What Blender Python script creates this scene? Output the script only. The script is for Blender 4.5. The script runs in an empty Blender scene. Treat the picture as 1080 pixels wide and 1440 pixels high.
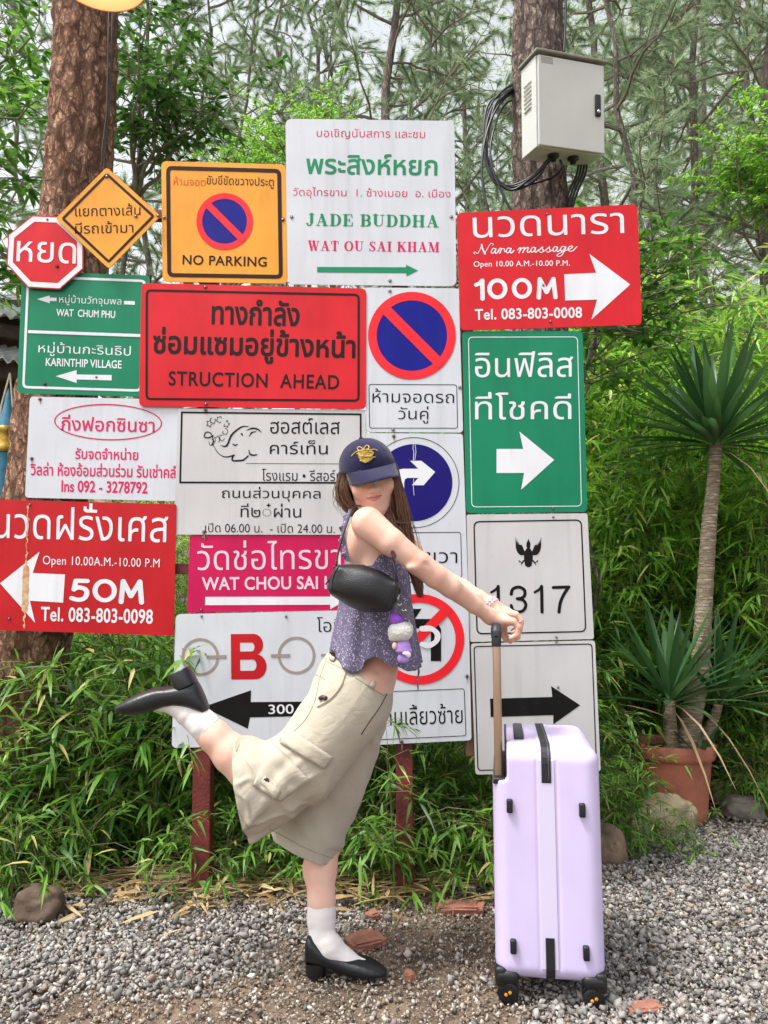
import bpy, bmesh, math, random
import numpy as np
from mathutils import Vector, Matrix, noise
from mathutils.bvhtree import BVHTree

# ------------------------------------------------------------------ camera, sky, sun, exposure
SC = bpy.context.scene
COL = SC.collection
FPX, CAM_H, PITCH = 1080.0, 1.06, math.radians(6.6)
_cam = bpy.data.cameras.new('camera')
_cam.sensor_fit = 'VERTICAL'; _cam.sensor_height = 36.0; _cam.sensor_width = 27.0
_cam.lens = 36.0 * FPX / 1440.0
_cam.clip_start = 0.05; _cam.clip_end = 400.0
_co = bpy.data.objects.new('camera', _cam); COL.objects.link(_co)
_co.location = (0, 0, CAM_H); _co.rotation_euler = (math.radians(90) + PITCH, 0, 0)
SC.camera = _co

SUN_EL, SUN_AZ = math.radians(64), math.radians(242)     # azimuth clockwise from +Y: high on the left behind the camera, through thin cloud
_w = bpy.data.worlds.new('World'); SC.world = _w; _w.use_nodes = True
_nt = _w.node_tree
_bg = _nt.nodes['Background']
_sky = _nt.nodes.new('ShaderNodeTexSky'); _sky.sky_type = 'NISHITA'; _sky.sun_disc = False
_sky.sun_elevation = SUN_EL; _sky.sun_rotation = SUN_AZ
_sky.air_density = 1.0; _sky.dust_density = 4.0; _sky.ozone_density = 1.0
_hs = _nt.nodes.new('ShaderNodeHueSaturation'); _hs.inputs['Saturation'].default_value = 0.24
_nt.links.new(_sky.outputs[0], _hs.inputs['Color']); _nt.links.new(_hs.outputs[0], _bg.inputs['Color'])
_bg.inputs['Strength'].default_value = 0.15
_sl = bpy.data.lights.new('sun', 'SUN'); _sl.energy = 1.5; _sl.angle = math.radians(12); _sl.color = (1.0, 0.965, 0.91)
_so = bpy.data.objects.new('sun', _sl); COL.objects.link(_so)
_d = Vector((math.sin(SUN_AZ) * math.cos(SUN_EL), math.cos(SUN_AZ) * math.cos(SUN_EL), math.sin(SUN_EL)))
_so.rotation_euler = (-_d).to_track_quat('-Z', 'Y').to_euler(); _so.location = _d * 30
SC.view_settings.view_transform = 'Standard'; SC.view_settings.look = 'None'
SC.view_settings.gamma = 1.0; SC.view_settings.use_curve_mapping = False
SC.view_settings.exposure = 1.14
SC.cycles.max_bounces = 8; SC.cycles.diffuse_bounces = 3; SC.cycles.transparent_max_bounces = 8
# ------------------------------------------------------------------ helpers
RNG = np.random.default_rng(7); random.seed(7)
PI = math.pi
_cp, _sp = math.cos(PITCH), math.sin(PITCH)

def P(x, y, Y):
    """world point seen at photo pixel (x, y) at distance Y in front of the camera"""
    u, v = (x - 540) / FPX, (720 - y) / FPX
    t = Y / (_cp - v * _sp)
    return Vector((u * t, Y, CAM_H + (_sp + v * _cp) * t))

def PG(x, y):
    """ground point (z = 0) at a photo pixel"""
    u, v = (x - 540) / FPX, (720 - y) / FPX
    t = -CAM_H / (_sp + v * _cp)
    return Vector((u * t, (_cp - v * _sp) * t, 0))

def mesh_np(name, V, Fq=None, Ft=None, smooth=False, attr=None):
    me = bpy.data.meshes.new(name)
    V = np.asarray(V, dtype=np.float32).reshape(-1, 3)
    parts = [np.asarray(f, dtype=np.int32) for f in (Fq, Ft) if f is not None and len(f)]
    nl = sum(p.size for p in parts); nf = sum(len(p) for p in parts)
    me.vertices.add(len(V)); me.vertices.foreach_set('co', V.ravel())
    me.loops.add(nl); me.polygons.add(nf)
    me.loops.foreach_set('vertex_index', np.concatenate([p.ravel() for p in parts]))
    tot = np.concatenate([np.full(len(p), p.shape[1], dtype=np.int32) for p in parts])
    st = np.zeros(nf, dtype=np.int32); st[1:] = np.cumsum(tot)[:-1]
    me.polygons.foreach_set('loop_start', st); me.polygons.foreach_set('loop_total', tot)
    if smooth: me.polygons.foreach_set('use_smooth', np.ones(nf, dtype=bool))
    if attr is not None:
        a = me.attributes.new('tone', 'FLOAT', 'POINT'); a.data.foreach_set('value', np.asarray(attr, dtype=np.float32))
    me.update(calc_edges=True)
    return me

def link(name, me, mat=None, parent=None):
    o = bpy.data.objects.new(name, me); COL.objects.link(o)
    if mat is not None and me is not None: me.materials.append(mat)
    if parent is not None: o.parent = parent
    return o

def obj(name, V, F, mat, parent=None, smooth=False):
    me = bpy.data.meshes.new(name); me.from_pydata([tuple(v) for v in V], [], F)
    if smooth: me.polygons.foreach_set('use_smooth', [True] * len(me.polygons))
    me.update()
    return link(name, me, mat, parent)

def tag(o, label=None, cat=None, group=None, kind=None):
    if label: o['label'] = label
    if cat: o['category'] = cat
    if group: o['group'] = group
    if kind: o['kind'] = kind
    return o

def thing(name, loc, label, cat, group=None, rotz=0.0):
    o = bpy.data.objects.new(name, None); COL.objects.link(o)
    o.location = loc; o.rotation_euler = (0, 0, rotz); o.empty_display_size = 0.1
    return tag(o, label, cat, group)

def copy_tree(o, parent=None):
    c = o.copy(); COL.objects.link(c)
    if parent is not None: c.parent = parent
    for ch in list(o.children): copy_tree(ch, c)
    return c

def fix_parent(o, parent):
    """parent keeping world coordinates for meshes built in world space"""
    o.parent = parent
    o.matrix_parent_inverse = Matrix.LocRotScale(parent.location, parent.rotation_euler, None).inverted()
    return o

class MB:
    """collects verts and faces of one mesh"""
    def __init__(s): s.V = []; s.F = []
    def add(s, V, F):
        n = len(s.V); s.V += [tuple(v) for v in V]; s.F += [tuple(i + n for i in f) for f in F]
    def box(s, c, size, rot=None, bev=0.0, seg=2):
        bm = bmesh.new(); bmesh.ops.create_cube(bm, size=1.0)
        bmesh.ops.scale(bm, vec=size, verts=bm.verts)
        if bev > 0: bmesh.ops.bevel(bm, geom=bm.edges[:], offset=bev, segments=seg, profile=0.5, affect='EDGES')
        M = Matrix.Translation(c) @ (rot.to_4x4() if rot is not None else Matrix())
        bmesh.ops.transform(bm, matrix=M, verts=bm.verts)
        bm.verts.index_update(); s.add([v.co[:] for v in bm.verts], [[v.index for v in f.verts] for f in bm.faces]); bm.free()
    def tube(s, pts, rad, n=8, cap=True):
        pts = [Vector(p) for p in pts]
        if not hasattr(rad, '__len__'): rad = [rad] * len(pts)
        T = []
        for i in range(len(pts)):
            t = pts[min(i + 1, len(pts) - 1)] - pts[max(i - 1, 0)]
            T.append(t.normalized() if t.length > 1e-9 else Vector((0, 0, 1)))
        a = Vector((0, 0, 1)) if abs(T[0].z) < 0.9 else Vector((1, 0, 0))
        N = (a - T[0] * a.dot(T[0])).normalized()
        V = []; F = []
        for i, p in enumerate(pts):
            N = (N - T[i] * N.dot(T[i]));  N = N.normalized() if N.length > 1e-6 else T[i].orthogonal().normalized()
            B = T[i].cross(N)
            for k in range(n):
                an = 2 * PI * k / n
                V.append(p + (N * math.cos(an) + B * math.sin(an)) * rad[i])
        for i in range(len(pts) - 1):
            for k in range(n):
                F.append((i * n + k, i * n + (k + 1) % n, (i + 1) * n + (k + 1) % n, (i + 1) * n + k))
        if cap:
            F.append(tuple(range(n - 1, -1, -1))); F.append(tuple((len(pts) - 1) * n + k for k in range(n)))
        s.add(V, F)
    def lathe(s, prof, c=(0, 0, 0), n=24, rot=None):
        V = []; F = []
        for r, z in prof:
            for k in range(n):
                v = Vector((r * math.cos(2 * PI * k / n), r * math.sin(2 * PI * k / n), z))
                if rot is not None: v = rot @ v
                V.append(v + Vector(c))
        for i in range(len(prof) - 1):
            for k in range(n):
                F.append((i * n + k, i * n + (k + 1) % n, (i + 1) * n + (k + 1) % n, (i + 1) * n + k))
        s.add(V, F)
    def build(s, name, mat, parent=None, smooth=True, autosmooth=None):
        o = obj(name, s.V, s.F, mat, None, smooth)
        if autosmooth is not None: sharp(o, autosmooth)
        if parent is not None: o.parent = parent
        return o

def sharp(o, deg=35):
    bm = bmesh.new(); bm.from_mesh(o.data); a = math.radians(deg)
    for e in bm.edges:
        e.smooth = not (len(e.link_faces) == 2 and e.calc_face_angle(0) > a)
    bm.to_mesh(o.data); bm.free()

def spline(pts, n):
    """Catmull-Rom through pts (tuples of any length)"""
    A = np.array(pts, float); m = len(A); out = []
    A = np.vstack([2 * A[0] - A[1], A, 2 * A[-1] - A[-2]])
    for i in range(n):
        t = i / (n - 1) * (m - 1); k = min(int(t), m - 2); t -= k
        p0, p1, p2, p3 = A[k:k + 4]
        out.append(0.5 * (2 * p1 + (p2 - p0) * t + (2 * p0 - 5 * p1 + 4 * p2 - p3) * t * t + (3 * p1 - p0 - 3 * p2 + p3) * t ** 3))
    return np.array(out)

# ------------------------------------------------------------------ materials
def mat(name, col, rough=0.6, metal=0.0, var=0.0, vscale=8.0, bump=0.0, bscale=60.0, spec=0.5, coat=0.0, col2=None, sheen=0.0, sss=0.0, detail=4.0):
    m = bpy.data.materials.new(name); m.use_nodes = True
    nt = m.node_tree; b = nt.nodes['Principled BSDF']
    b.inputs['Base Color'].default_value = (*col, 1); b.inputs['Roughness'].default_value = rough
    b.inputs['Metallic'].default_value = metal; b.inputs['Specular IOR Level'].default_value = spec
    b.inputs['Coat Weight'].default_value = coat; b.inputs['Sheen Weight'].default_value = sheen
    if sss: b.inputs['Subsurface Weight'].default_value = sss; b.inputs['Subsurface Radius'].default_value = (0.012, 0.005, 0.003); b.inputs['Subsurface Scale'].default_value = 0.6
    tc = nt.nodes.new('ShaderNodeTexCoord')
    if var > 0 or col2 is not None:
        n = nt.nodes.new('ShaderNodeTexNoise'); n.inputs['Scale'].default_value = vscale; n.inputs['Detail'].default_value = detail
        nt.links.new(tc.outputs['Object'], n.inputs['Vector'])
        r = nt.nodes.new('ShaderNodeValToRGB')
        c2 = col2 if col2 is not None else tuple(c * (1 - var) for c in col)
        r.color_ramp.elements[0].position = 0.35; r.color_ramp.elements[1].position = 0.68
        r.color_ramp.elements[0].color = (*c2, 1); r.color_ramp.elements[1].color = (*col, 1)
        nt.links.new(n.outputs['Fac'], r.inputs['Fac']); nt.links.new(r.outputs['Color'], b.inputs['Base Color'])
    if bump > 0:
        n2 = nt.nodes.new('ShaderNodeTexNoise'); n2.inputs['Scale'].default_value = bscale; n2.inputs['Detail'].default_value = 5
        nt.links.new(tc.outputs['Object'], n2.inputs['Vector'])
        bp = nt.nodes.new('ShaderNodeBump'); bp.inputs['Strength'].default_value = bump; bp.inputs['Distance'].default_value = 0.01
        nt.links.new(n2.outputs['Fac'], bp.inputs['Height']); nt.links.new(bp.outputs['Normal'], b.inputs['Normal'])
    return m

def nodes_of(m): return m.node_tree.nodes, m.node_tree.links, m.node_tree.nodes['Principled BSDF']

def srgb(r, g, b):
    f = lambda c: (c / 255 / 12.92) if c <= 10.3 else ((c / 255 + 0.055) / 1.055) ** 2.4
    return (f(r), f(g), f(b))

def leaf_mat(name, c1, c2, c3=None, trans=0.35, rough=0.45, spec=0.35):
    """leaf colour varies per leaf (random per island), with light passing through"""
    m = bpy.data.materials.new(name); m.use_nodes = True
    nd, lk, b = nodes_of(m)
    g = nd.new('ShaderNodeNewGeometry'); r = nd.new('ShaderNodeValToRGB')
    r.color_ramp.elements[0].color = (*c1, 1); r.color_ramp.elements[1].color = (*c2, 1); r.color_ramp.elements[1].position = 0.94
    if c3:
        e = r.color_ramp.elements.new(0.975); e.color = (*c3, 1)
    lk.new(g.outputs['Random Per Island'], r.inputs['Fac'])
    lk.new(r.outputs['Color'], b.inputs['Base Color'])
    b.inputs['Roughness'].default_value = rough; b.inputs['Specular IOR Level'].default_value = spec
    tr = nd.new('ShaderNodeBsdfTranslucent'); mx = nd.new('ShaderNodeMixShader'); mx.inputs[0].default_value = trans
    hs = nd.new('ShaderNodeHueSaturation'); hs.inputs['Value'].default_value = 1.5; hs.inputs['Hue'].default_value = 0.485
    lk.new(r.outputs['Color'], hs.inputs['Color']); lk.new(hs.outputs[0], tr.inputs['Color'])
    out = nd['Material Output']
    lk.new(b.outputs[0], mx.inputs[1]); lk.new(tr.outputs[0], mx.inputs[2]); lk.new(mx.outputs[0], out.inputs['Surface'])
    return m

# ------------------------------------------------------------------ implicit surfaces (one smooth continuous mesh)
class SDF:
    def __init__(s, lo, hi, h):
        s.lo = np.array(lo, float); s.h = h
        s.n = np.ceil((np.array(hi, float) - s.lo) / h).astype(int) + 1
        s.f = np.full(s.n, 0.5, dtype=np.float32)
    def _win(s, lo, hi):
        a = np.clip(np.floor((np.array(lo) - s.lo) / s.h).astype(int), 0, s.n - 1)
        b = np.clip(np.ceil((np.array(hi) - s.lo) / s.h).astype(int) + 1, 1, s.n)
        ax = [(s.lo[i] + s.h * np.arange(a[i], b[i])).astype(np.float32) for i in range(3)]
        return a, b, np.meshgrid(*ax, indexing='ij', sparse=True)
    def _mix(s, a, b, d, k, sub=False):
        w = s.f[a[0]:b[0], a[1]:b[1], a[2]:b[2]]
        if sub:
            d = -d; h = np.clip(0.5 - 0.5 * (w - d) / k, 0, 1); w[...] = w * (1 - h) + d * h + k * h * (1 - h)
        else:
            h = np.clip(0.5 + 0.5 * (d - w) / k, 0, 1); w[...] = d * (1 - h) + w * h - k * h * (1 - h)
    def cap(s, p, q, r0, r1, k=0.01, sub=False):
        p = np.array(p, float); q = np.array(q, float); m = max(r0, r1) + 2.5 * k + 2 * s.h
        a, b, (X, Y, Z) = s._win(np.minimum(p, q) - m, np.maximum(p, q) + m)
        if np.any(b <= a): return
        d = q - p; L = max(float(d @ d), 1e-12)
        t = np.clip(((X - p[0]) * d[0] + (Y - p[1]) * d[1] + (Z - p[2]) * d[2]) / L, 0, 1)
        dist = np.sqrt((X - p[0] - t * d[0]) ** 2 + (Y - p[1] - t * d[1]) ** 2 + (Z - p[2] - t * d[2]) ** 2) - (r0 + (r1 - r0) * t)
        s._mix(a, b, dist, k, sub)
    def chain(s, pts, rad, k=0.01):
        for i in range(len(pts) - 1): s.cap(pts[i], pts[i + 1], rad[i], rad[i + 1], k)
    def ell(s, c, r, R=None, k=0.01, sub=False):
        c = np.array(c, float); r = np.array(r, float); m = r.max() + 2.5 * k + 2 * s.h
        a, b, (X, Y, Z) = s._win(c - m, c + m)
        if np.any(b <= a): return
        X = X - c[0]; Y = Y - c[1]; Z = Z - c[2]
        if R is not None:
            M = np.array(R)[:3, :3].T
            X, Y, Z = (M[i, 0] * X + M[i, 1] * Y + M[i, 2] * Z for i in range(3))
        k0 = np.sqrt((X / r[0]) ** 2 + (Y / r[1]) ** 2 + (Z / r[2]) ** 2)
        k1 = np.sqrt((X / r[0] ** 2) ** 2 + (Y / r[1] ** 2) ** 2 + (Z / r[2] ** 2) ** 2)
        s._mix(a, b, k0 * (k0 - 1) / np.maximum(k1, 1e-6), k, sub)
    def rbox(s, c, half, rad, R=None, k=0.01, sub=False):
        c = np.array(c, float); m = float(np.linalg.norm(half)) + 2.5 * k + 2 * s.h
        a, b, (X, Y, Z) = s._win(c - m, c + m)
        if np.any(b <= a): return
        X = X - c[0]; Y = Y - c[1]; Z = Z - c[2]
        if R is not None:
            M = np.array(R)[:3, :3].T
            X, Y, Z = (M[i, 0] * X + M[i, 1] * Y + M[i, 2] * Z for i in range(3))
        q = [np.abs(A) - (hh - rad) for A, hh in zip((X, Y, Z), half)]
        d = np.sqrt(sum(np.maximum(A, 0) ** 2 for A in q)) + np.minimum(np.maximum(np.maximum(q[0], q[1]), q[2]), 0) - rad
        s._mix(a, b, d, k, sub)
    def plane(s, p, n, k=0.004):
        """keep the side the normal points away from"""
        n = np.array(n, float); n /= np.linalg.norm(n)
        ax = [(s.lo[i] + s.h * np.arange(s.n[i])).astype(np.float32) for i in range(3)]
        X, Y, Z = np.meshgrid(*ax, indexing='ij', sparse=True)
        d = (X - p[0]) * n[0] + (Y - p[1]) * n[1] + (Z - p[2]) * n[2]
        s._mix((0, 0, 0), s.n, -d, k, True)
    def mesh(s, relax=1):
        f = s.f; ins = f < 0
        n = s.n - 1
        cnt = np.zeros(n, dtype=np.int8)
        for dx in (0, 1):
            for dy in (0, 1):
                for dz in (0, 1):
                    cnt += ins[dx:dx + n[0], dy:dy + n[1], dz:dz + n[2]]
        act = (cnt > 0) & (cnt < 8)
        I, J, K = np.nonzero(act)
        idx = np.full(n, -1, dtype=np.int32); idx[I, J, K] = np.arange(len(I))
        c = np.stack([f[I + (i & 1), J + ((i >> 1) & 1), K + ((i >> 2) & 1)] for i in range(8)], 1)
        acc = np.zeros((len(I), 3)); num = np.zeros(len(I))
        for i in range(8):
            for ax in range(3):
                j = i | (1 << ax)
                if j == i: continue
                fa, fb = c[:, i], c[:, j]; x = (fa < 0) != (fb < 0)
                t = np.where(x, fa / np.where(fa == fb, 1, fa - fb), 0)
                p = np.array([i & 1, (i >> 1) & 1, (i >> 2) & 1], float)[None].repeat(len(I), 0); p[:, ax] += t
                acc += p * x[:, None]; num += x
        V = (np.stack([I, J, K], 1) + acc / np.maximum(num, 1)[:, None]) * s.h + s.lo
        Q = []
        for ax in range(3):
            o1, o2 = [(1, 2), (2, 0), (0, 1)][ax]
            sl = [slice(1, n[i]) for i in range(3)]; sl[ax] = slice(0, n[ax])
            A = ins[tuple(sl)]; sl2 = list(sl); sl2[ax] = slice(1, n[ax] + 1); B = ins[tuple(sl2)]
            E = np.argwhere(A != B)
            if len(E) == 0: continue
            off = np.array([1, 1, 1]); off[ax] = 0; E = E + off
            d1 = np.zeros(3, int); d1[o1] = 1; d2 = np.zeros(3, int); d2[o2] = 1
            q = np.stack([idx[tuple((E - d1 - d2).T)], idx[tuple((E - d2).T)], idx[tuple(E.T)], idx[tuple((E - d1).T)]], 1)
            flip = ~ins[tuple(E.T)]
            q[flip] = q[flip][:, ::-1]
            Q.append(q)
        Q = np.concatenate(Q)
        Q = Q[(Q >= 0).all(1)]
        for _ in range(relax):
            a2 = np.zeros_like(V); w = np.zeros(len(V))
            for i in range(4):
                np.add.at(a2, Q[:, i], V[Q[:, (i + 1) % 4]]); np.add.at(w, Q[:, i], 1)
                np.add.at(a2, Q[:, (i + 1) % 4], V[Q[:, i]]); np.add.at(w, Q[:, (i + 1) % 4], 1)
            V = 0.5 * V + 0.5 * a2 / np.maximum(w, 1)[:, None]
        return V, Q

# ------------------------------------------------------------------ flat lettering and marks (2-D distance field -> mesh)
def fill2d(F, x0, y0, h, iso):
    """polygons of the region F < iso on a grid F[ix, iy]"""
    F = F - iso; ins = F < 0
    V = []; Fc = []
    nx, ny = F.shape
    c = ins[:-1, :-1].astype(int) + ins[1:, :-1] + ins[1:, 1:] + ins[:-1, 1:]
    full = c == 4
    for j in range(ny - 1):
        row = full[:, j]; i = 0
        idx = np.flatnonzero(np.diff(np.concatenate([[0], row.astype(np.int8), [0]])))
        for a, b in zip(idx[::2], idx[1::2]):
            n = len(V); ya, yb = y0 + j * h, y0 + (j + 1) * h; xa, xb = x0 + a * h, x0 + b * h
            V += [(xa, ya), (xb, ya), (xb, yb), (xa, yb)]; Fc.append((n, n + 1, n + 2, n + 3))
    for i, j in np.argwhere((c > 0) & (c < 4)):
        cs = ((i, j), (i + 1, j), (i + 1, j + 1), (i, j + 1)); poly = []
        for k in range(4):
            a, b = cs[k], cs[(k + 1) % 4]; fa, fb = F[a], F[b]
            if fa < 0: poly.append(a)
            if (fa < 0) != (fb < 0):
                t = fa / (fa - fb); poly.append((a[0] + (b[0] - a[0]) * t, a[1] + (b[1] - a[1]) * t))
        if len(poly) >= 3:
            n = len(V); V += [(x0 + p[0] * h, y0 + p[1] * h) for p in poly]; Fc.append(tuple(range(n, n + len(poly))))
    return np.array(V), Fc

def seg_field(S, W, lo, hi, h, signed=False, real=None):
    """distance (minus half width W) to segments S (n,4); signed by winding when asked"""
    nx = int((hi[0] - lo[0]) / h) + 2; ny = int((hi[1] - lo[1]) / h) + 2
    F = np.full((nx, ny), 9.0); ys = lo[1] + h * np.arange(ny)
    ch = 16; mg = 0.25 if signed else float(np.max(W)) + 3 * h
    for i0 in range(0, nx, ch):
        xs = lo[0] + h * np.arange(i0, min(i0 + ch, nx))
        xa = np.minimum(S[:, 0], S[:, 2]); xb = np.maximum(S[:, 0], S[:, 2])
        m = (xb > xs[0] - mg) & (xa < xs[-1] + mg)
        s = S[m]
        if len(s) == 0: continue
        PX, PY = np.meshgrid(xs, ys, indexing='ij'); PX = PX[..., None]; PY = PY[..., None]
        ax, ay, bx, by = s.T; dx, dy = bx - ax, by - ay
        t = np.clip(((PX - ax) * dx + (PY - ay) * dy) / np.maximum(dx * dx + dy * dy, 1e-12), 0, 1)
        D = np.sqrt((PX - ax - t * dx) ** 2 + (PY - ay - t * dy) ** 2)
        if signed:
            up = (ax <= PX) & (bx > PX); dn = (bx <= PX) & (ax > PX)
            yc = ay + (PX - ax) * dy / np.where(np.abs(dx) < 1e-12, 1e-12, dx)
            wn = ((up & (yc > PY)).astype(int) - (dn & (yc > PY))).sum(-1)
            if real is not None: D = np.where(real[m], D, 9.0)
            F[i0:i0 + ch] = D.min(-1) * np.where(wn != 0, -1, 1)
        else:
            w = W[m]
            F[i0:i0 + ch] = (D - w).min(-1)
    return F

def text2d(s, bold=0.0, spacing=1.0, res=64):
    c = bpy.data.curves.new('lettering', 'FONT'); c.body = s; c.fill_mode = 'NONE'; c.resolution_u = 5; c.space_character = spacing
    o = bpy.data.objects.new('lettering', c); COL.objects.link(o)
    dg = bpy.context.evaluated_depsgraph_get(); dg.update()
    me = o.evaluated_get(dg).to_mesh()
    co = np.zeros(len(me.vertices) * 3); me.vertices.foreach_get('co', co); co = co.reshape(-1, 3)[:, :2]
    ed = np.zeros(len(me.edges) * 2, dtype=int); me.edges.foreach_get('vertices', ed); ed = ed.reshape(-1, 2)
    # orient: consecutive indices run along a contour, the closing edge joins last to first
    big = np.abs(ed[:, 0] - ed[:, 1]) > 1
    e2 = np.sort(ed, 1); e2[big] = e2[big][:, ::-1]
    S = np.concatenate([co[e2[:, 0]], co[e2[:, 1]]], 1)
    o.evaluated_get(dg).to_mesh_clear(); bpy.data.objects.remove(o); bpy.data.curves.remove(c)
    md = (S[:, :2] + S[:, 2:]) / 2; nr = S[:, 2:] - S[:, :2]; nr = np.stack([-nr[:, 1], nr[:, 0]], 1); nr /= np.maximum(np.linalg.norm(nr, axis=1, keepdims=True), 1e-9)
    def wind(Pt):
        out = np.zeros(len(Pt), int)
        for i0 in range(0, len(Pt), 400):
            X, Y = Pt[i0:i0 + 400, 0][:, None], Pt[i0:i0 + 400, 1][:, None]; ax, ay, bx, by = S.T
            yc = ay + (X - ax) * (by - ay) / np.where(np.abs(bx - ax) < 1e-12, 1e-12, bx - ax)
            out[i0:i0 + 400] = (((ax <= X) & (bx > X) & (yc > Y)).astype(int) - ((bx <= X) & (ax > X) & (yc > Y))).sum(1)
        return out
    real = (wind(md + nr * 0.0013) != 0) != (wind(md - nr * 0.0013) != 0)
    h = 1.0 / res; b = bold * 0.62 - 0.0045
    lo = S.reshape(-1, 2).min(0) - b - 2 * h; hi = S.reshape(-1, 2).max(0) + b + 2 * h
    F = seg_field(S, None, lo, hi, h, True, real)
    return fill2d(F, lo[0], lo[1], h, b)

def contours2d(cs, h):
    S = np.concatenate([np.concatenate([np.array(c, float), np.roll(np.array(c, float), -1, 0)], 1) for c in cs])
    lo = S.reshape(-1, 2).min(0) - 2 * h; hi = S.reshape(-1, 2).max(0) + 2 * h
    return fill2d(seg_field(S, None, lo, hi, h, True), lo[0], lo[1], h, 0.0)

def strokes2d(paths, h):
    """paths: list of (points, width or widths) in photo pixels -> filled mesh"""
    S = []; W = []
    for pts, w in paths:
        w = w if hasattr(w, '__len__') else [w] * len(pts)
        for i in range(len(pts) - 1):
            n = 1 if abs(w[i] - w[i + 1]) < 1e-6 else 3
            for k in range(n):
                a, b = k / n, (k + 1) / n
                p, q = np.array(pts[i], float), np.array(pts[i + 1], float)
                S.append((*(p + (q - p) * a), *(p + (q - p) * b))); W.append((w[i] + (w[i + 1] - w[i]) * (a + b) / 2) / 2)
    S = np.array(S); W = np.array(W); m = W.max() + 2 * h
    lo = S.reshape(-1, 2).min(0) - m; hi = S.reshape(-1, 2).max(0) + m
    return fill2d(seg_field(S, W, lo, hi, h), lo[0], lo[1], h, 0.0)
# ------------------------------------------------------------------ ground, gravel, litter
def ground_z(x, y):
    r = np.maximum(np.asarray(y, float) - 4.9, 0.0)
    return 0.22 * r * r / (r + 2.0) + 0.035 * np.clip(r, 0, 1) * np.sin(np.asarray(x) * 1.3 + y)

M_GROUND = mat('trodden_dirt', srgb(138, 121, 103), 0.95, var=0.4, vscale=5, bump=0.6, bscale=70, col2=srgb(84, 72, 62), spec=0.2, detail=9)
def _ground():
    xs = np.concatenate([np.linspace(-45, -3.2, 18), np.linspace(-3, 3.4, 130), np.linspace(3.7, 45, 18)])
    ys = np.concatenate([np.linspace(-12, 1.3, 10), np.linspace(1.4, 5.4, 110), np.linspace(5.7, 80, 40)])
    X, Y = np.meshgrid(xs, ys, indexing='ij')
    Z = ground_z(X, Y)
    for i in range(len(xs)):
        for j in range(len(ys)):
            if -3.2 < xs[i] < 3.5 and 1.3 < ys[j] < 5.5:
                Z[i, j] += 0.012 * noise.noise((xs[i] * 2.2, ys[j] * 2.2, 3.1)) + 0.004 * noise.noise((xs[i] * 13, ys[j] * 13, 0.7)) - 0.006
    nx, ny = X.shape; I = np.arange(nx * ny).reshape(nx, ny)
    Q = np.stack([I[:-1, :-1].ravel(), I[1:, :-1].ravel(), I[1:, 1:].ravel(), I[:-1, 1:].ravel()], 1)
    tag(link('ground', mesh_np('ground', np.stack([X, Y, Z], -1), Q, smooth=True), M_GROUND), 'trodden brown dirt running back into the wood', kind='structure')
_ground()

def stone_templates(n, k, seed=3):
    rg = np.random.default_rng(seed); T = []
    for _ in range(n):
        p = rg.normal(size=(k, 3)); p /= np.linalg.norm(p, axis=1)[:, None]; p *= rg.uniform(0.8, 1.1, (k, 1)); p *= (1, rg.uniform(0.6, 0.95), rg.uniform(0.42, 0.72))
        bm = bmesh.new(); vs = [bm.verts.new(v) for v in p]; r = bmesh.ops.convex_hull(bm, input=vs)
        bmesh.ops.delete(bm, geom=[v for v in bm.verts if not v.link_faces], context='VERTS'); bm.verts.index_update()
        T.append((np.array([v.co[:] for v in bm.verts]), np.array([[v.index for v in f.verts] for f in bm.faces]))); bm.free()
    return T

def scatter(T, pos, size, seed=5, tilt=0.7):
    rg = np.random.default_rng(seed); V = []; F = []; A = []; off = 0
    which = rg.integers(0, len(T), len(pos))
    for t, (tv, tf) in enumerate(T):
        m = which == t; p = pos[m]; n = len(p)
        if n == 0: continue
        az = rg.uniform(0, 2 * PI, n); ax = rg.normal(0, tilt, n); ay = rg.normal(0, tilt, n)
        ca, sa, cx, sx, cy, sy = np.cos(az), np.sin(az), np.cos(ax), np.sin(ax), np.cos(ay), np.sin(ay)
        Z0 = np.zeros(n); O = np.ones(n)
        Rz = np.stack([ca, -sa, Z0, sa, ca, Z0, Z0, Z0, O], 1).reshape(n, 3, 3)
        Rx = np.stack([O, Z0, Z0, Z0, cx, -sx, Z0, sx, cx], 1).reshape(n, 3, 3)
        Ry = np.stack([cy, Z0, sy, Z0, O, Z0, -sy, Z0, cy], 1).reshape(n, 3, 3)
        R = Rz @ Rx @ Ry
        v = np.einsum('nij,kj->nki', R, tv) * size[m][:, None, None] + p[:, None, :]
        V.append(v.reshape(-1, 3)); F.append((tf[None] + (np.arange(n) * len(tv))[:, None, None] + off).reshape(-1, 3)); off += n * len(tv)
        A.append(np.repeat(rg.uniform(0, 1, n), len(tv)))
    return np.concatenate(V), np.concatenate(F), np.concatenate(A)

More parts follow.
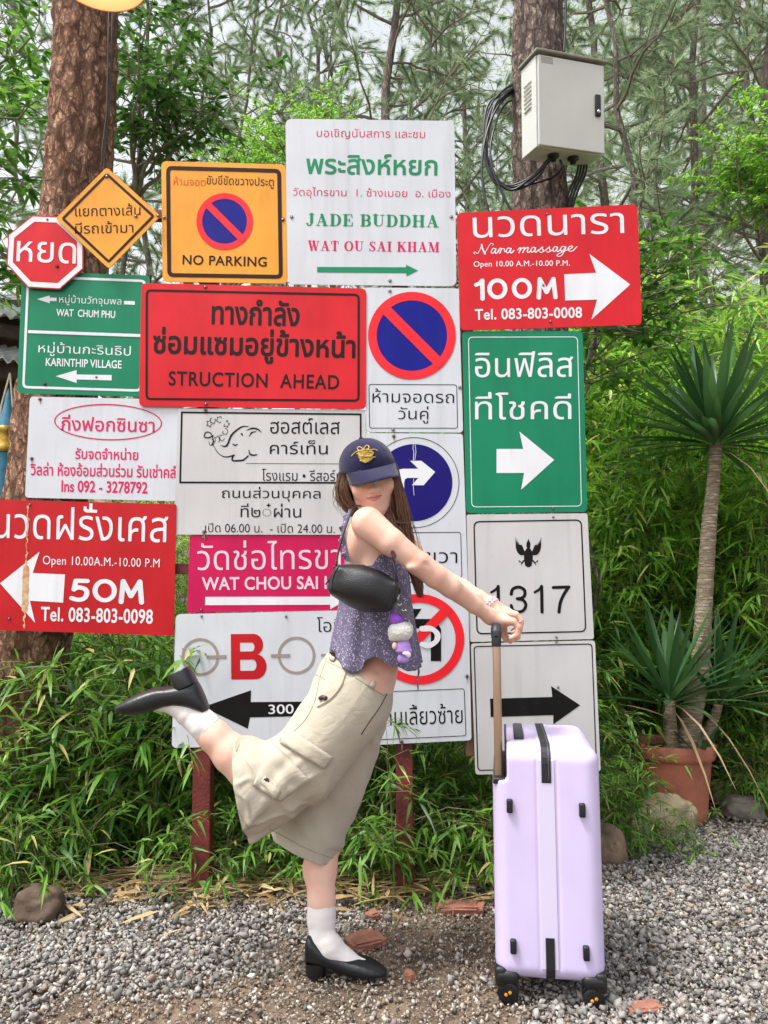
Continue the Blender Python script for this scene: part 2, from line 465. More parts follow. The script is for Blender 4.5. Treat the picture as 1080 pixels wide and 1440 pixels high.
def tone_mat(name, stops, rough=0.85, bump=0.25, bscale=260):
    m = mat(name, stops[0][1], rough, bump=bump, bscale=bscale, spec=0.3); nd, lk, b = nodes_of(m)
    a = nd.new('ShaderNodeAttribute'); a.attribute_name = 'tone'; r = nd.new('ShaderNodeValToRGB')
    r.color_ramp.elements[0].position, r.color_ramp.elements[0].color = stops[0][0], (*stops[0][1], 1)
    r.color_ramp.elements[1].position, r.color_ramp.elements[1].color = stops[-1][0], (*stops[-1][1], 1)
    for p, c in stops[1:-1]: e = r.color_ramp.elements.new(p); e.color = (*c, 1)
    lk.new(a.outputs['Fac'], r.inputs['Fac']); lk.new(r.outputs['Color'], b.inputs['Base Color'])
    return m
M_GRAVEL = tone_mat('crushed_stone', [(0.0, srgb(96, 93, 89)), (0.35, srgb(126, 122, 117)), (0.7, srgb(152, 148, 142)), (0.88, srgb(180, 176, 169)), (0.95, srgb(146, 126, 108)), (1.0, srgb(198, 192, 183))])
M_GRIT = tone_mat('fine_grit', [(0.0, srgb(92, 80, 70)), (0.5, srgb(140, 124, 108)), (0.85, srgb(168, 158, 146)), (1.0, srgb(196, 190, 182))])

def dirt_amount(x, y):
    d = np.zeros_like(x)
    for px_, py_, r in ((600, 1345, 0.33), (640, 1285, 0.3), (500, 1400, 0.3), (330, 1440, 0.28), (150, 1445, 0.2), (640, 1420, 0.25), (560, 1270, 0.22), (470, 1345, 0.2), (400, 1410, 0.24)):
        c = PG(px_, py_); d = np.maximum(d, np.exp(-((x - c.x) ** 2 * 0.8 + (y - c.y) ** 2 * 1.6) / r ** 2))
    nz = np.array([noise.noise((a * 3.1, b * 3.1, 9.0)) for a, b in zip(x, y)])
    return np.clip(d * 1.5 + 0.35 * nz, 0, 1)

def _gravel():
    rg = np.random.default_rng(11)
    T = stone_templates(16, 10)
    def pts(n, y0, y1):
        y = y0 + (y1 - y0) * rg.uniform(0, 1, n); x = rg.uniform(-1, 1, n) * (0.54 * y1 + 0.85)
        m = np.abs(x) < 0.54 * y + 0.85; return x[m], y[m]
    X, Y = pts(66000, 1.65, 2.6); X2, Y2 = pts(70000, 2.6, 3.7); X3, Y3 = pts(38000, 3.7, 5.0)
    x = np.concatenate([X, X2, X3]); y = np.concatenate([Y, Y2, Y3]); d = dirt_amount(x, y)
    edge = np.where(x < 0.75, 3.1 + 0.1 * np.sin(x * 5), 4.1 + 0.25 * np.sin(x * 2.2 + 1))
    keep = (rg.uniform(0, 1, len(x)) > d * 0.97) & (y < edge + 0.12 * rg.normal(size=len(x)))
    x, y, d = x[keep], y[keep], d[keep]
    sz = np.clip(rg.lognormal(-0.1, 0.45, len(x)), 0.38, 2.5) * 0.0082
    z = rg.uniform(-0.35, 0.75, len(x)) * sz + 0.004 + rg.uniform(0, 0.008, len(x)) * (1 - d)
    V, F, A = scatter(T, np.stack([x, y, z], 1), sz)
    tag(link('gravel', mesh_np('gravel', V, None, F, attr=A), M_GRAVEL), 'loose grey crushed stone gravel', 'gravel', kind='stuff')
    X, Y = pts(92000, 1.65, 3.1)
    d = dirt_amount(X, Y); k = rg.uniform(0, 1, len(X)) < np.clip(d * 1.3, 0.1, 1)
    X, Y = X[k], Y[k]; sz = np.clip(rg.lognormal(0.1, 0.6, len(X)), 0.4, 3.6) * 0.0032
    V, F, A = scatter(stone_templates(6, 9, 8), np.stack([X, Y, sz * 0.2 + 0.001], 1), sz, 6)
    tag(link('grit', mesh_np('grit', V, None, F, attr=A), M_GRIT), 'fine brown grit pressed into the dirt', 'grit', kind='stuff')
_gravel()

# ------------------------------------------------------------------ leaves and plants
def unit(a): return a / np.maximum(np.linalg.norm(a, axis=-1, keepdims=True), 1e-9)

def blades(base, d, up, L, W, droop=0.3, fold=0.25, seg=2):
    """lance-shaped leaves; arrays of n leaves. seg = cross bands between base and tip"""
    n = len(base); d = unit(d); side = unit(np.cross(d, up)); nr = unit(np.cross(side, d))
    L = L[:, None]; W = W[:, None]; dr = (droop if hasattr(droop, '__len__') else np.full(n, droop))[:, None]
    ts = {1: [0.38], 2: [0.28, 0.66], 3: [0.18, 0.45, 0.75]}[seg]; ws = {1: [1.0], 2: [1.0, 0.72], 3: [0.8, 1.0, 0.66]}[seg]
    def at(t): return base + d * L * t - np.array([0, 0, 1.0]) * dr * L * t * t
    cols = [at(0.0)]
    for t, w in zip(ts, ws):
        c = at(t); cols += [c - side * W * w / 2 + nr * W * fold * w / 2, c, c + side * W * w / 2 + nr * W * fold * w / 2]
    cols.append(at(1.0)); m = len(cols)
    V = np.stack(cols, 1).reshape(-1, 3); o = (np.arange(n) * m)[:, None]
    tr = [(0, 2, 1), (0, 3, 2)]; qd = []
    for i in range(seg - 1):
        a = 1 + 3 * i; qd += [(a, a + 1, a + 4, a + 3), (a + 1, a + 2, a + 5, a + 4)]
    a = 1 + 3 * (seg - 1); tr += [(a, a + 1, m - 1), (a + 1, a + 2, m - 1)]
    T = np.concatenate([o + np.array(t) for t in tr]); Q = np.concatenate([o + np.array(q) for q in qd]) if qd else None
    return V, Q, T

def randdir(rg, n, zlo=-1, zhi=1):
    z = rg.uniform(zlo, zhi, n); a = rg.uniform(0, 2 * PI, n); r = np.sqrt(np.maximum(1 - z * z, 0))
    return np.stack([r * np.cos(a), r * np.sin(a), z], 1)

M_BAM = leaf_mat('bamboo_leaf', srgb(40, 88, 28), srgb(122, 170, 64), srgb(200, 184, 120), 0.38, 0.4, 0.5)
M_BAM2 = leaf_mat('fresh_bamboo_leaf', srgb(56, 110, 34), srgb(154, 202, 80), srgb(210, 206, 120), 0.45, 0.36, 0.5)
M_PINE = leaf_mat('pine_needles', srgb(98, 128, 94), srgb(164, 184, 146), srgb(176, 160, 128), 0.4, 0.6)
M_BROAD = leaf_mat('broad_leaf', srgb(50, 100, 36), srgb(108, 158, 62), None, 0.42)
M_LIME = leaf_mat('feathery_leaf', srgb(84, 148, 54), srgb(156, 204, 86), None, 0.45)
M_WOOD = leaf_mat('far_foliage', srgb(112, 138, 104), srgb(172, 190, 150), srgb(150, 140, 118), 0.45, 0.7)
M_CULM = mat('bamboo_culm', srgb(110, 112, 62), 0.6, var=0.4, vscale=30)
M_TWIG = mat('grey_twig', srgb(140, 130, 116), 0.9, var=0.4, vscale=12)

def bark_mat(name, c1, c2, crack, scale=(9, 9, 2.4), dist=0.05):
    """flaky plates: two voronoi sizes with ragged, soft edges, each plate a little different in tone"""
    m = bpy.data.materials.new(name); m.use_nodes = True; nd, lk, b = nodes_of(m)
    tc = nd.new('ShaderNodeTexCoord'); mp = nd.new('ShaderNodeMapping'); mp.inputs['Scale'].default_value = scale
    n0 = nd.new('ShaderNodeTexNoise'); n0.inputs['Scale'].default_value = 1.6; n0.inputs['Detail'].default_value = 7; n0.inputs['Roughness'].default_value = 0.68
    lk.new(tc.outputs['Object'], mp.inputs['Vector']); lk.new(mp.outputs[0], n0.inputs['Vector'])
    ad = nd.new('ShaderNodeMixRGB'); ad.blend_type = 'ADD'; ad.inputs[0].default_value = 0.95; lk.new(mp.outputs[0], ad.inputs[1]); lk.new(n0.outputs['Color'], ad.inputs[2])
    hs = []
    for sc_, w in ((1.5, 0.16), (3.6, 0.2)):
        v = nd.new('ShaderNodeTexVoronoi'); v.feature = 'DISTANCE_TO_EDGE'; v.inputs['Scale'].default_value = sc_; lk.new(ad.outputs[0], v.inputs['Vector'])
        r_ = nd.new('ShaderNodeMapRange'); r_.interpolation_type = 'SMOOTHSTEP'; r_.inputs['From Max'].default_value = w; lk.new(v.outputs['Distance'], r_.inputs['Value']); hs.append(r_)
    vc = nd.new('ShaderNodeTexVoronoi'); vc.inputs['Scale'].default_value = 1.5; lk.new(ad.outputs[0], vc.inputs['Vector'])
    n = nd.new('ShaderNodeTexNoise'); n.inputs['Scale'].default_value = 7; n.inputs['Detail'].default_value = 10; n.inputs['Roughness'].default_value = 0.72; lk.new(mp.outputs[0], n.inputs['Vector'])
    sv = nd.new('ShaderNodeSeparateColor'); lk.new(vc.outputs['Color'], sv.inputs[0])
    mixn = nd.new('ShaderNodeMath'); mixn.operation = 'MULTIPLY_ADD'; mixn.inputs[1].default_value = 0.35; lk.new(sv.outputs[0], mixn.inputs[0]); lk.new(n.outputs['Fac'], mixn.inputs[2])
    r = nd.new('ShaderNodeValToRGB'); r.color_ramp.elements[0].position = 0.42; r.color_ramp.elements[1].position = 0.92
    r.color_ramp.elements[0].color = (*c1, 1); r.color_ramp.elements[1].color = (*c2, 1); lk.new(mixn.outputs[0], r.inputs['Fac'])
    mul = nd.new('ShaderNodeMath'); mul.operation = 'MULTIPLY_ADD'; mul.inputs[1].default_value = 0.55; mul.inputs[2].default_value = 0.45; lk.new(hs[1].outputs[0], mul.inputs[0])
    cr = nd.new('ShaderNodeMath'); cr.operation = 'MULTIPLY'; lk.new(hs[0].outputs[0], cr.inputs[0]); lk.new(mul.outputs[0], cr.inputs[1])
    mx = nd.new('ShaderNodeMixRGB'); mx.inputs[1].default_value = (*crack, 1); lk.new(cr.outputs[0], mx.inputs[0]); lk.new(r.outputs['Color'], mx.inputs[2])
    lk.new(mx.outputs[0], b.inputs['Base Color']); b.inputs['Roughness'].default_value = 0.95; b.inputs['Specular IOR Level'].default_value = 0.15
    h = nd.new('ShaderNodeMath'); h.operation = 'MULTIPLY_ADD'; h.inputs[1].default_value = 0.6; lk.new(n.outputs['Fac'], h.inputs[0]); lk.new(cr.outputs[0], h.inputs[2])
    bp = nd.new('ShaderNodeBump'); bp.inputs['Strength'].default_value = 0.9; bp.inputs['Distance'].default_value = dist
    lk.new(h.outputs[0], bp.inputs['Height']); lk.new(bp.outputs['Normal'], b.inputs['Normal'])
    return m
M_BARK_RED = bark_mat('reddish_bark', srgb(156, 116, 94), srgb(212, 168, 140), srgb(108, 80, 66), (12, 12, 6.5), 0.018)
M_BARK_GREY = bark_mat('grey_brown_bark', srgb(140, 122, 112), srgb(188, 170, 158), srgb(92, 80, 74), (14, 14, 6.5), 0.018)
M_BARK_FAR = bark_mat('thin_tree_bark', srgb(124, 114, 106), srgb(170, 156, 144), srgb(104, 96, 88), (14, 14, 4), 0.02)

def big_trunk(pts, radii, seed, n=84, m=220, amp=0.016):
    c = spline([(*p, r) for p, r in zip(pts, radii)], m)
    V = []
    for i in range(m):
        x, y, z, r = c[i]
        for k in range(n):
            a = 2 * PI * k / n; ca, sa = math.cos(a), math.sin(a)
            q = Vector((ca * 7.5, sa * 7.5, z * 2.1 + seed))
            w = noise.noise(q * 0.35) * 0.9
            v = noise.voronoi(Vector((ca * 4.2 + w * 0.3, sa * 4.2, z * 3.4 + seed)))[0]
            e = min((v[1] - v[0]) * 2.2, 0.8)
            d = amp * (e - 0.5) + amp * 0.5 * noise.noise(Vector((ca * 14, sa * 14, z * 17 + seed))) + amp * w
            V.append((x + ca * (r + d), y + sa * (r + d), z))
    I = np.arange(n * m).reshape(m, n); J = np.roll(I, -1, 1)
    Q = np.stack([I[:-1].ravel(), J[:-1].ravel(), J[1:].ravel(), I[1:].ravel()], 1)
    return mesh_np('trunk', V, Q, smooth=True)

# two big pines the signs and the meter box lean on
t = thing('pine_tree', (0, 0, 0), 'big reddish pine trunk with flaking bark behind the stop sign', 'tree')
ctl = [(124, -330), (121, -60), (119, 100), (106, 300), (72, 640), (30, 950)]
pts = [P(x, y, 3.32) for x, y in ctl]; base = PG(8, 1150); pts.append(Vector((pts[-1].x - 0.08, 3.32, -0.05)))
t.location = (pts[-1].x, 3.32, 0)
o = link('trunk', big_trunk([p - t.location for p in pts], [0.125, 0.138, 0.142, 0.146, 0.165, 0.19, 0.235], 2.0), M_BARK_RED, t)
t2 = thing('pine_tree', (0, 0, 0), 'straight grey-brown pine trunk carrying the pale cabinet', 'tree')
ctl = [(757, -330), (757, -60), (757, 120), (759, 290), (757, 620)]
pts = [P(x, y, 3.78) for x, y in ctl]; pts.append(Vector((pts[-1].x, 3.78, -0.05))); t2.location = (pts[-1].x, 3.78, 0)
link('trunk', big_trunk([p - t2.location for p in pts], [0.115, 0.125, 0.13, 0.138, 0.15, 0.19], 7.0), M_BARK_GREY, t2)

def needle_mesh(name, centers, dirs, rg, per=22, L=0.13, W=0.0028, spread=0.9):
    n = len(centers); c = np.repeat(centers, per, 0); d = np.repeat(unit(dirs), per, 0)
    d = unit(d + randdir(rg, n * per) * spread * rg.uniform(0.3, 1, (n * per, 1)))
    s = unit(np.cross(d, randdir(rg, n * per))); l = L * rg.uniform(0.6, 1.1, (n * per, 1))
    tip = c + d * l - np.array([0, 0, 0.18]) * l * rg.uniform(0, 1, (n * per, 1))
    V = np.stack([c - s * W, c + s * W, tip], 1).reshape(-1, 3); F = np.arange(len(V)).reshape(-1, 3)
    return mesh_np(name, V, None, F)

def pine_template(seed, H=11.0, r0=0.1, first=2.4, nb=34, lean=0.3, dens=13):
    rg = np.random.default_rng(seed); tr = MB(); br = MB(); C = []; D = []
    a0 = rg.uniform(0, 2 * PI); N = 14
    tp = [Vector((lean * math.cos(a0) * (k / N) ** 2 * H * 0.2 + 0.05 * rg.normal() * (k > 0), lean * math.sin(a0) * (k / N) ** 2 * H * 0.2 + 0.05 * rg.normal() * (k > 0), H * k / N)) for k in range(N + 1)]
    tr.tube(tp, [r0 * (1 - 0.8 * k / N) * (1.25 if k == 0 else 1) for k in range(N + 1)], 10)
    def at(z):
        k = min(int(z / H * N), N - 1); f = z / H * N - k; return tp[k].lerp(tp[k + 1], f)
    for b in range(nb):
        z = first + (H - first) * (b + rg.uniform(0, 1)) / nb; p = at(z); a = rg.uniform(0, 2 * PI)
        L = (0.5 + 2.0 * (1 - (z - first) / (H - first)) ** 0.8) * rg.uniform(0.6, 1.15); up = rg.uniform(-0.1, 0.55)
        bp = []; q = p.copy(); d = Vector((math.cos(a), math.sin(a), up)).normalized(); ns = 7
        for k in range(ns + 1):
            bp.append(q.copy()); d = (d + Vector(rg.normal(0, 0.16, 3)) + Vector((0, 0, 0.04))).normalized(); q = q + d * (L / ns)
        br.tube(bp, [0.022 * (1 - 0.85 * k / ns) * (0.6 + 0.5 * L / 2) for k in range(ns + 1)], 5)
        bare = rg.uniform() < 0.22 and z < first + 2.5
        for k in range(2, ns + 1):
            for _ in range(2):
                sd = (d * 0.5 + Vector(randdir(rg, 1)[0])).normalized(); sl = rg.uniform(0.2, 0.55) * (1 - 0.3 * k / ns)
                e = bp[k] + sd * sl; br.tube([bp[k], bp[k].lerp(e, 0.5) + Vector((0, 0, -0.02)), e], [0.007, 0.005, 0.003], 4)
                if bare: continue
                m = max(2, int(dens * sl * 1.5))
                for j in range(m):
                    f = (j + 1) / m; C.append(bp[k].lerp(e, 0.35 + 0.65 * f)); D.append(sd)
    rg2 = np.random.default_rng(seed + 50)
    return tr, br, np.array(C), np.array(D), rg2

PINES = []
for i, (H, r0, first, nb, dens) in enumerate([(12, 0.085, 2.2, 36, 12), (11, 0.06, 1.6, 36, 12), (12.5, 0.1, 3.2, 36, 12), (9.5, 0.045, 1.2, 32, 10)]):
    tr, br, C, D, rg2 = pine_template(20 + i, H, r0, first, nb, 0.35, dens)
    me1 = bpy.data.meshes.new('trunk'); me1.from_pydata(tr.V, [], tr.F); me1.polygons.foreach_set('use_smooth', [True] * len(me1.polygons)); me1.materials.append(M_BARK_FAR)
    me2 = bpy.data.meshes.new('branches'); me2.from_pydata(br.V, [], br.F); me2.materials.append(M_TWIG)
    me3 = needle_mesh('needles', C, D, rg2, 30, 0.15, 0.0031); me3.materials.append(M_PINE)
    PINES.append((me1, me2, me3))
pine_n = 0
def pine(x, y, kind, rz, s, label, group):
    t = thing('pine_tree', (x, y, float(ground_z(x, y)) - 0.05), label, 'tree', group, rz); t.scale = (s, s, s)
    for nm, me in zip(('trunk', 'branches', 'needles'), PINES[kind]): link(nm, me, None, t)
    return t
GP = 'slender pines standing in the wood behind the signs'
LP_ = 'slender grey pine with wispy needles, standing in the wood behind the signs'
rgp = np.random.default_rng(77)
for px_, Y, k, s in ((532, 9.0, 2, 1.0), (196, 9.5, 1, 1.0), (236, 10.5, 3, 1.1), (300, 12.5, 1, 1.1), (415, 12.0, 3, 1.15), (600, 11.5, 1, 1.0), (660, 9.5, 3, 1.0), (680, 14.0, 0, 1.1), (862, 9.5, 0, 1.0), (908, 7.8, 1, 0.95), (972, 8.4, 0, 0.9), (1062, 7.6, 2, 0.8),
                     (820, 13, 2, 1.05), (935, 12.5, 1, 1.1), (1020, 12, 3, 1.1), (1100, 10.5, 0, 1.05), (30, 11, 1, 1.05), (-60, 9.0, 0, 1.0), (350, 16, 0, 1.2), (480, 17, 2, 1.2), (770, 16, 1, 1.2), (1010, 16.5, 2, 1.2), (120, 15, 2, 1.15), (1150, 14, 2, 1.1)):
    x = (px_ - 540) / FPX * (Y * _cp + 2.0 * _sp); pine(x, Y, k, rgp.uniform(0, 6.28), s, LP_, GP)

# broadleaf crowns: clusters of leaves along branches that start at a trunk
def leafy_tree(name, root, ends, label, m, leafL=0.1, leafW=0.034, per=8, step=0.1, tr_r=0.05, seed=1, group=None, spread=1.0, sub=6, cat='tree', dark=None):
    rg = np.random.default_rng(seed)
    t = thing(name, (root[0], root[1], float(ground_z(root[0], root[1])) - 0.03), label, cat, group)
    o = Vector(t.location); tr = MB(); br = MB(); B = []; D = []
    top = max(e[2] for e in ends) * 0.75
    tp = [o + Vector((0.06 * math.sin(k * 1.3 + seed), 0.06 * math.cos(k * 1.7 + seed), (top - o.z) * k / 8)) * (1 if k else 0) for k in range(9)]
    tr.tube([p - o for p in tp], [tr_r * (1 - 0.65 * k / 8) for k in range(9)], 9)
    for e in ends:
        e = Vector(e); s = min(tp, key=lambda p: abs(p.z - (e.z - 0.45 * (e - o).xy.length)))
        bp = [s.lerp(e, k / 8) + Vector((0, 0, 0.12 * math.sin(PI * k / 8))) + Vector(rg.normal(0, 0.03, 3)) * (0 < k < 8) for k in range(9)]
        br.tube([p - o for p in bp], [tr_r * 0.42 * (1 - 0.85 * k / 8) for k in range(9)], 6)
        for k in range(3, 9):
            for _ in range(sub):
                d = Vector(randdir(rg, 1, -0.4, 0.6)[0]); l = rg.uniform(0.18, 0.5) * spread; q = bp[k] + d * l
                br.tube([bp[k] - o, (bp[k].lerp(q, 0.5) + Vector((0, 0, 0.02))) - o, q - o], [0.005, 0.004, 0.002], 4)
                for f in np.arange(0.45, 1.01, step / l):
                    c = bp[k].lerp(q, float(f))
                    for j in range(per): B.append(c); D.append(unit(np.array(d) * 0.5 + randdir(rg, 1, -0.5, 0.5)[0]))
    B = np.array(B) - np.array(o); D = np.array(D); n = len(B)
    V, Q, T = blades(B, D, np.array([[0, 0, 1.0]]) + 0.5 * rg.normal(size=(n, 3)), leafL * rg.uniform(0.6, 1.15, n), leafW * rg.uniform(0.7, 1.1, n), 0.25, 0.2, 2)
    tr.build('trunk', M_BARK_FAR, t); br.build('branches', M_TWIG, t)
    link('leaves', mesh_np('leaves', V, Q, T), m, t); return t
leafy_tree('broadleaf_tree', (-3.1, 5.0, 0), [P(10, 60, 4.6), P(40, 150, 4.5), P(20, 250, 4.6), P(30, 340, 4.8), P(-30, 120, 4.2), P(55, 30, 5.0), P(-10, 400, 4.6), P(60, 385, 5.2)],
           'broadleaf tree with bright green whorled leaves at the left edge of the view', M_BROAD, 0.11, 0.036, 6, 0.12, 0.06, 3, sub=3)
leafy_tree('broadleaf_tree', (-2.1, 5.9, 0), [P(200, 30, 5.2), P(250, 90, 5.2), P(300, 140, 5.3), P(235, 150, 5.4), P(190, 90, 5.0), P(330, 135, 5.5), P(215, -30, 5.2), P(270, 20, 5.6)],
           'broadleaf branches with dark green whorled leaves just right of the reddish trunk', leaf_mat('dark_broad_leaf', srgb(40, 84, 34), srgb(84, 128, 56), None, 0.35), 0.1, 0.033, 6, 0.12, 0.05, 4, sub=3)
leafy_tree('young_tree', (-1.05, 7.2, 0), [P(330, 195, 7), P(365, 180, 7.2), P(395, 160, 7.1), P(400, 205, 6.8), P(345, 225, 6.9), P(300, 210, 7), P(440, 140, 7.4), P(480, 150, 7.4), P(420, 190, 7.3)],
           'young tree with feathery light green foliage above the NO PARKING sign', M_LIME, 0.05, 0.013, 9, 0.05, 0.03, 5, sub=6)
leafy_tree('young_tree', (3.9, 7.0, 0), [P(1060, 170, 6.8), P(1075, 210, 6.7), P(1040, 240, 7), P(1090, 260, 6.8), P(1020, 210, 7.1), P(1080, 130, 7), P(1000, 250, 7.2)],
           'young tree with yellow-green foliage at the upper right edge of the view', M_LIME, 0.08, 0.022, 8, 0.07, 0.03, 6, sub=5)

# the far wood: too many crowns to count, one mass of needle sprays and leaves
def _far():
    rg = np.random.default_rng(91); n = 21000
    y = rg.uniform(17, 26, n); x = rg.uniform(-0.62, 0.62, n) * y; z = rg.uniform(0, 1, n) ** 1.1 * (0.92 * y) + 0.3
    cl = np.array([noise.noise((a * 0.5, b * 0.5, c * 0.45)) + 0.6 * noise.noise((a * 1.3, b, c * 1.2)) for a, b, c in zip(x, y, z)])
    right = 0.5 * np.clip(x / y / 0.32, -0.3, 1.0)
    lim = -0.08 + 0.5 * np.clip((z / y - 0.2), 0, 1) - right
    k = cl > lim; C = np.stack([x, y, z], 1)[k]
    m = len(C); per = 12; c = np.repeat(C, per, 0) + rg.normal(0, 0.28, (m * per, 3)); d = randdir(rg, m * per, -0.7, 0.7)
    V, Q, T = blades(c, d, randdir(rg, m * per), rg.uniform(0.14, 0.34, m * per), rg.uniform(0.012, 0.05, m * per), 0.2, 0.2, 1)
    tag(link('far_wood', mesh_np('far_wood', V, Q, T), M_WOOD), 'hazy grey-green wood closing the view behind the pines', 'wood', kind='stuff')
_far()

# bamboo thickets
def bamboo_template(seed, H, W, nculm, nfan, L=0.12, seg=2, low=0.1, dep=None, stems=True):
    rg = np.random.default_rng(seed); st = MB(); B = []; D = []; dep = dep or W
    for c in range(nculm):
        a = rg.uniform(0, 2 * PI); r = math.sqrt(rg.uniform(0, 1)) * 0.35; h = H * rg.uniform(0.6, 1.02); le = rg.uniform(0.1, 0.5)
        b = Vector((W * r * math.cos(a), dep * r * math.sin(a), 0)); a2 = a + rg.normal(0, 0.5)
        pts_ = [b + Vector((le * W * math.cos(a2) * (k / 6) ** 2, le * dep * math.sin(a2) * (k / 6) ** 2, h * (k / 6) * (1 - 0.12 * le * (k / 6)))) for k in range(7)]
        st.tube(pts_, [0.0045 * (1 - 0.7 * k / 6) for k in range(7)], 5)
        for f in range(nfan):
            t = low + (1 - low) * rg.uniform(0, 1) ** 0.85; k = min(int(t * 6), 5); p = pts_[k].lerp(pts_[k + 1], t * 6 - k)
            d = Vector(randdir(rg, 1, -0.1, 0.7)[0]); l = rg.uniform(0.06, 0.34); q = p + d * l + Vector((0, 0, -0.25 * l))
            st.tube([p, p.lerp(q, 0.5) + Vector((0, 0, 0.03)), q], [0.0016, 0.0013, 0.001], 3, False)
            for j in range(rg.integers(4, 8)):
                B.append(q + (p - q) * rg.uniform(0, 0.45)); D.append(unit(np.array(d) * 0.7 + randdir(rg, 1, -0.9, 0.45)[0]))
    B = np.array(B); D = np.array(D); n = len(B)
    V, Q, T = blades(B, D, np.array([[0, 0, 1.0]]) + 0.35 * rg.normal(size=(n, 3)), L * rg.uniform(0.55, 1.25, n), L * 0.135 * rg.uniform(0.75, 1.25, n), rg.uniform(0.1, 0.55, n), 0.22, seg)
    m1 = bpy.data.meshes.new('culms'); m1.from_pydata(st.V, [], st.F); m1.materials.append(M_CULM)
    return m1, mesh_np('leaves', V, Q, T)
TALL = [bamboo_template(200 + i, 3.0, 1.0, 22, 34, 0.15, 2, 0.06) for i in range(4)]
LOWB = [bamboo_template(300 + i, 1.0, 0.62, 16, 20, 0.12, 2, 0.12) for i in range(3)]
SMALL = [bamboo_template(400 + i, 0.42, 0.4, 8, 9, 0.1, 2, 0.2) for i in range(2)]
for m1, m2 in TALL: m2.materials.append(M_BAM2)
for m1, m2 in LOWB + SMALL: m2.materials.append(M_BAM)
def clump(T, x, y, s, rz, label, group, name='bamboo_clump', cat='bamboo', sz=None):
    t = thing(name, (x, y, float(ground_z(x, y)) - 0.02), label, cat, group, rz); t.scale = (s, s, sz or s)
    link('culms', T[0], None, t); link('leaves', T[1], None, t); return t
rgb_ = np.random.default_rng(5)
G1, L1 = 'tall bamboo thicket behind the signs', 'tall leafy bamboo of the thicket behind the signs and the potted plant'
for ri, (y, xs, s) in enumerate(((4.55, (0.75, 1.2, 2.0, 2.45, 2.9), 0.8), (5.0, (0.65, 1.1, 1.55, 2.0, 2.4, 2.85, 3.3), 1.02), (5.6, (0.5, 1.05, 1.6, 2.15, 2.7, 3.25, 3.8), 1.2), (6.4, (0.9, 1.6, 2.3, 3.0, 3.7, 4.4), 1.36))):
    for x in xs:
        clump(TALL[rgb_.integers(0, 4)], x + rgb_.normal(0, 0.08), y + rgb_.normal(0, 0.1), s * rgb_.uniform(0.92, 1.06), rgb_.uniform(0, 6.28), L1, G1)
for x, y, s in ((-2.6, 4.6, 0.6), (-1.9, 4.7, 0.62), (-1.2, 4.6, 0.6), (-0.5, 4.6, 0.62), (0.15, 4.6, 0.68), (-1.55, 5.6, 0.7), (-0.2, 5.5, 0.75), (-2.7, 5.9, 0.7)):
    clump(TALL[rgb_.integers(0, 4)], x, y, s, rgb_.uniform(0, 6.28), L1, G1)
G2, L2 = 'low bamboo growing under the signs', 'low dark green bamboo growing under and behind the signs'
for x, y, s in ((-1.62, 3.05, 0.62), (-1.35, 3.3, 0.9), (-1.05, 3.35, 1.02), (-0.72, 3.4, 1.0), (-1.65, 3.55, 1.0), (-0.4, 3.45, 0.85), (-0.1, 3.4, 0.72), (0.2, 3.35, 0.66), (0.45, 3.35, 0.62), (-0.95, 3.75, 1.05), (-0.35, 3.85, 1.0), (0.3, 3.8, 0.95), (0.02, 4.1, 1.05), (-1.4, 4.0, 1.1), (0.7, 3.75, 0.9), (-0.72, 4.15, 1.05), (-2.0, 3.9, 1.1), (-1.5, 2.82, 0.42)):
    clump(LOWB[rgb_.integers(0, 3)], x, y, s, rgb_.uniform(0, 6.28), L2, G2)
G3, L3 = 'bright low bamboo right of the signs', 'bright green low bamboo between the last sign and the flowerpot'
for x, y, s in ((0.95, 3.4, 0.48), (0.86, 3.8, 0.68), (0.8, 4.0, 0.9), (0.95, 4.45, 0.95)):
    t = clump(LOWB[rgb_.integers(0, 3)], x, y, s, rgb_.uniform(0, 6.28), L3, G3)
G4, L4 = 'small bamboo shoots at the edge of the gravel', 'small tuft of bamboo leaves at the edge of the gravel'
for px_, py_, Y, s in ((320, 0, 3.02, 0.8), (520, 0, 3.05, 0.9), (610, 0, 3.05, 0.85), (668, 0, 3.05, 0.85), (470, 0, 3.08, 0.8), (110, 0, 2.95, 0.8), (30, 0, 2.85, 0.9), (410, 0, 3.1, 0.8), (930, 0, 3.38, 0.5), (1065, 0, 4.0, 0.9), (1030, 0, 4.15, 0.9), (565, 0, 3.08, 1.0)):
    clump(SMALL[rgb_.integers(0, 2)], (px_ - 540) / FPX * Y * 1.01, Y, s, rgb_.uniform(0, 6.28), L4, G4, 'bamboo_tuft')

leafy_tree('leafy_shrub', (1.12, 4.3, 0), [P(880, 360, 4.1), P(905, 420, 4.05), P(930, 385, 4.2), P(890, 465, 4.0), P(860, 520, 4.0), P(915, 340, 4.3), P(960, 440, 4.2)],
           'shrub with rounder leaves rising just right of the tilted red 100M sign', M_BROAD, 0.075, 0.036, 4, 0.09, 0.022, 9, sub=3, cat='shrub')
SPRIG = [bamboo_template(500 + i, 1.12, 0.2, 2, 9, 0.11, 2, 0.72) for i in range(2)]
for m1, m2 in SPRIG: m2.materials.append(M_BAM)
clump(SPRIG[1], 0.05, 2.84, 0.62, 2.0, 'thin bamboo shoot with a leafy tip before the foot of the no left turn sign', None, 'bamboo_shoot')
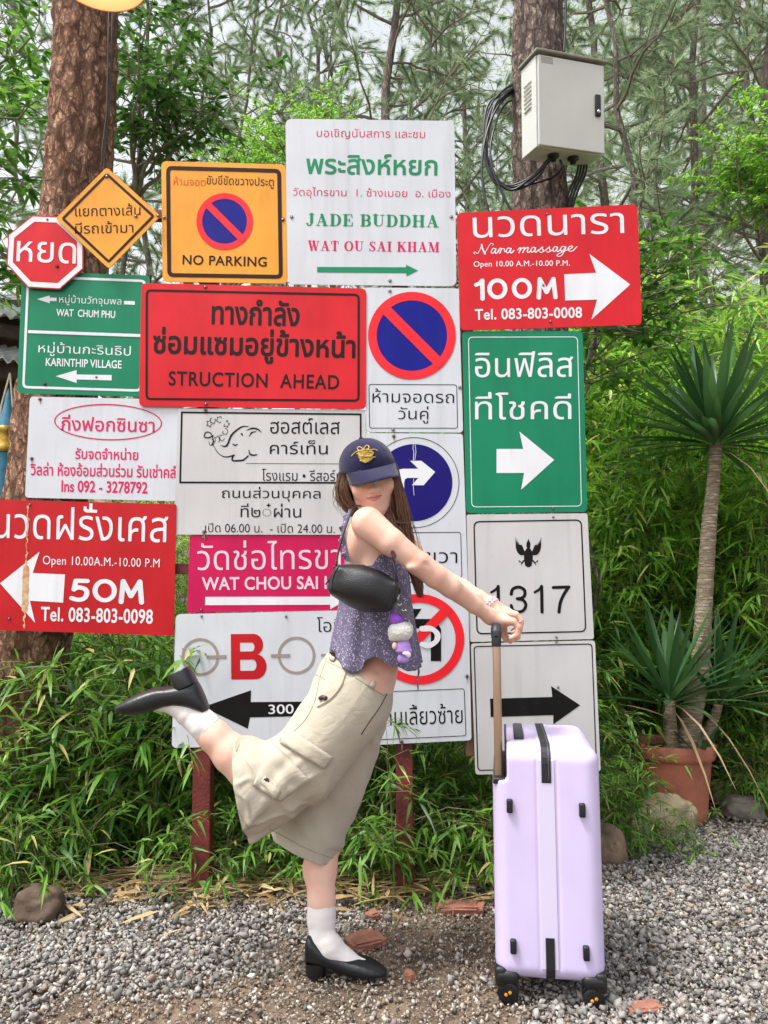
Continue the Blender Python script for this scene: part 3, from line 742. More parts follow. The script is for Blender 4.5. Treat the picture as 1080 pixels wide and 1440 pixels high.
# dry bamboo leaves and straw along the foot of the posts
def _litter():
    rg = np.random.default_rng(33); n = 1500
    x = rg.uniform(-1.8, 0.75, n); y = 3.02 + 0.13 * rg.normal(size=n) + 0.06 * np.sin(3 * x)
    x[1050:] = rg.uniform(0.6, 3.0, 450); y[1050:] = rg.uniform(3.9, 4.9, 450)
    z = rg.uniform(0.012, 0.045, n) + ground_z(x, y); d = randdir(rg, n, -0.12, 0.12)
    V, Q, T = blades(np.stack([x, y, z], 1), d, np.array([[0, 0, 1.0]]) + 0.5 * rg.normal(size=(n, 3)), rg.uniform(0.05, 0.15, n), rg.uniform(0.006, 0.02, n), 0.05, 0.35, 2)
    tag(link('leaf_litter', mesh_np('leaf_litter', V, Q, T), leaf_mat('dry_leaf', srgb(132, 104, 66), srgb(206, 182, 136), srgb(92, 70, 48), 0.15, 0.8)), 'dry fallen bamboo leaves and straw along the foot of the posts', 'leaf litter', kind='stuff')
    st = MB()
    for i in range(90):
        a = rg.uniform(-0.5, 0.5); l = rg.uniform(0.12, 0.5); c = Vector((rg.uniform(-1.6, 0.5), 3.0 + 0.1 * rg.normal(), rg.uniform(0.02, 0.05)))
        d = Vector((math.cos(a), math.sin(a), rg.normal(0, 0.07))) * l / 2
        st.tube([c - d, c + Vector((0, 0, 0.01)), c + d], 0.0022, 4)
    tag(st.build('straw', mat('dry_straw', srgb(186, 160, 112), 0.85, var=0.4, vscale=20)), 'thin dry straw and twigs on the gravel edge', 'straw', kind='stuff')
_litter()
# ------------------------------------------------------------------ the wall of signs
SIGN_Y = 2.90

def sign_mat(name, col, rough=0.36, wear=0.14, spec=0.32):
    """painted sheet: faint grime, a little waviness and fine scratches in gloss"""
    m = bpy.data.materials.new(name); m.use_nodes = True; nd, lk, b = nodes_of(m)
    tc = nd.new('ShaderNodeTexCoord')
    n1 = nd.new('ShaderNodeTexNoise'); n1.inputs['Scale'].default_value = 5; n1.inputs['Detail'].default_value = 8; n1.inputs['Roughness'].default_value = 0.62
    mp = nd.new('ShaderNodeMapping'); mp.inputs['Scale'].default_value = (2.2, 1, 0.7)
    lk.new(tc.outputs['Object'], mp.inputs['Vector']); lk.new(mp.outputs[0], n1.inputs['Vector'])
    r = nd.new('ShaderNodeValToRGB'); r.color_ramp.elements[0].position = 0.33; r.color_ramp.elements[1].position = 0.6
    g = tuple(c * (1 - wear) * 0.98 for c in col)
    r.color_ramp.elements[0].color = (*g, 1); r.color_ramp.elements[1].color = (*col, 1)
    n3 = nd.new('ShaderNodeTexNoise'); n3.inputs['Scale'].default_value = 38; n3.inputs['Detail'].default_value = 6
    lk.new(tc.outputs['Object'], n3.inputs['Vector'])
    r3 = nd.new('ShaderNodeValToRGB'); r3.color_ramp.elements[0].position = 0.66; r3.color_ramp.elements[1].position = 0.74
    mx = nd.new('ShaderNodeMixRGB'); mx.inputs[2].default_value = (*tuple(0.8 * c + 0.02 for c in col), 1)
    lk.new(n3.outputs['Fac'], r3.inputs['Fac']); ma = nd.new('ShaderNodeMath'); ma.operation = 'MULTIPLY'; ma.inputs[1].default_value = 0.5
    lk.new(r3.outputs['Color'], ma.inputs[0]); lk.new(ma.outputs[0], mx.inputs[0])
    lk.new(n1.outputs['Fac'], r.inputs['Fac']); lk.new(r.outputs['Color'], mx.inputs[1]); lk.new(mx.outputs[0], b.inputs['Base Color'])
    ms = nd.new('ShaderNodeMapping'); ms.inputs['Scale'].default_value = (26, 26, 1.6); lk.new(tc.outputs['Object'], ms.inputs['Vector'])
    n4 = nd.new('ShaderNodeTexNoise'); n4.inputs['Scale'].default_value = 1.0; n4.inputs['Detail'].default_value = 6; lk.new(ms.outputs[0], n4.inputs['Vector'])
    r4 = nd.new('ShaderNodeValToRGB'); r4.color_ramp.elements[0].position = 0.54; r4.color_ramp.elements[1].position = 0.78; r4.color_ramp.elements[1].color = (0.32, 0.32, 0.32, 1); lk.new(n4.outputs['Fac'], r4.inputs['Fac'])
    m4 = nd.new('ShaderNodeMixRGB'); m4.inputs[2].default_value = (*tuple(0.6 * c + 0.012 for c in col), 1); lk.new(r4.outputs['Color'], m4.inputs[0]); lk.new(mx.outputs[0], m4.inputs[1]); lk.new(m4.outputs[0], b.inputs['Base Color'])
    b.inputs['Specular IOR Level'].default_value = spec
    rr = nd.new('ShaderNodeMapRange'); rr.inputs['To Min'].default_value = rough - 0.1; rr.inputs['To Max'].default_value = rough + 0.14
    lk.new(n1.outputs['Fac'], rr.inputs['Value']); lk.new(rr.outputs[0], b.inputs['Roughness'])
    n2 = nd.new('ShaderNodeTexNoise'); n2.inputs['Scale'].default_value = 3.5; n2.inputs['Detail'].default_value = 1
    lk.new(tc.outputs['Object'], n2.inputs['Vector'])
    bp = nd.new('ShaderNodeBump'); bp.inputs['Strength'].default_value = 0.35; bp.inputs['Distance'].default_value = 0.02
    lk.new(n2.outputs['Fac'], bp.inputs['Height']); lk.new(bp.outputs['Normal'], b.inputs['Normal'])
    return m

C_RED = srgb(206, 18, 32); C_RED2 = srgb(188, 18, 28); C_WHITE = srgb(203, 207, 213); C_GREEN = srgb(0, 126, 88); C_YEL = srgb(232, 158, 48)
M_WHITE = sign_mat('white_sheet', C_WHITE, 0.42, 0.05); M_GREY = sign_mat('reflective_white_sheet', srgb(196, 195, 194), 0.45, 0.05)
M_RED = sign_mat('red_sheet', C_RED, 0.34); M_RED2 = sign_mat('deep_red_sheet', C_RED2, 0.36); M_GREEN = sign_mat('green_sheet', C_GREEN, 0.34)
M_YEL = sign_mat('amber_sheet', C_YEL, 0.45); M_PINK = sign_mat('magenta_sheet', srgb(196, 0, 80), 0.4); M_BLUE = sign_mat('blue_film', srgb(8, 14, 132), 0.38, 0.14, 0.22)
M_BLUE2 = sign_mat('violet_blue_film', srgb(20, 4, 108), 0.38, 0.14, 0.22)
M_BLACK = sign_mat('black_film', srgb(16, 14, 14), 0.45, 0.3, 0.2); M_BROWN = sign_mat('dark_brown_film', srgb(44, 18, 14), 0.45, 0.2, 0.2)
M_WFILM = sign_mat('white_film', srgb(222, 224, 228), 0.42, 0.06); M_RFILM = sign_mat('red_film', srgb(236, 32, 44), 0.38)
M_PINKF = sign_mat('pink_film', srgb(206, 24, 92), 0.4); M_GREENF = sign_mat('green_film', srgb(0, 134, 84), 0.4)
M_GREYF = sign_mat('taupe_film', srgb(152, 142, 136), 0.45); M_ORANGEF = sign_mat('orange_film', srgb(214, 84, 20), 0.45)
M_DKRED = sign_mat('maroon_film', srgb(34, 7, 9), 0.4, 0.2, 0.22); M_PALEF = sign_mat('pale_pink_film', srgb(236, 200, 214), 0.45)
M_BACK = mat('sign_back_metal', (0.45, 0.45, 0.46), 0.45, 0.8, var=0.3)
M_BOLT = mat('bolt_steel', srgb(142, 138, 132), 0.4, 0.9, var=0.4, vscale=200); M_RUST = mat('rusty_bolt', srgb(104, 66, 48), 0.7, 0.3, var=0.4, vscale=200)
M_RUN = mat('rust_stain', srgb(176, 150, 126), 0.8, var=0.3, vscale=90); M_TAPE = mat('tape_residue', srgb(206, 186, 140), 0.8, var=0.35, vscale=60, col2=srgb(190, 120, 90))

def Zm(ox, oy, s): return lambda *p: [(ox + x / s, oy + y / s) for x, y in p]

def rquad(q, r, n=5):
    """rounded quad outline (px), q = TL TR BR BL"""
    q = [np.array(p, float) for p in q]; out = []
    for i in range(4):
        p = q[i]; a = q[i - 1] - p; b = q[(i + 1) % 4] - p
        a = p + a / np.linalg.norm(a) * r; b = p + b / np.linalg.norm(b) * r
        for k in range(n + 1):
            t = k / n; out.append(a * (1 - t) ** 2 + 2 * p * t * (1 - t) * 0.86 + p * 0.28 * t * (1 - t) + b * t * t)
    return out

def inset(q, d):
    q = [np.array(p, float) for p in q]; n = len(q); out = []
    for i in range(n):
        p = q[i]; a = p - q[i - 1]; b = q[(i + 1) % n] - p
        na = np.array((-a[1], a[0])) / np.linalg.norm(a); nb = np.array((-b[1], b[0])) / np.linalg.norm(b)
        m = na + nb; m = m / (m @ m) * 2
        out.append(p + m * d)
    return out

def clean_poly_mesh(me):
    bm = bmesh.new(); bm.from_mesh(me); bmesh.ops.triangulate(bm, faces=[f for f in bm.faces if len(f.verts) > 4]); bm.to_mesh(me); bm.free()

class Sign:
    """one sign; every outline is given in photo pixels on the sign's own plane at distance Y"""
    def __init__(s, name, quad, rad, m, label, dy=0.0, group='road and shop signs crowded on the frame', poly=None):
        s.Y = SIGN_Y - dy; s.quad = quad; s.white = m in (M_WHITE, M_GREY)
        pts = poly if poly is not None else rquad(quad, rad)
        cen = np.mean(np.array(pts, float), 0)
        s.root = thing(name, P(cen[0], cen[1], s.Y), label, 'sign', group)
        n = len(pts); fr = [P(x, y, s.Y) for x, y in pts]; bk = [v + Vector((0, 0.0035, 0)) for v in fr]
        V = fr + bk
        F = [tuple(range(n))] + [tuple(range(2 * n - 1, n - 1, -1))] + [(i, i + n, (i + 1) % n + n, (i + 1) % n) for i in range(n)]
        o = obj('board', V, F, m); o.data.materials.append(M_BACK); o.data.polygons[1].material_index = 1
        bm = bmesh.new(); bm.from_mesh(o.data); bmesh.ops.recalc_face_normals(bm, faces=bm.faces[:]); bm.to_mesh(o.data); bm.free()
        s.fin(o)
        tl, tr = np.array(quad[0]), np.array(quad[1]); s.ang = math.atan2(tr[1] - tl[1], tr[0] - tl[0])
    def fin(s, o):
        o.location = o.location - s.root.location; o.parent = s.root
        return o
    def flat(s, name, V2, F, m, up=1):
        Y = s.Y - 0.0009 * up
        return s.fin(obj(name, [P(x, y, Y) for x, y in V2], F, m))
    def poly(s, name, pts, m, up=1):
        o = s.flat(name, pts, [tuple(range(len(pts)))], m, up); clean_poly_mesh(o.data); return o
    def ring(s, name, outer, inner, m, up=1):
        n = len(outer)
        return s.flat(name, list(outer) + list(inner), [(i, (i + 1) % n, n + (i + 1) % n, n + i) for i in range(n)], m, up)
    def frame(s, q, th, r, m, up=1, name='border_line'):
        return s.ring(name, rquad(q, r), rquad(inset(q, th), max(r - th, 0.6)), m, up)
    def circ(s, c, r, rin, m, up=1, name='ring', ry=None, rot=0.0, n=64):
        k = 1.0 if ry is None else ry / r; cr, sr = math.cos(rot), math.sin(rot)
        def pt(a, rr, ryy): x, y = rr * math.cos(a), ryy * math.sin(a); return (c[0] + x * cr - y * sr, c[1] + x * sr + y * cr)
        A = [2 * PI * i / n for i in range(n)]
        o = [pt(a, r, r * k) for a in A]
        if rin <= 0: return s.poly(name, o, m, up)
        return s.ring(name, o, [pt(a, rin, r * k - (r - rin)) for a in A], m, up)
    def text(s, body, x0, y0, x1, y1, m, bold=0.0, rot=None, spacing=1.0, up=1, name='lettering', mesh=None):
        V, F = mesh if mesh is not None else text2d(body, bold, spacing)
        a, b = V.min(0), V.max(0); rot = s.ang if rot is None else rot
        u = ((V[:, 0] - a[0]) / (b[0] - a[0]) - 0.5) * (x1 - x0)
        v = ((V[:, 1] - a[1]) / (b[1] - a[1]) - 0.5) * (y1 - y0)
        if mesh is None: v = -v
        cx, cy = (x0 + x1) / 2, (y0 + y1) / 2; cr, sr = math.cos(rot), math.sin(rot)
        return s.flat(name, np.stack([cx + u * cr - v * sr, cy + u * sr + v * cr], 1), F, m, up)
    def marks(s, name, paths, m, h=0.35, up=1):
        V, F = strokes2d(paths, h); return s.flat(name, V, F, m, up)
    def bolt(s, *pts, m=None, r=2.0):
        for x, y in pts:
            c = P(x, y, s.Y - 0.001); k = s.Y / FPX
            b = MB(); b.lathe([(0.0, 0.004), (r * k * 0.55, 0.0036), (r * k * 0.9, 0.0022), (r * k, 0.0)], c, 10, Matrix.Rotation(PI / 2, 3, 'X'))
            b.lathe([(r * k * 1.5, 0.0006), (r * k * 1.5, -0.0008)], c, 10, Matrix.Rotation(PI / 2, 3, 'X'))
            o = b.build('bolt', m or M_BOLT); s.fin(o)
            if m is not None and s.white:
                k_ = 6 + (x * 7.3 + y * 3.1) % 9; s.marks('rust_run', [([(x, y + 1.5), (x + 0.3, y + k_ * 0.5), (x + 0.1, y + k_)], [2.0, 1.1, 0.4])], M_RUN, 0.25, 1)

def arc(c, r, a0, a1, n=10, ry=None):
    ry = r if ry is None else ry
    return [(c[0] + r * math.cos(math.radians(a0 + (a1 - a0) * i / n)), c[1] + ry * math.sin(math.radians(a0 + (a1 - a0) * i / n))) for i in range(n + 1)]

# --- fat-and-thin serif capitals and hand-drawn digits as strokes in a unit box (y down, height 1)
def serif_word(word, gap=0.16):
    T, t = 0.235, 0.06
    def st(x, a=0.0, b=1.0, w=T): return ([(x, a + w / 2 * 0.0), (x, b)], w)
    def sf(x0, x1, y): return ([(x0, y), (x1, y)], t)
    G = {
     'J': (0.62, [([(0.42, 0.03), (0.42, 0.72)], T), (arc((0.24, 0.74), 0.19, 0, 150, 8, 0.24), t * 1.7), ([(0.09, 0.84), (0.1, 0.83)], 0.17), sf(0.22, 0.62, 0.03)]),
     'A': (0.92, [([(0.42, 0.04), (0.12, 0.97)], t), ([(0.44, 0.08), (0.7, 0.92)], T), ([(0.25, 0.66), (0.6, 0.66)], t), sf(0.0, 0.28, 0.97), sf(0.52, 0.92, 0.97)]),
     'D': (0.85, [([(0.2, 0.08), (0.2, 0.92)], T), sf(0.0, 0.45, 0.03), sf(0.0, 0.45, 0.97), (arc((0.42, 0.5), 0.33, -90, 90, 12, 0.47), [t, t, .1, .15, .2, .22, .23, .22, .2, .15, .1, t, t])]),
     'E': (0.75, [([(0.2, 0.08), (0.2, 0.92)], T), sf(0.0, 0.68, 0.03), sf(0.0, 0.72, 0.97), sf(0.2, 0.5, 0.5), ([(0.67, 0.04), (0.69, 0.26)], t * 1.3), ([(0.71, 0.95), (0.73, 0.7)], t * 1.3), ([(0.5, 0.4), (0.5, 0.6)], t * 1.3)]),
     'B': (0.8, [([(0.2, 0.08), (0.2, 0.92)], T), sf(0.0, 0.45, 0.03), sf(0.0, 0.45, 0.97), sf(0.2, 0.45, 0.49), (arc((0.42, 0.26), 0.25, -90, 90, 8, 0.23), [t, .09, .16, .2, .2, .2, .16, .09, t]), (arc((0.42, 0.73), 0.29, -90, 90, 8, 0.24), [t, .09, .16, .2, .22, .2, .16, .09, t])]),
     'U': (0.9, [([(0.2, 0.03), (0.2, 0.65)], T), (arc((0.46, 0.66), 0.27, 180, 0, 10, 0.3), [T, .19, .15, .1, .08, t, t, t, t, t, t]), ([(0.73, 0.03), (0.73, 0.66)], t), sf(0.0, 0.42, 0.03), sf(0.58, 0.88, 0.03)]),
     'H': (0.95, [([(0.2, 0.08), (0.2, 0.92)], T), ([(0.75, 0.08), (0.75, 0.92)], T), sf(0.0, 0.4, 0.03), sf(0.0, 0.4, 0.97), sf(0.55, 0.95, 0.03), sf(0.55, 0.95, 0.97), sf(0.2, 0.75, 0.5)]),
     'W': (1.2, [([(0.18, 0.06), (0.4, 0.92)], T), ([(0.42, 0.96), (0.62, 0.1)], t), ([(0.6, 0.06), (0.82, 0.92)], T), ([(0.84, 0.96), (1.08, 0.05)], t), sf(0.0, 0.36, 0.03), sf(0.45, 0.78, 0.03), sf(0.96, 1.2, 0.03)]),
     'T': (0.78, [([(0.39, 0.05), (0.39, 0.94)], T), sf(0.03, 0.75, 0.03), ([(0.04, 0.04), (0.03, 0.28)], t * 1.3), ([(0.74, 0.04), (0.75, 0.28)], t * 1.3), sf(0.2, 0.58, 0.97)]),
     'O': (0.92, [(arc((0.46, 0.5), 0.36, 0, 360, 24, 0.47), [t + 0.17 * abs(math.cos(2 * PI * i / 24)) ** 1.5 for i in range(25)])]),
     'S': (0.68, [(spline([(0.58, 0.2), (0.45, 0.05), (0.25, 0.06), (0.13, 0.22), (0.25, 0.42), (0.48, 0.58), (0.58, 0.78), (0.42, 0.95), (0.2, 0.94), (0.08, 0.76)], 22), [t + 0.14 * math.exp(-((i - 10.5) / 5.0) ** 2) for i in range(22)]), ([(0.59, 0.04), (0.6, 0.26)], t * 1.2), ([(0.07, 0.72), (0.07, 0.96)], t * 1.2)]),
     'I': (0.42, [([(0.21, 0.08), (0.21, 0.92)], T), sf(0.0, 0.42, 0.03), sf(0.0, 0.42, 0.97)]),
     'K': (0.92, [([(0.2, 0.08), (0.2, 0.92)], T), sf(0.0, 0.4, 0.03), sf(0.0, 0.4, 0.97), ([(0.28, 0.56), (0.76, 0.05)], t), ([(0.42, 0.42), (0.74, 0.92)], T), sf(0.6, 0.88, 0.03), sf(0.54, 0.94, 0.97)]),
     'M': (1.12, [([(0.14, 0.05), (0.14, 0.95)], t), ([(0.22, 0.08), (0.52, 0.9)], T), ([(0.54, 0.95), (0.86, 0.05)], t), ([(0.92, 0.08), (0.92, 0.92)], T), sf(0.0, 0.3, 0.03), sf(0.0, 0.28, 0.97), sf(0.78, 1.12, 0.03), sf(0.72, 1.12, 0.97)]),
    }
    x = 0; out = []
    for ch in word:
        if ch == ' ': x += 0.45; continue
        w, st_ = G[ch]
        for pts, wd in st_: out.append(([(px_ + x, py_) for px_, py_ in pts], wd))
        x += w + gap
    return out

def digits(word, T, adv):
    G = {'1': [([(0.08, 0.27), (0.24, 0.2), (0.36, 0.05), (0.36, 1.0)], T)],
         '3': [(spline([(0.05, 0.27), (0.12, 0.1), (0.32, 0.04), (0.55, 0.12), (0.58, 0.3), (0.46, 0.44), (0.3, 0.47)], 20), T), (spline([(0.3, 0.47), (0.5, 0.5), (0.64, 0.68), (0.58, 0.88), (0.36, 0.97), (0.14, 0.91), (0.04, 0.7)], 20), T)],
         '7': [([(0.02, 0.06), (0.64, 0.06)], T), (spline([(0.62, 0.06), (0.42, 0.35), (0.3, 0.66), (0.26, 1.0)], 12), T)],
         '0': [(arc((0.42, 0.5), 0.36, 0, 360, 28, 0.44), T)],
         '5': [([(0.62, 0.08), (0.2, 0.08), (0.14, 0.48)], T), (spline([(0.14, 0.46), (0.32, 0.38), (0.56, 0.46), (0.62, 0.66), (0.52, 0.88), (0.3, 0.95), (0.06, 0.88)], 20), T)],
         'M': [([(0.06, 1.0), (0.12, 0.04), (0.42, 0.72), (0.74, 0.04), (0.82, 1.0)], T)]}
    x = 0; out = []
    for ch in word:
        for pts, wd in G[ch]: out.append(([(a + x, b) for a, b in pts], wd))
        x += adv[ch]
    return out

# 1 stop octagon
_oct = [(45.5, 303), (83, 304.5), (117, 336), (117.2, 378), (84, 407), (39.5, 404.5), (9.3, 372), (11.5, 330)]
s = Sign('stop_sign', [(12, 303), (117, 306), (117, 407), (9, 405)], 0, M_RED, 'red octagonal stop sign with white rim, overlapped by the yellow diamond', dy=0.012, poly=_oct)
s.ring('border_line', inset(_oct, 1.6), inset(_oct, 8.6), M_WFILM)
s.text('หยด', 23.5, 340, 107, 369.5, M_WFILM, 0.012, rot=0.04); s.bolt((80.4, 374.4), m=M_RUST); s.bolt((66.7, 309), m=M_RUST, r=1.3)
# 2 diamond
_dia = [(150, 235), (226, 303.5), (153, 378), (78, 307.5)]
s = Sign('warning_sign', _dia, 5, M_YEL, 'yellow diamond warning sign with two lines of dark Thai writing', dy=0.022)
s.frame(inset(_dia, 5.5), 3.6, 4, M_BROWN)
s.text('แยกตางเส้น', 105.5, 286.5, 197.5, 303.5, M_BROWN, 0.008, rot=-0.02); s.text('มีรถเข้ามา', 105.5, 311, 187.5, 328, M_BROWN, 0.008, rot=-0.02)
s.bolt((191, 304), (222.5, 303.3), (150, 248), r=2.2)
# 3 no parking (yellow)
q = [(226.8, 226.4), (401.8, 231.2), (404.5, 398.8), (228.7, 396)]
s = Sign('no_parking_sign', q, 8, M_YEL, 'square yellow sign reading NO PARKING under a red and blue circle')
s.frame(inset(q, 6.6), 5.6, 9, M_BROWN)
s.circ((315.8, 311.2), 39.7, 31.5, M_RFILM, 2); s.circ((315.8, 311.2), 31.6, 0, M_BLUE, 1, name='blue_disc')
s.marks('slash', [([(292, 287.5), (339.6, 335)], 9.6)], M_RFILM, up=3)
s.text('ห้ามจอด', 244.3, 248.6, 289, 260.8, M_ORANGEF, 0.012); s.text('ขับขี่ขัดขวางประตู', 290.5, 246.5, 385, 264.5, M_BROWN, 0.008)
s.text('NO PARKING', 256.7, 359.8, 375.3, 373.6, M_BROWN, 0.036, spacing=1.06); s.bolt((231, 306), (397.5, 309), (398, 308.5))
# 4 temple sign
q = [(401.4, 167), (638.7, 170), (641.8, 402.5), (404, 399.8)]
s = Sign('temple_sign', q, 10, M_WHITE, 'tall white sign reading JADE BUDDHA above a long green arrow')
s.text('บอเชิญนับสการ และชม', 445.3, 181, 597.8, 195.8, M_PINKF, 0.0); s.text('พระสิงห์หยก', 430.6, 216.5, 615.3, 246, M_GREENF, 0.034)
s.text('วัดอุไทรขาม  1. ซ้างเมอย  อ. เมือง', 412, 264, 633.6, 280, M_PINKF, 0.0)
s.text('', 430.6, 300.3, 617.3, 319, M_GREENF, mesh=strokes2d(serif_word('JADE BUDDHA'), 0.022)); s.text('', 432.5, 338.4, 618, 354, M_PINKF, mesh=strokes2d(serif_word('WAT OU SAI KHAM'), 0.022))
s.poly('arrow', [(446, 375.3), (571, 375.8), (571, 372.2), (588, 380.4), (571.5, 388.4), (571.3, 384), (446, 383)], M_GREENF)
s.bolt((410.3, 305.3), (634.8, 305.3), (548.4, 394.8))
# 5 massage 100 m
q = [(642, 299.4), (896.3, 287.2), (902.8, 456.5), (647.5, 464.8)]; z = Zm(640, 280, 3.857)
s = Sign('massage_sign', q, 8, M_RED, 'tilted red sign reading Nara massage 100M with a white arrow to the right', dy=0.004)
s.text('นวดนารา', 665, 302.2, 877.5, 331.5, M_WFILM, 0.008, rot=-0.031)
_scr = []
def script(pts, w, n=18): _scr.append((spline(pts, n), w))
script([(2, 19), (0, 16), (3, 15), (6, 18), (9, 13), (14, 1)], 1.2); script([(13, 1), (14, 8), (18, 19)], 2.6); script([(17, 19), (22, 9), (27, 0), (31, 0), (31, 3)], 1.1)
def low_a(x): script([(x + 7, 10), (x + 3, 9), (x, 14), (x + 1, 18), (x + 4, 17), (x + 7, 11)], 1.7); script([(x + 7.5, 10), (x + 6, 16), (x + 8, 18.5), (x + 12, 14)], 2.0)
def low_r(x): script([(x - 1, 14), (x + 2, 9), (x + 4, 11), (x + 1.5, 18.5)], 1.8); script([(x + 3, 12), (x + 6, 10), (x + 9, 11), (x + 9, 16), (x + 12, 14)], 1.5)
def low_s(x): script([(x - 2, 16), (x + 3, 10), (x + 5, 9), (x + 4, 12), (x + 6, 16), (x + 3, 19), (x, 18)], 1.7); script([(x + 4, 18.6), (x + 8, 16), (x + 10, 14)], 1.1)
low_a(28); low_r(40); low_a(52)
script([(70, 13), (74, 9), (75, 11), (72, 18.6)], 1.9); script([(74, 13), (79, 9), (81, 10), (78, 18.6)], 1.9); script([(80, 13), (85, 9), (87, 10), (85, 16), (87, 18.5), (91, 15)], 1.9)
low_a(91); low_s(105); low_s(116); low_a(126)
script([(146, 10), (141, 9), (138, 14), (140, 18), (146, 11)], 1.7); script([(147, 10), (143, 20), (138, 27), (133, 27), (134, 23), (150, 15)], 1.6)
script([(150, 15), (156, 12), (157, 9), (153, 9), (150, 14), (153, 18.5), (158, 17), (164, 10)], 1.6)
s.text('', 665.5, 340.5, 812, 362.5, M_WFILM, rot=-0.028, mesh=strokes2d(_scr, 0.4), name='script_lettering')
s.text('Open 10.00 A.M.-10.00 P.M.', 666, 366.6, 801.3, 376.8, M_WFILM, 0.022, rot=-0.012, spacing=1.05)
s.text('', 666.7, 390.5, 784, 422, M_WFILM, rot=-0.02, mesh=strokes2d(digits('100M', 0.2, {'1': 0.62, '0': 1.12, 'M': 1.0}), 0.025))
s.poly('arrow', z((592, 408), (765, 400), (728, 297), (950, 463), (740, 652), (770, 545), (597, 550)), M_WFILM)
s.text('Tel. 083-803-0008', 667.7, 433, 818.4, 448.5, M_WFILM, 0.04, rot=-0.02, spacing=1.05); s.bolt((774.3, 452.4), (769.6, 301), (764, 401), r=1.6)
# 6 green village sign
q = [(31, 381), (211, 387.5), (205, 558), (24, 553)]
s = Sign('village_sign', q, 8, M_GREEN, 'green sign reading KARINTHIP VILLAGE, in two halves with white arrows to the left', dy=-0.004)
s.frame([(38, 387), (205.5, 393.5), (199, 551), (31, 546)], 3.4, 8, M_WFILM)
s.poly('divider', [(39.5, 464.2), (203, 470), (203, 474.2), (39.3, 468.4)], M_WFILM, 2)
s.poly('arrow', [(52, 420.7), (70, 415.5), (70, 418.4), (79.5, 418.8), (79.5, 423.5), (70, 423.2), (70, 426.4)], M_WFILM); s.text('หมู่บ้านวัทจุมพล', 83.3, 415.5, 170.7, 430.5, M_WFILM, 0.0)
s.poly('bar', [(174.4, 423), (189.5, 423.6), (189.5, 428.6), (174.4, 428)], M_WFILM); s.text('WAT  CHUM PHU', 79.3, 435.6, 162, 446, M_WFILM, 0.034)
s.text('หมู่บ้านกะรินธิป', 54, 482.5, 184, 502.5, M_WFILM, 0.004); s.text('KARINTHIP VILLAGE', 64.4, 505, 171, 516.5, M_WFILM, 0.034)
s.poly('arrow', [(78.2, 529), (107.8, 520.4), (107.8, 526.6), (157, 527.4), (157, 535), (107.8, 533.6), (107.8, 538.6)], M_WFILM); s.bolt((135.5, 530.5), r=1.2, m=M_RUST); s.bolt((63, 540), m=M_RUST)
# 7 construction ahead
q = [(198.8, 398), (515, 405.6), (514.5, 575.4), (195.5, 571.4)]
s = Sign('construction_sign', q, 8, M_RED, 'wide red sign with black Thai writing reading STRUCTION AHEAD', dy=0.004)
s.frame([(204.8, 406.6), (506, 413), (505.8, 565), (204.5, 562.6)], 3.2, 8, M_DKRED)
s.text('ทางกำลัง', 297.7, 421, 421.4, 458, M_DKRED, 0.046); s.text('ซ่อมแซมอยู่ข้างหน้า', 215, 462.5, 500, 511.6, M_DKRED, 0.046); s.text('STRUCTION  AHEAD', 237.2, 524.5, 477, 545, M_DKRED, 0.034, spacing=1.1)
s.bolt((288.6, 403.6), (289.5, 568.3))
# 8 no parking on even days
q = [(512.5, 404.2), (645, 405.4), (651.3, 608.3), (515, 607.6)]
s = Sign('no_parking_sign', q, 6, M_WHITE, 'white sign with a big blue and red no-parking circle over a boxed Thai text')
s.circ((579.2, 472), 61.7, 49.6, M_RFILM, 2); s.circ((579.2, 472), 49.7, 0, M_BLUE, 1, name='blue_disc'); s.marks('slash', [([(542, 434.8), (616.4, 509.2)], 14.3)], M_RFILM, up=3)
s.frame([(518.3, 540), (642.6, 540.6), (644, 602.6), (519.2, 602.4)], 0.95, 4, M_BLACK); s.text('ห้ามจอดรถ', 523.8, 546.6, 638.7, 566.4, M_BLACK, 0.0); s.text('วันคู่', 560, 571, 602.5, 595.4, M_BLACK, 0.0)
s.bolt((548.3, 409.5), (553, 604.4), (646.7, 545))
# 9 green restaurant sign
q = [(650, 466), (819.4, 465.4), (826, 720), (655.6, 721.6)]; z = Zm(420, 560, 2.4545)
s = Sign('direction_sign', q, 7, M_GREEN, 'tall green sign with two white Thai words over a white arrow pointing right')
s.frame([(658.2, 473.6), (812.6, 473.2), (818.2, 712.2), (663, 713.4)], 1.1, 7, M_WFILM); s.text('อินฟิลิส', 668, 494, 806, 530.5, M_WFILM, 0.008); s.text('ที่โชคดี', 668, 551, 803.5, 590, M_WFILM, 0.008)
s.poly('arrow', z((683, 175), (775, 175), (762, 115), (882, 213), (768, 316), (778, 258), (683, 258)), M_WFILM); s.bolt((777.6, 715), r=1.2)
# 10 white real-estate sign
q = [(42, 557.6), (254, 562), (248, 704.8), (35, 699.7)]
s = Sign('property_sign', q, 6, M_WHITE, 'white sign with pink Thai writing, the name inside a pink oval', dy=-0.004)
s.circ((152, 593.6), 76, 74.2, M_PINKF, name='oval', ry=25.6, rot=0.025); s.text('กิ่งฟอกซินซา', 86.3, 584, 217.5, 607, M_PINKF, 0.026, rot=0.02); s.text('รับจดจำหน่าย', 105.8, 629.2, 194.5, 646.4, M_PINKF, 0.036)
s.text('วิลล่า ห้องอ้อมส่วนร่วม รับเช่าคลํ', 42.4, 651.5, 247.5, 670.5, M_PINKF, 0.036); s.text('Ins 092 - 3278792', 86.3, 676.4, 207.5, 693, M_PINKF, 0.04); s.bolt((56.4, 561.5), (44.7, 645), m=M_RUST)
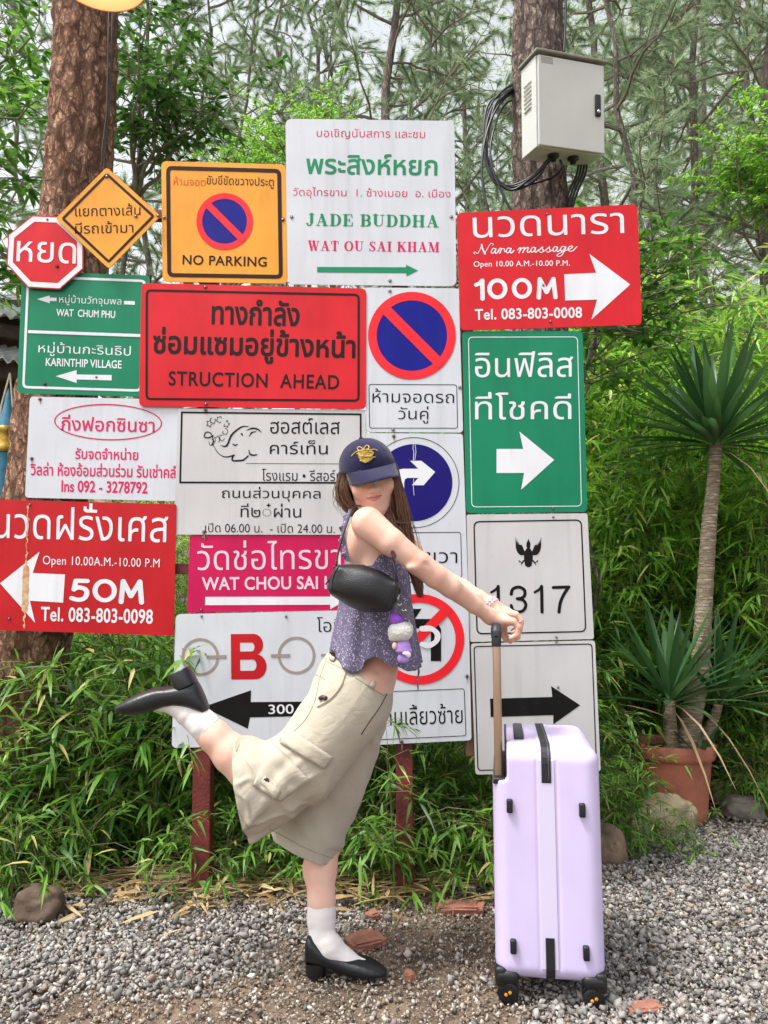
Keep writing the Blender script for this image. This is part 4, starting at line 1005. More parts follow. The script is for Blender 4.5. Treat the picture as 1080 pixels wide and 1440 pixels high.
# 11 hostel sign
q = [(250, 574.4), (514, 576), (516, 752), (244.4, 751.7)]; z = Zm(230, 560, 3.6)
s = Sign('hostel_sign', q, 3, M_GREY, 'white sign with a line drawing of an elephant in a black frame', dy=0.0)
s.frame([(254.4, 578.6), (508.4, 581.4), (508.6, 680.2), (252, 679.6)], 2.5, 1.0, M_BLACK)
s.text('ฮอสต์เลส', 380, 588, 477.8, 610.2, M_BLACK, 0.008); s.text('คาร์เท็น', 379.4, 619, 461, 638.8, M_BLACK, 0.008); s.marks('rule', [([(346, 651.7), (500, 652.4)], 0.7)], M_BLACK)
s.text('โรงแรม • รีสอร์ท', 368.3, 659.5, 481, 676.4, M_BLACK, 0.004); s.text('ถนนส่วนบุคคล', 312, 684.5, 450.8, 705.4, M_BLACK, 0.006); s.text('ที่๒◌๋ผ่าน', 338.3, 708, 423.6, 727.6, M_BLACK, 0.006)
s.text('เปิด 06.00 น.  - เปิด 24.00 น.', 288.3, 736, 470.8, 749, M_BLACK, 0.0)
el = []
def zs(w, *p, n=16):
    el.append((spline(z(*p), n), (np.interp(np.linspace(0, 1, n), np.linspace(0, 1, len(w)), np.array(w)) / 3.6 if hasattr(w, '__len__') else w / 3.6)))
zs([3, 9, 10, 7, 3], (290, 240), (320, 240), (345, 185), (395, 145), (430, 143)); zs([3, 9, 8, 3], (420, 162), (450, 152), (478, 158), (494, 172)); zs([2, 8, 3], (432, 195), (445, 175), (470, 168))
zs([7, 6, 5, 5], (250, 190), (228, 200), (206, 195), (215, 172), (240, 178), (252, 215), (243, 236)); zs([3, 3.5, 7, 8], (248, 232), (275, 275), (310, 297), (352, 290), (357, 288))
zs([8, 8, 9, 7], (352, 290), (348, 314), (380, 316), (405, 312), (428, 292)); zs([4, 9, 6], (432, 262), (437, 282), (452, 288), (472, 286)); zs([4, 8, 4], (350, 232), (362, 238), (374, 234), n=6); zs([4, 9, 4], (392, 178), (397, 183), (398, 188), n=5)
for cx, cy in ((232, 128), (250, 112), (283, 108), (318, 130), (312, 168), (272, 208), (295, 200), (243, 224)):
    zs(3.0, *[(cx + 13 * (1 + 0.28 * math.cos(5 * a)) * math.cos(a), cy + 15 * (1 + 0.28 * math.cos(5 * a)) * math.sin(a)) for a in np.linspace(0.6 + cx, 0.6 + cx + 4.9, 9)], n=26)
s.marks('elephant_drawing', el, M_BLACK, 0.2); s.bolt((289, 576.6), (287, 748.4), m=M_RUST)
# 12 turn right
q = [(514, 609), (650.8, 610), (658, 818.3), (518, 817.5)]; z = Zm(500, 600, 6)
s = Sign('turn_right_sign', q, 5, M_WHITE, 'white sign with a violet-blue disc and a bent white arrow, behind the cap')
s.circ((582, 678.7), 63.9, 63.0, M_BLACK, name='thin_ring'); s.circ((582, 678.7), 54.2, 0, M_BLUE2, name='blue_disc')
s.poly('arrow', z((460, 288), (555, 288), (672, 382), (575, 494), (475, 494), (530, 432), (440, 432), (418, 442), (410, 468), (410, 662), (338, 662), (338, 430), (345, 390), (368, 362), (400, 355), (530, 355)), M_WFILM, 2)
s.frame([(522.5, 748.8), (648.2, 748), (650, 812.4), (524.5, 813.4)], 0.95, 4, M_BLACK); s.text('เลี้ยวขวา', 534, 768.5, 643.2, 791.5, M_BLACK, 0.0)
s.marks('scratches', [(z((487, 150), (484, 190), (492, 205), (488, 290)), 0.8), (z((503, 152), (510, 215), (500, 282)), 0.7), (z((490, 440), (488, 520), (494, 578)), 0.6)], M_WFILM, 0.2, 3); s.bolt((553.8, 613.7), m=M_RUST)
# 13 massage 50 m
q = [(-32, 701.6), (248, 709), (244.3, 894), (-36, 885)]; z = Zm(0, 520, 2.571)
s = Sign('massage_sign', q, 3, M_RED2, 'red sign reading 50M with a white arrow to the left and a brown tape stain', dy=0.004)
s.text('นวดฝรั่งเศส', -9, 707.5, 236.5, 760, M_WFILM, 0.008); s.text('Open 10.00A.M.-10.00 P.M', 60.3, 783.6, 224.4, 799.6, M_WFILM, 0.006, spacing=1.06)
s.text('', 97.5, 813.7, 203, 849, M_WFILM, mesh=strokes2d(digits('50M', 0.19, {'5': 0.86, '0': 0.98, 'M': 1.0}), 0.025)); s.poly('arrow', z((0, 772), (143, 658), (118, 735), (235, 740), (228, 842), (108, 835), (127, 915)), M_WFILM)
s.text('Tel. 083-803-0098', 57.6, 855, 215, 875.5, M_WFILM, 0.04, spacing=1.05)
s.marks('tape_stain', [([(39.5 + 2.4 * noise.noise((i * 0.31, 0, 2)) - i * 0.06, 711 + i * 1.8) for i in range(97)], [max(0.7, (8.5 if 48 < i < 82 else 1.6) + 3.0 * noise.noise((i * 0.42, 5, 0)) + 1.5 * noise.noise((i * 1.3, 9, 0))) for i in range(97)])], M_TAPE, 0.35, 2); s.bolt((42, 709.6), (13, 870), r=1.6)
# 14 magenta sign
q = [(267, 752.5), (522, 750), (523, 857.5), (262.8, 861.7)]; z = Zm(240, 740, 3.6)
s = Sign('temple_sign', q, 3, M_PINK, 'magenta sign reading WAT CHOU SAI over a long white arrow', dy=-0.004)
s.text('วัดช่อไทรขาม', 277.5, 759.5, 507, 801, M_PALEF, 0.004); s.text('WAT CHOU SAI KHAM', 284, 810.5, 518, 829, M_PALEF, 0.04, spacing=1.03)
s.poly('arrow', [(288.6, 839.4), (464.4, 839), (464.4, 833), (486, 845), (464.4, 856.6), (464.4, 850.4), (288.4, 851)], M_WFILM); s.bolt((285.6, 756), (283, 857.4), r=1.5)
# 15 route 1317
q = [(656, 723.6), (826, 721.8), (835.3, 898.6), (660.8, 902.8)]; z = Zm(640, 700, 3.6)
s = Sign('route_sign', q, 3.5, M_GREY, 'square white route sign numbered 1317 under a black winged emblem')
s.frame([(665.5, 732.8), (818.3, 730.2), (824.7, 889), (670, 892.2)], 1.9, 9, M_BLACK)
one = lambda x: [(z((x + 4, 478), (x + 24, 466), (x + 40, 449)), 3.6), (z((x + 38, 449), (x + 40, 578)), 4.6)]
s.marks('route_number', one(180) + one(400) + [(spline(z((284, 488), (292, 462), (322, 452), (350, 466), (352, 494), (336, 508), (315, 511)), 24), 4.4), (spline(z((315, 511), (344, 518), (358, 542), (346, 570), (318, 578), (292, 568), (284, 545)), 24), 4.4), (z((497, 454), (576, 452)), 4.4), (spline(z((574, 453), (548, 494), (532, 534), (526, 578)), 14), 4.6)], M_BLACK, 0.3)
gar = []
def g_(w, *p, n=12): gar.append((spline(z(*p), n), np.interp(np.linspace(0, 1, n), np.linspace(0, 1, len(w)), np.array(w) / 3.6)))
for sg in (-1, 1):
    m_ = lambda x, y: (371 + sg * x, y)
    for i in range(6): g_([5, 11, 9, 2], m_(10, 282 + i * 3), m_(38 - i * 3, 285 - i * 2 + 0), m_(58 - i * 4.5, 258 - i * 3), m_(64 - i * 7, 202 + i * 9 + (6 if i else 0)))
    g_([14, 8, 5], m_(8, 315), m_(24, 320), m_(34, 333)); g_([4, 4], m_(30, 330), m_(48, 318), n=4); g_([4, 3], m_(33, 331), m_(38, 340), n=4); g_([4, 3], m_(44, 320), m_(47, 326), n=4)
g_([20, 40, 46, 40, 22], (371, 262), (371, 280), (371, 298), (371, 315), (371, 330)); g_([20, 20, 8, 3], (371, 245), (371, 232), (371, 220), (371, 210)); g_([30, 38], (371, 322), (371, 332), n=4)
s.marks('winged_emblem', gar, M_BLACK, 0.2); s.bolt(*z((497, 97), (513, 706)), r=1.3)
# 16 B sign
q = [(247, 863.6), (522, 857.6), (524, 1043), (241.4, 1052)]; z = Zm(240, 740, 3.6)
s = Sign('bus_stop_sign', q, 8, M_WHITE, 'white sign with a red letter B between grey rings and a black arrow', dy=0.0)
s.text('โอนิ', 445.5, 867.5, 481, 888.6, M_BLACK, 0.0)
for c in ((281.7, 924), (417, 921.8)): s.circ(c, 26.6, 22.6, M_GREYF)
s.poly('bar', [(290.8, 921.8), (318.6, 921.2), (318.6, 925.8), (290.8, 926.2)], M_GREYF, 2); s.poly('bar', [(381, 920), (408, 919.6), (408, 924.2), (381, 924.6)], M_GREYF, 2); s.poly('bar', [(451.6, 919.6), (482, 919), (482, 923), (451.6, 923.6)], M_GREYF, 2)
_B = [(0, 0), (0.6, 0)] + arc((0.62, 0.24), 0.27, -80, 70, 8, 0.24) + arc((0.66, 0.72), 0.32, -70, 80, 10, 0.28) + [(0.6, 1), (0, 1)]
_h1 = [(0.25, 0.19), (0.25, 0.385), (0.55, 0.385)] + arc((0.57, 0.288), 0.08, 75, -75, 6, 0.097) + [(0.55, 0.19)]; _h2 = [(0.25, 0.565), (0.25, 0.81), (0.6, 0.81)] + arc((0.6, 0.688), 0.1, 75, -75, 6, 0.122) + [(0.6, 0.565)]
s.text('', 324.8, 891.4, 374.8, 955.4, M_RED2, rot=-0.01, mesh=contours2d([_B, _h1, _h2], 0.012)); s.poly('arrow', z((163, 915), (407, 830), (405, 890), (900, 886), (900, 955), (402, 968), (390, 1025)), M_BLACK)
s.text('300', 377.5, 990.5, 413, 1004, M_WFILM, 0.02, up=2); s.bolt((283.4, 866.6), (402.5, 867), r=1.5)
# 17 no left turn
q = [(517, 821), (658, 818.6), (663, 1041), (520, 1048)]; z = Zm(500, 820, 6)
s = Sign('no_left_turn_sign', q, 5, M_WHITE, 'white sign with a red barred circle over a black left-turn arrow', dy=0.004)
s.circ((589, 899), 63.8, 51.6, M_RFILM, 2); s.poly('arrow', z((722, 658), (635, 658), (635, 420), (620, 392), (590, 382), (470, 382), (520, 440), (440, 440), (370, 330), (480, 217), (556, 217), (500, 302), (640, 302), (690, 325), (722, 390)), M_BLACK, 1)
s.marks('slash', [(z((310, 690), (762, 232)), 13.6)], M_RFILM, up=3)
s.marks('paint_blot', [(spline(z((560, 385), (640, 385), (690, 430), (680, 490), (620, 525), (560, 515)), 20), [7.5 + 0.8 * math.sin(i * 0.9) for i in range(20)])], M_WFILM, 0.3, 4)
s.frame([(524.2, 973), (653.2, 968), (655.8, 1035), (526, 1041)], 0.95, 4, M_BLACK); s.text('ห้ามเลี้ยวซ้าย', 530.5, 990.5, 650.5, 1019, M_BLACK, 0.004, rot=-0.03); s.bolt((565, 1043.4), (657, 951.2), m=M_RUST)
# 18 black arrow sign
q = [(662, 905), (836.7, 900.5), (844.7, 1084.7), (668.6, 1089.4)]; z = Zm(640, 700, 3.6)
s = Sign('arrow_sign', q, 5, M_GREY, 'plain white sign with one thick black arrow, half hidden by the suitcase', dy=0.0)
s.frame([(665.8, 908.4), (833, 904.8), (839.6, 1078.8), (671.4, 1084.2)], 1.5, 6, M_BLACK); s.poly('arrow', z((177, 1017), (492, 1008), (486, 953), (633, 1050), (497, 1147), (497, 1100), (180, 1110)), M_BLACK); s.bolt(*z((513, 730), (521, 960)), r=1.3)

# posts and rails behind the signs: one frame
M_POST = mat('oxide_red_paint', srgb(128, 48, 44), 0.55, var=0.45, vscale=14, bump=0.3, bscale=90, col2=srgb(86, 34, 30))
M_POST2 = mat('brown_post_paint', srgb(150, 112, 84), 0.6, var=0.4, vscale=14)
fr = thing('sign_frame', (0, SIGN_Y + 0.04, 0), 'brownish red steel posts and rails that carry the wall of signs', 'frame')
def post(x0, y0, x1, w, m, top):
    a = P(x0, y0, SIGN_Y + 0.04); b = P(x1, top, SIGN_Y + 0.04)
    d = (b - a); L = d.length; mb = MB(); mb.box((a + b) / 2 - fr.location, (w, w, L), Vector((0, 0, 1)).rotation_difference(d.normalized()).to_matrix(), 0.003, 1)
    o = mb.build('post', m, fr, smooth=False); return o
post(284, 1265, 297, 0.066, M_POST, 240); post(570, 1262, 560, 0.062, M_POST, 180); post(664, 1062, 654, 0.05, M_POST2, 310); post(826, 1075, 806, 0.03, M_POST, 470)
for y0, y1, xa, xb in ((303, 306, 86, 638), (490, 480, 60, 815), (640, 638, 60, 815), (800, 800, 60, 820), (1000, 990, 262, 820)):
    a = P(xa, y0, SIGN_Y + 0.035) - fr.location; b = P(xb, y1, SIGN_Y + 0.035) - fr.location
    d = b - a; mb = MB(); mb.box((a + b) / 2, (d.length, 0.03, 0.04), Vector((1, 0, 0)).rotation_difference(d.normalized()).to_matrix(), 0.002, 1); mb.build('rail', M_POST, fr, smooth=False)
# ------------------------------------------------------------------ cabinet, cables, lamp, pot, stones, hut
M_CAB = mat('cabinet_paint', srgb(214, 216, 208), 0.45, var=0.08, vscale=6, bump=0.05, bscale=30)
M_BLKP = mat('black_plastic', srgb(28, 28, 31), 0.42, var=0.3, vscale=40); M_RUBBER = mat('cable_rubber', srgb(24, 25, 30), 0.38)
M_CABSH = mat('cabinet_underside_shadow_gap', srgb(120, 120, 116), 0.6)
a, b, c = 0.319, 0.131, -0.0607
RC = Matrix.Rotation(a, 3, 'Z') @ Matrix.Rotation(b, 3, 'X') @ Matrix.Rotation(c, 3, 'Y')
cab = thing('electrical_cabinet', (0.8715, 3.5, 3.43), 'pale grey metal electrical cabinet with side louvres, fixed high on the grey-brown trunk', 'cabinet')
cab.rotation_euler = RC.to_euler()
w, d, h = 0.365, 0.156, 0.44
m = MB(); m.box((0, 0.006, -0.003), (w, d - 0.012, h - 0.012), None, 0.004, 2); m.build('case', M_CAB, cab, smooth=False)
m = MB(); m.box((0, -d / 2 - 0.001, -0.004), (w - 0.006, 0.012, h - 0.02), None, 0.004, 2); m.build('door', M_CAB, cab, smooth=False)
m = MB(); m.box((0, -0.004, h / 2 + 0.004), (w + 0.024, d + 0.03, 0.012), None, 0.003, 2); m.build('rain_cap', mat('cap_metal', srgb(158, 154, 142), 0.6, var=0.3, vscale=20), cab, smooth=False)
for i in range(7):
    m = MB(); z0 = 0.11 - i * 0.02; m.box((-w / 2 - 0.002, 0.01, z0), (0.01, 0.07, 0.009), Matrix.Rotation(-0.5, 3, 'Y'), 0.002, 1); m.build('louvre', M_CAB, cab, smooth=False)
m = MB(); m.box((w / 2 - 0.042, -d / 2 - 0.012, 0.008), (0.03, 0.014, 0.105), None, 0.0065, 3); lt = m.build('latch', M_BLKP, cab)
m = MB(); m.lathe([(0.0, 0.004), (0.008, 0.003), (0.009, 0)], (w / 2 - 0.042, -d / 2 - 0.019, -0.022), 12, Matrix.Rotation(PI / 2, 3, 'X')); m.build('lock', mat('chrome', (0.7, 0.7, 0.72), 0.2, 1.0), lt)
m = MB(); m.box((-w / 2 + 0.05, -d / 2 - 0.0075, h / 2 - 0.035), (0.062, 0.0012, 0.03)); m.build('sticker', mat('grey_sticker', srgb(176, 174, 168), 0.6, var=0.2, vscale=120), cab, smooth=False)
for x in (-0.06, 0.05):
    m = MB(); m.lathe([(0.0, -0.03), (0.014, -0.03), (0.017, -0.012), (0.028, -0.01), (0.028, 0.002)], (x, -0.01, -h / 2 + 0.002), 14); m.build('cable_gland', M_BLKP, cab)

cb = thing('cable_coil', (0.72, 3.6, 3.0), 'coil of black cables looped around the grey-brown trunk under the cabinet', 'cable')
def cable(path, r=0.0062, jit=0.0, n=40):
    p = spline([tuple(P(*q)) for q in path], n); m = MB(); m.tube([Vector(v) - cb.location for v in p], r, 7); return m.build('cable', M_RUBBER, cb)
rgc = random.Random(4)
for i in range(6):
    j = lambda s: rgc.uniform(-s, s)
    cable([(776 + j(6), 222, 3.5), (752 + j(4), 248 + j(4), 3.55), (722 + j(3), 264 + j(4), 3.6), (694 + j(4), 250 + j(5), 3.62), (681 + j(4), 205 + j(8), 3.65), (690 + j(6), 155 + j(6), 3.68), (714 + j(3), 128 + j(7), 3.72), (742, 120 + j(6), 3.95)])
cable([(742, 130, 3.95), (715, 134, 3.74), (692, 165, 3.66), (679, 215, 3.62), (679, 260, 3.6), (690, 310, 3.58)]); cable([(742, 138, 3.95), (712, 145, 3.74), (695, 180, 3.66), (690, 225, 3.62), (706, 272, 3.6), (728, 312, 3.58)])
cable([(788, 225, 3.5), (790, 236, 3.5), (775, 250, 3.56), (735, 262, 3.62)])
for i in range(4): cable([(826 - i * 4, 225, 3.62), (823 - i * 4, 245, 3.64), (812 - i * 4, 270, 3.68), (800 - i * 3, 310, 3.72)])
cable([(797, -80, 3.7), (795, 30, 3.69), (793, 74, 3.68)], 0.007)
tc_ = thing('trunk_cable', P(150, 100, 3.25), 'thin black cable running down the right side of the reddish trunk', 'cable')
m = MB(); m.tube([P(*q) - tc_.location for q in ((160, -60, 3.24), (157, 60, 3.23), (154, 150, 3.23), (149, 185, 3.22), (146, 240, 3.2), (142, 300, 3.2))], 0.005, 7); m.tube([P(*q) - tc_.location for q in ((154, -60, 3.23), (152, 70, 3.22), (150, 160, 3.22), (144, 205, 3.2), (140, 300, 3.19))], 0.0035, 7); m.build('cable', mat('weathered_cable', srgb(66, 54, 48), 0.7, var=0.3, vscale=30), tc_)

# hanging lamp, lit
M_SHADE = mat('enamel_shade', srgb(222, 152, 108), 0.4, var=0.1, vscale=9)
lc = P(139, -34, 1.95)
lp = thing('pendant_lamp', lc, 'lit pendant lamp with a wide amber shade at the top left corner', 'lamp')
m = MB(); m.lathe([(0.018, 0.1), (0.03, 0.095), (0.05, 0.07), (0.1, 0.035), (0.128, 0.0), (0.131, -0.003), (0.127, 0.0), (0.098, 0.032), (0.048, 0.066), (0.028, 0.088)], (0, 0, 0), 40); m.build('lamp_shade', M_SHADE, lp)
m = MB(); m.tube([(0, 0, 0.09), (0, 0, 0.15)], 0.018, 12); m.tube([(0, 0, 0.15), (0.0, 0, 0.9)], 0.004, 6); m.build('cord', M_BLKP, lp)
M_BULB = bpy.data.materials.new('lit_bulb'); M_BULB.use_nodes = True; _b = M_BULB.node_tree.nodes['Principled BSDF']
_b.inputs['Emission Color'].default_value = (1.0, 0.9, 0.76, 1); _b.inputs['Emission Strength'].default_value = 3
m = MB(); m.lathe([(0.0, -0.026), (0.02, -0.021), (0.036, -0.004), (0.042, 0.016), (0.036, 0.036), (0.02, 0.062), (0.016, 0.085)], (0, 0, 0), 24); m.build('bulb', M_BULB, lp)
pl = bpy.data.lights.new('lamp_light', 'POINT'); pl.energy = 0.9; pl.color = (1.0, 0.74, 0.48); pl.shadow_soft_size = 0.05
plo = bpy.data.objects.new('lamp_light', pl); COL.objects.link(plo); plo.location = lc + Vector((0, 0, -0.06))

# rocks and brick pieces
M_ROCK = mat('field_stone', srgb(160, 146, 118), 0.9, var=0.4, vscale=7, bump=0.6, bscale=34, col2=srgb(112, 102, 80), detail=8)
M_ROCK2 = mat('brown_stone', srgb(142, 120, 102), 0.9, var=0.4, vscale=9, bump=0.6, bscale=40, col2=srgb(96, 80, 68), detail=8)
M_ROCK3 = mat('mossy_stone', srgb(118, 118, 84), 0.9, var=0.4, vscale=9, bump=0.6, bscale=40, col2=srgb(78, 82, 50), detail=8)
M_BRICK = mat('broken_brick', srgb(168, 112, 92), 0.9, var=0.35, vscale=20, bump=0.5, bscale=80, col2=srgb(134, 92, 78))
def rock(px_, py_, w, d, h, m, label, seed, name='rock', rz=0.0, group='stones along the gravel edge', Y=None):
    g = PG(px_, py_)
    bm = bmesh.new(); bmesh.ops.create_icosphere(bm, subdivisions=4, radius=1.0)
    for v in bm.verts:
        p = v.co; n1 = noise.noise(p * 1.1 + Vector((seed, 0, 0))); n2 = noise.noise(p * 2.6 + Vector((0, seed, 0))); n3 = noise.noise(p * 7 + Vector((0, 0, seed)))
        q = Vector((math.copysign(abs(p.x) ** 0.75, p.x), math.copysign(abs(p.y) ** 0.75, p.y), math.copysign(abs(p.z) ** 0.8, p.z)))
        v.co = q * (0.86 + 0.3 * n1 + 0.12 * n2 + 0.035 * n3)
        v.co.x *= w / 2; v.co.y *= d / 2; v.co.z *= h / 2
    me = bpy.data.meshes.new(name); bm.to_mesh(me); bm.free(); me.polygons.foreach_set('use_smooth', [True] * len(me.polygons))
    o = link(name, me, m); o.location = (g.x, g.y, float(ground_z(g.x, g.y)) + h * 0.34); o.rotation_euler = (0, 0, rz)
    return tag(o, label, 'stone', group)
rock(896, 1178, 0.2, 0.17, 0.17, M_ROCK, 'tan stone left of the large one in front of the flowerpot', 1.3); rock(936, 1170, 0.31, 0.2, 0.21, M_ROCK, 'largest tan stone, leaning against the front of the flowerpot', 4.1)
rock(857, 1212, 0.15, 0.16, 0.2, M_ROCK2, 'upright brown stone beside the right edge of the suitcase', 6.2); rock(630, 1232, 0.13, 0.13, 0.13, M_ROCK3, 'mossy green-brown stone just left of the suitcase', 8.8)
rock(1046, 1150, 0.24, 0.18, 0.13, mat('grey_stone', srgb(132, 124, 112), 0.9, var=0.35, vscale=9, bump=0.6, bscale=40), 'low grey stone right of the flowerpot', 3.7); rock(58, 1292, 0.17, 0.15, 0.14, mat('dark_brown_stone', srgb(104, 86, 72), 0.9, var=0.4, vscale=9, bump=0.6, bscale=40), 'brown stone under the bamboo at the lower left edge', 9.4)
rock(1013, 1130, 0.12, 0.1, 0.16, M_ROCK, 'narrow tan stone wedged between flowerpot and grey stone', 2.2); rock(1095, 1128, 0.26, 0.2, 0.16, M_ROCK2, 'brown stone at the right edge of the view', 5.4)
def brick(px_, py_, w, d, rz, label, seed):
    g = PG(px_, py_); bm = bmesh.new(); bmesh.ops.create_cube(bm, size=1.0); bmesh.ops.bevel(bm, geom=bm.edges[:], offset=0.14, segments=2, affect='EDGES'); bmesh.ops.subdivide_edges(bm, edges=bm.edges[:], cuts=2)
    for v in bm.verts: v.co *= 1 + 0.25 * noise.noise(v.co * 2.5 + Vector((seed, 0, 0))); v.co = Vector((v.co.x * w, v.co.y * d, v.co.z * 0.03))
    me = bpy.data.meshes.new('brick_piece'); bm.to_mesh(me); bm.free(); o = link('brick_piece', me, M_BRICK); o.location = (g.x, g.y, 0.008); o.rotation_euler = (0.05, -0.04, rz); tag(o, label, 'brick', 'broken bricks in the gravel')
brick(514, 1328, 0.11, 0.09, 0.4, 'reddish brick piece beyond the standing shoe', 1); brick(645, 1281, 0.17, 0.075, -0.1, 'flat pinkish brick slab just left of the suitcase', 2); brick(524, 1292, 0.045, 0.04, 0.7, 'small red brick crumb behind the reddish piece', 3)
brick(575, 1378, 0.03, 0.025, 0.2, 'tiny brick chip right of the toe of the standing shoe', 4); brick(905, 1425, 0.09, 0.05, 0.2, 'brown brick piece lying in the gravel right of the suitcase wheels', 5)

# potted dracaena
M_TERRA = mat('terracotta', srgb(186, 112, 86), 0.75, var=0.22, vscale=7, bump=0.25, bscale=60, col2=srgb(150, 92, 74)); M_SOIL = mat('soil', srgb(74, 58, 44), 1.0, bump=0.9, bscale=40, var=0.4)
pc = PG(966, 1163)
pot = thing('flowerpot', (pc.x, pc.y + 0.14, 0), 'large terracotta flowerpot at the right, holding the spiky palm-like plant', 'flowerpot')
m = MB(); m.lathe([(0.0, 0.0), (0.135, 0.0), (0.142, 0.012), (0.15, 0.06), (0.176, 0.28), (0.178, 0.292), (0.192, 0.298), (0.198, 0.315), (0.2, 0.36), (0.196, 0.368), (0.184, 0.368), (0.178, 0.36), (0.172, 0.3)], (0, 0, 0), 56); o = m.build('pot', M_TERRA, pot); sharp(o, 50)
m = MB(); m.lathe([(0.0, 0.338), (0.08, 0.34), (0.174, 0.326)], (0, 0, 0), 32); m.build('soil', M_SOIL, pot)
M_DRAC = leaf_mat('sword_leaf', srgb(36, 76, 40), srgb(90, 134, 78), None, 0.18, 0.36, 0.55); M_DEAD = leaf_mat('dead_leaf', srgb(176, 140, 100), srgb(214, 190, 152), None, 0.2, 0.8)
M_DSTEM = bark_mat('ringed_stem', srgb(176, 160, 138), srgb(208, 194, 172), srgb(142, 124, 102), (5, 5, 40), 0.008)
pz = float(pot.location.y)
dr = thing('dracaena', (pot.location.x, pz, 0.33), 'tall spiky plant with a bare ringed stem and dark green sword leaves', 'plant')
def stem(path, rad, name='stem', n=40):
    p = spline([tuple(P(x, y, Y) - dr.location) for x, y, Y in path], n); r = np.interp(np.linspace(0, 1, n), np.linspace(0, 1, len(rad)), rad) * (1 + 0.035 * np.sin(np.arange(n) * 2.4))
    m = MB(); m.tube(p, list(r), 16); return m.build(name, M_DSTEM, dr)
s1 = stem([(962, 1072, pz), (970, 1020, pz - 0.02), (984, 940, pz - 0.02), (990, 850, pz), (997, 740, pz), (1002, 690, pz), (1006, 625, pz)], [0.06, 0.054, 0.045, 0.041, 0.037, 0.033, 0.031], n=80)
s2 = stem([(948, 1072, pz - 0.03), (943, 1035, pz - 0.05), (941, 985, pz - 0.06)], [0.04, 0.034, 0.028]); s3 = stem([(975, 1070, pz + 0.05), (1000, 1020, pz + 0.1), (1012, 985, pz + 0.12)], [0.03, 0.026, 0.022])
def rosette(px_, py_, Y, n, L, W, zlo, zhi, seed, up=0.0, cone=0.0):
    rg = np.random.default_rng(seed); c = np.array(P(px_, py_, Y) - dr.location)
    k = np.arange(n); zz = zlo + (zhi - zlo) * ((k + rg.uniform(0, 1, n)) / n) ** 0.8; az = k * 2.39996 + rg.normal(0, 0.15, n); rr = np.sqrt(np.maximum(1 - zz ** 2, 0.02))
    d = np.stack([rr * np.cos(az), rr * np.sin(az), zz], 1); base = c + np.stack([0.02 * np.cos(az), 0.02 * np.sin(az), -0.03 + 0.09 * k / n], 1)
    V, Q, T = blades(base, d, np.array([[0, 0, 1.0]]) + 0.12 * rg.normal(size=(n, 3)), L * rg.uniform(0.8, 1.08, n), np.full(n, W) * rg.uniform(0.85, 1.1, n), 0.22 * (1 - zz) * rg.uniform(0.3, 1.3, n), 0.3, 3)
    return link('rosette', mesh_np('rosette', V, Q, T), M_DRAC, dr)
rosette(1006, 622, pz, 100, 0.58, 0.05, 0.0, 0.99, 3); rosette(941, 985, pz - 0.1, 50, 0.5, 0.04, 0.1, 0.99, 4); rosette(1012, 985, pz + 0.06, 50, 0.48, 0.036, 0.05, 0.98, 5); rosette(985, 1072, pz - 0.1, 12, 0.22, 0.028, 0.1, 0.9, 6)
rg = np.random.default_rng(8)
bs = np.array([P(1008, 628, pz - 0.05) - dr.location, P(1010, 634, pz - 0.05) - dr.location, P(945, 990, pz - 0.1) - dr.location, P(948, 1000, pz - 0.1) - dr.location, P(1008, 990, pz + 0.05) - dr.location, P(985, 1000, pz) - dr.location, P(940, 1010, pz - 0.1) - dr.location])
ds = np.array([(0.75, -0.3, 0.05), (0.4, -0.5, -0.1), (0.35, -0.6, -0.1), (0.2, -0.5, -0.4), (0.6, -0.4, 0.3), (0.5, -0.6, -0.4), (-0.7, -0.4, 0.3)], float)
V, Q, T = blades(bs, ds, np.array([[0, 0, 1.0]] * 7), np.array([0.42, 0.36, 0.34, 0.3, 0.5, 0.34, 0.36]), np.full(7, 0.018), np.array([0.9, 1.2, 0.9, 0.8, 0.15, 0.7, 0.1]), 0.5, 3); link('dead_leaves', mesh_np('dead_leaves', V, Q, T), M_DEAD, dr)

# the hut at the far left, only its eaves showing
M_TIN = mat('weathered_tin', srgb(176, 178, 180), 0.5, 0.5, var=0.3, vscale=8); M_OLDWD = mat('dark_timber', srgb(74, 58, 48), 0.9, var=0.4, vscale=10, bump=0.4, bscale=30); M_DARKW = mat('dark_board_wall', srgb(58, 42, 34), 0.9, var=0.4, vscale=5)
hut = thing('hut', (-3.6, 6.6, float(ground_z(-3.6, 6.6))), 'weathered hut with layered tin eaves showing at the left edge', 'hut')
def plank(a_, b_, th, dp, m, name):
    a_, b_ = Vector(a_) - hut.location, Vector(b_) - hut.location; d_ = b_ - a_; mb = MB(); mb.box((a_ + b_) / 2, (d_.length, dp, th), Vector((1, 0, 0)).rotation_difference(d_.normalized()).to_matrix(), 0.004, 1); return mb.build(name, m, hut, smooth=False)
def tin(a_, b_, depth, drop, name):
    """corrugated sheet from eave line a-b, sloping up away from the camera"""
    a_, b_ = Vector(a_) - hut.location, Vector(b_) - hut.location; V = []; F = []; n = 90
    for i in range(n + 1):
        p = a_.lerp(b_, i / n) + Vector((0, 0, 0.02 * math.sin(i * 1.25)))
        V += [p, p + Vector((0, depth, drop)), p + Vector((0, 0, -0.012)), p + Vector((0, depth, drop - 0.012))]
    for i in range(n): k = 4 * i; F += [(k, k + 4, k + 5, k + 1), (k + 2, k + 3, k + 7, k + 6), (k, k + 2, k + 6, k + 4)]
    o = obj(name, V, F, M_TIN, hut); return o
tin(P(-260, 395, 5.4), P(34, 447, 5.4), 1.1, 0.5, 'roof_sheet'); tin(P(-260, 468, 5.15), P(30, 508, 5.15), 0.5, 0.22, 'roof_sheet')
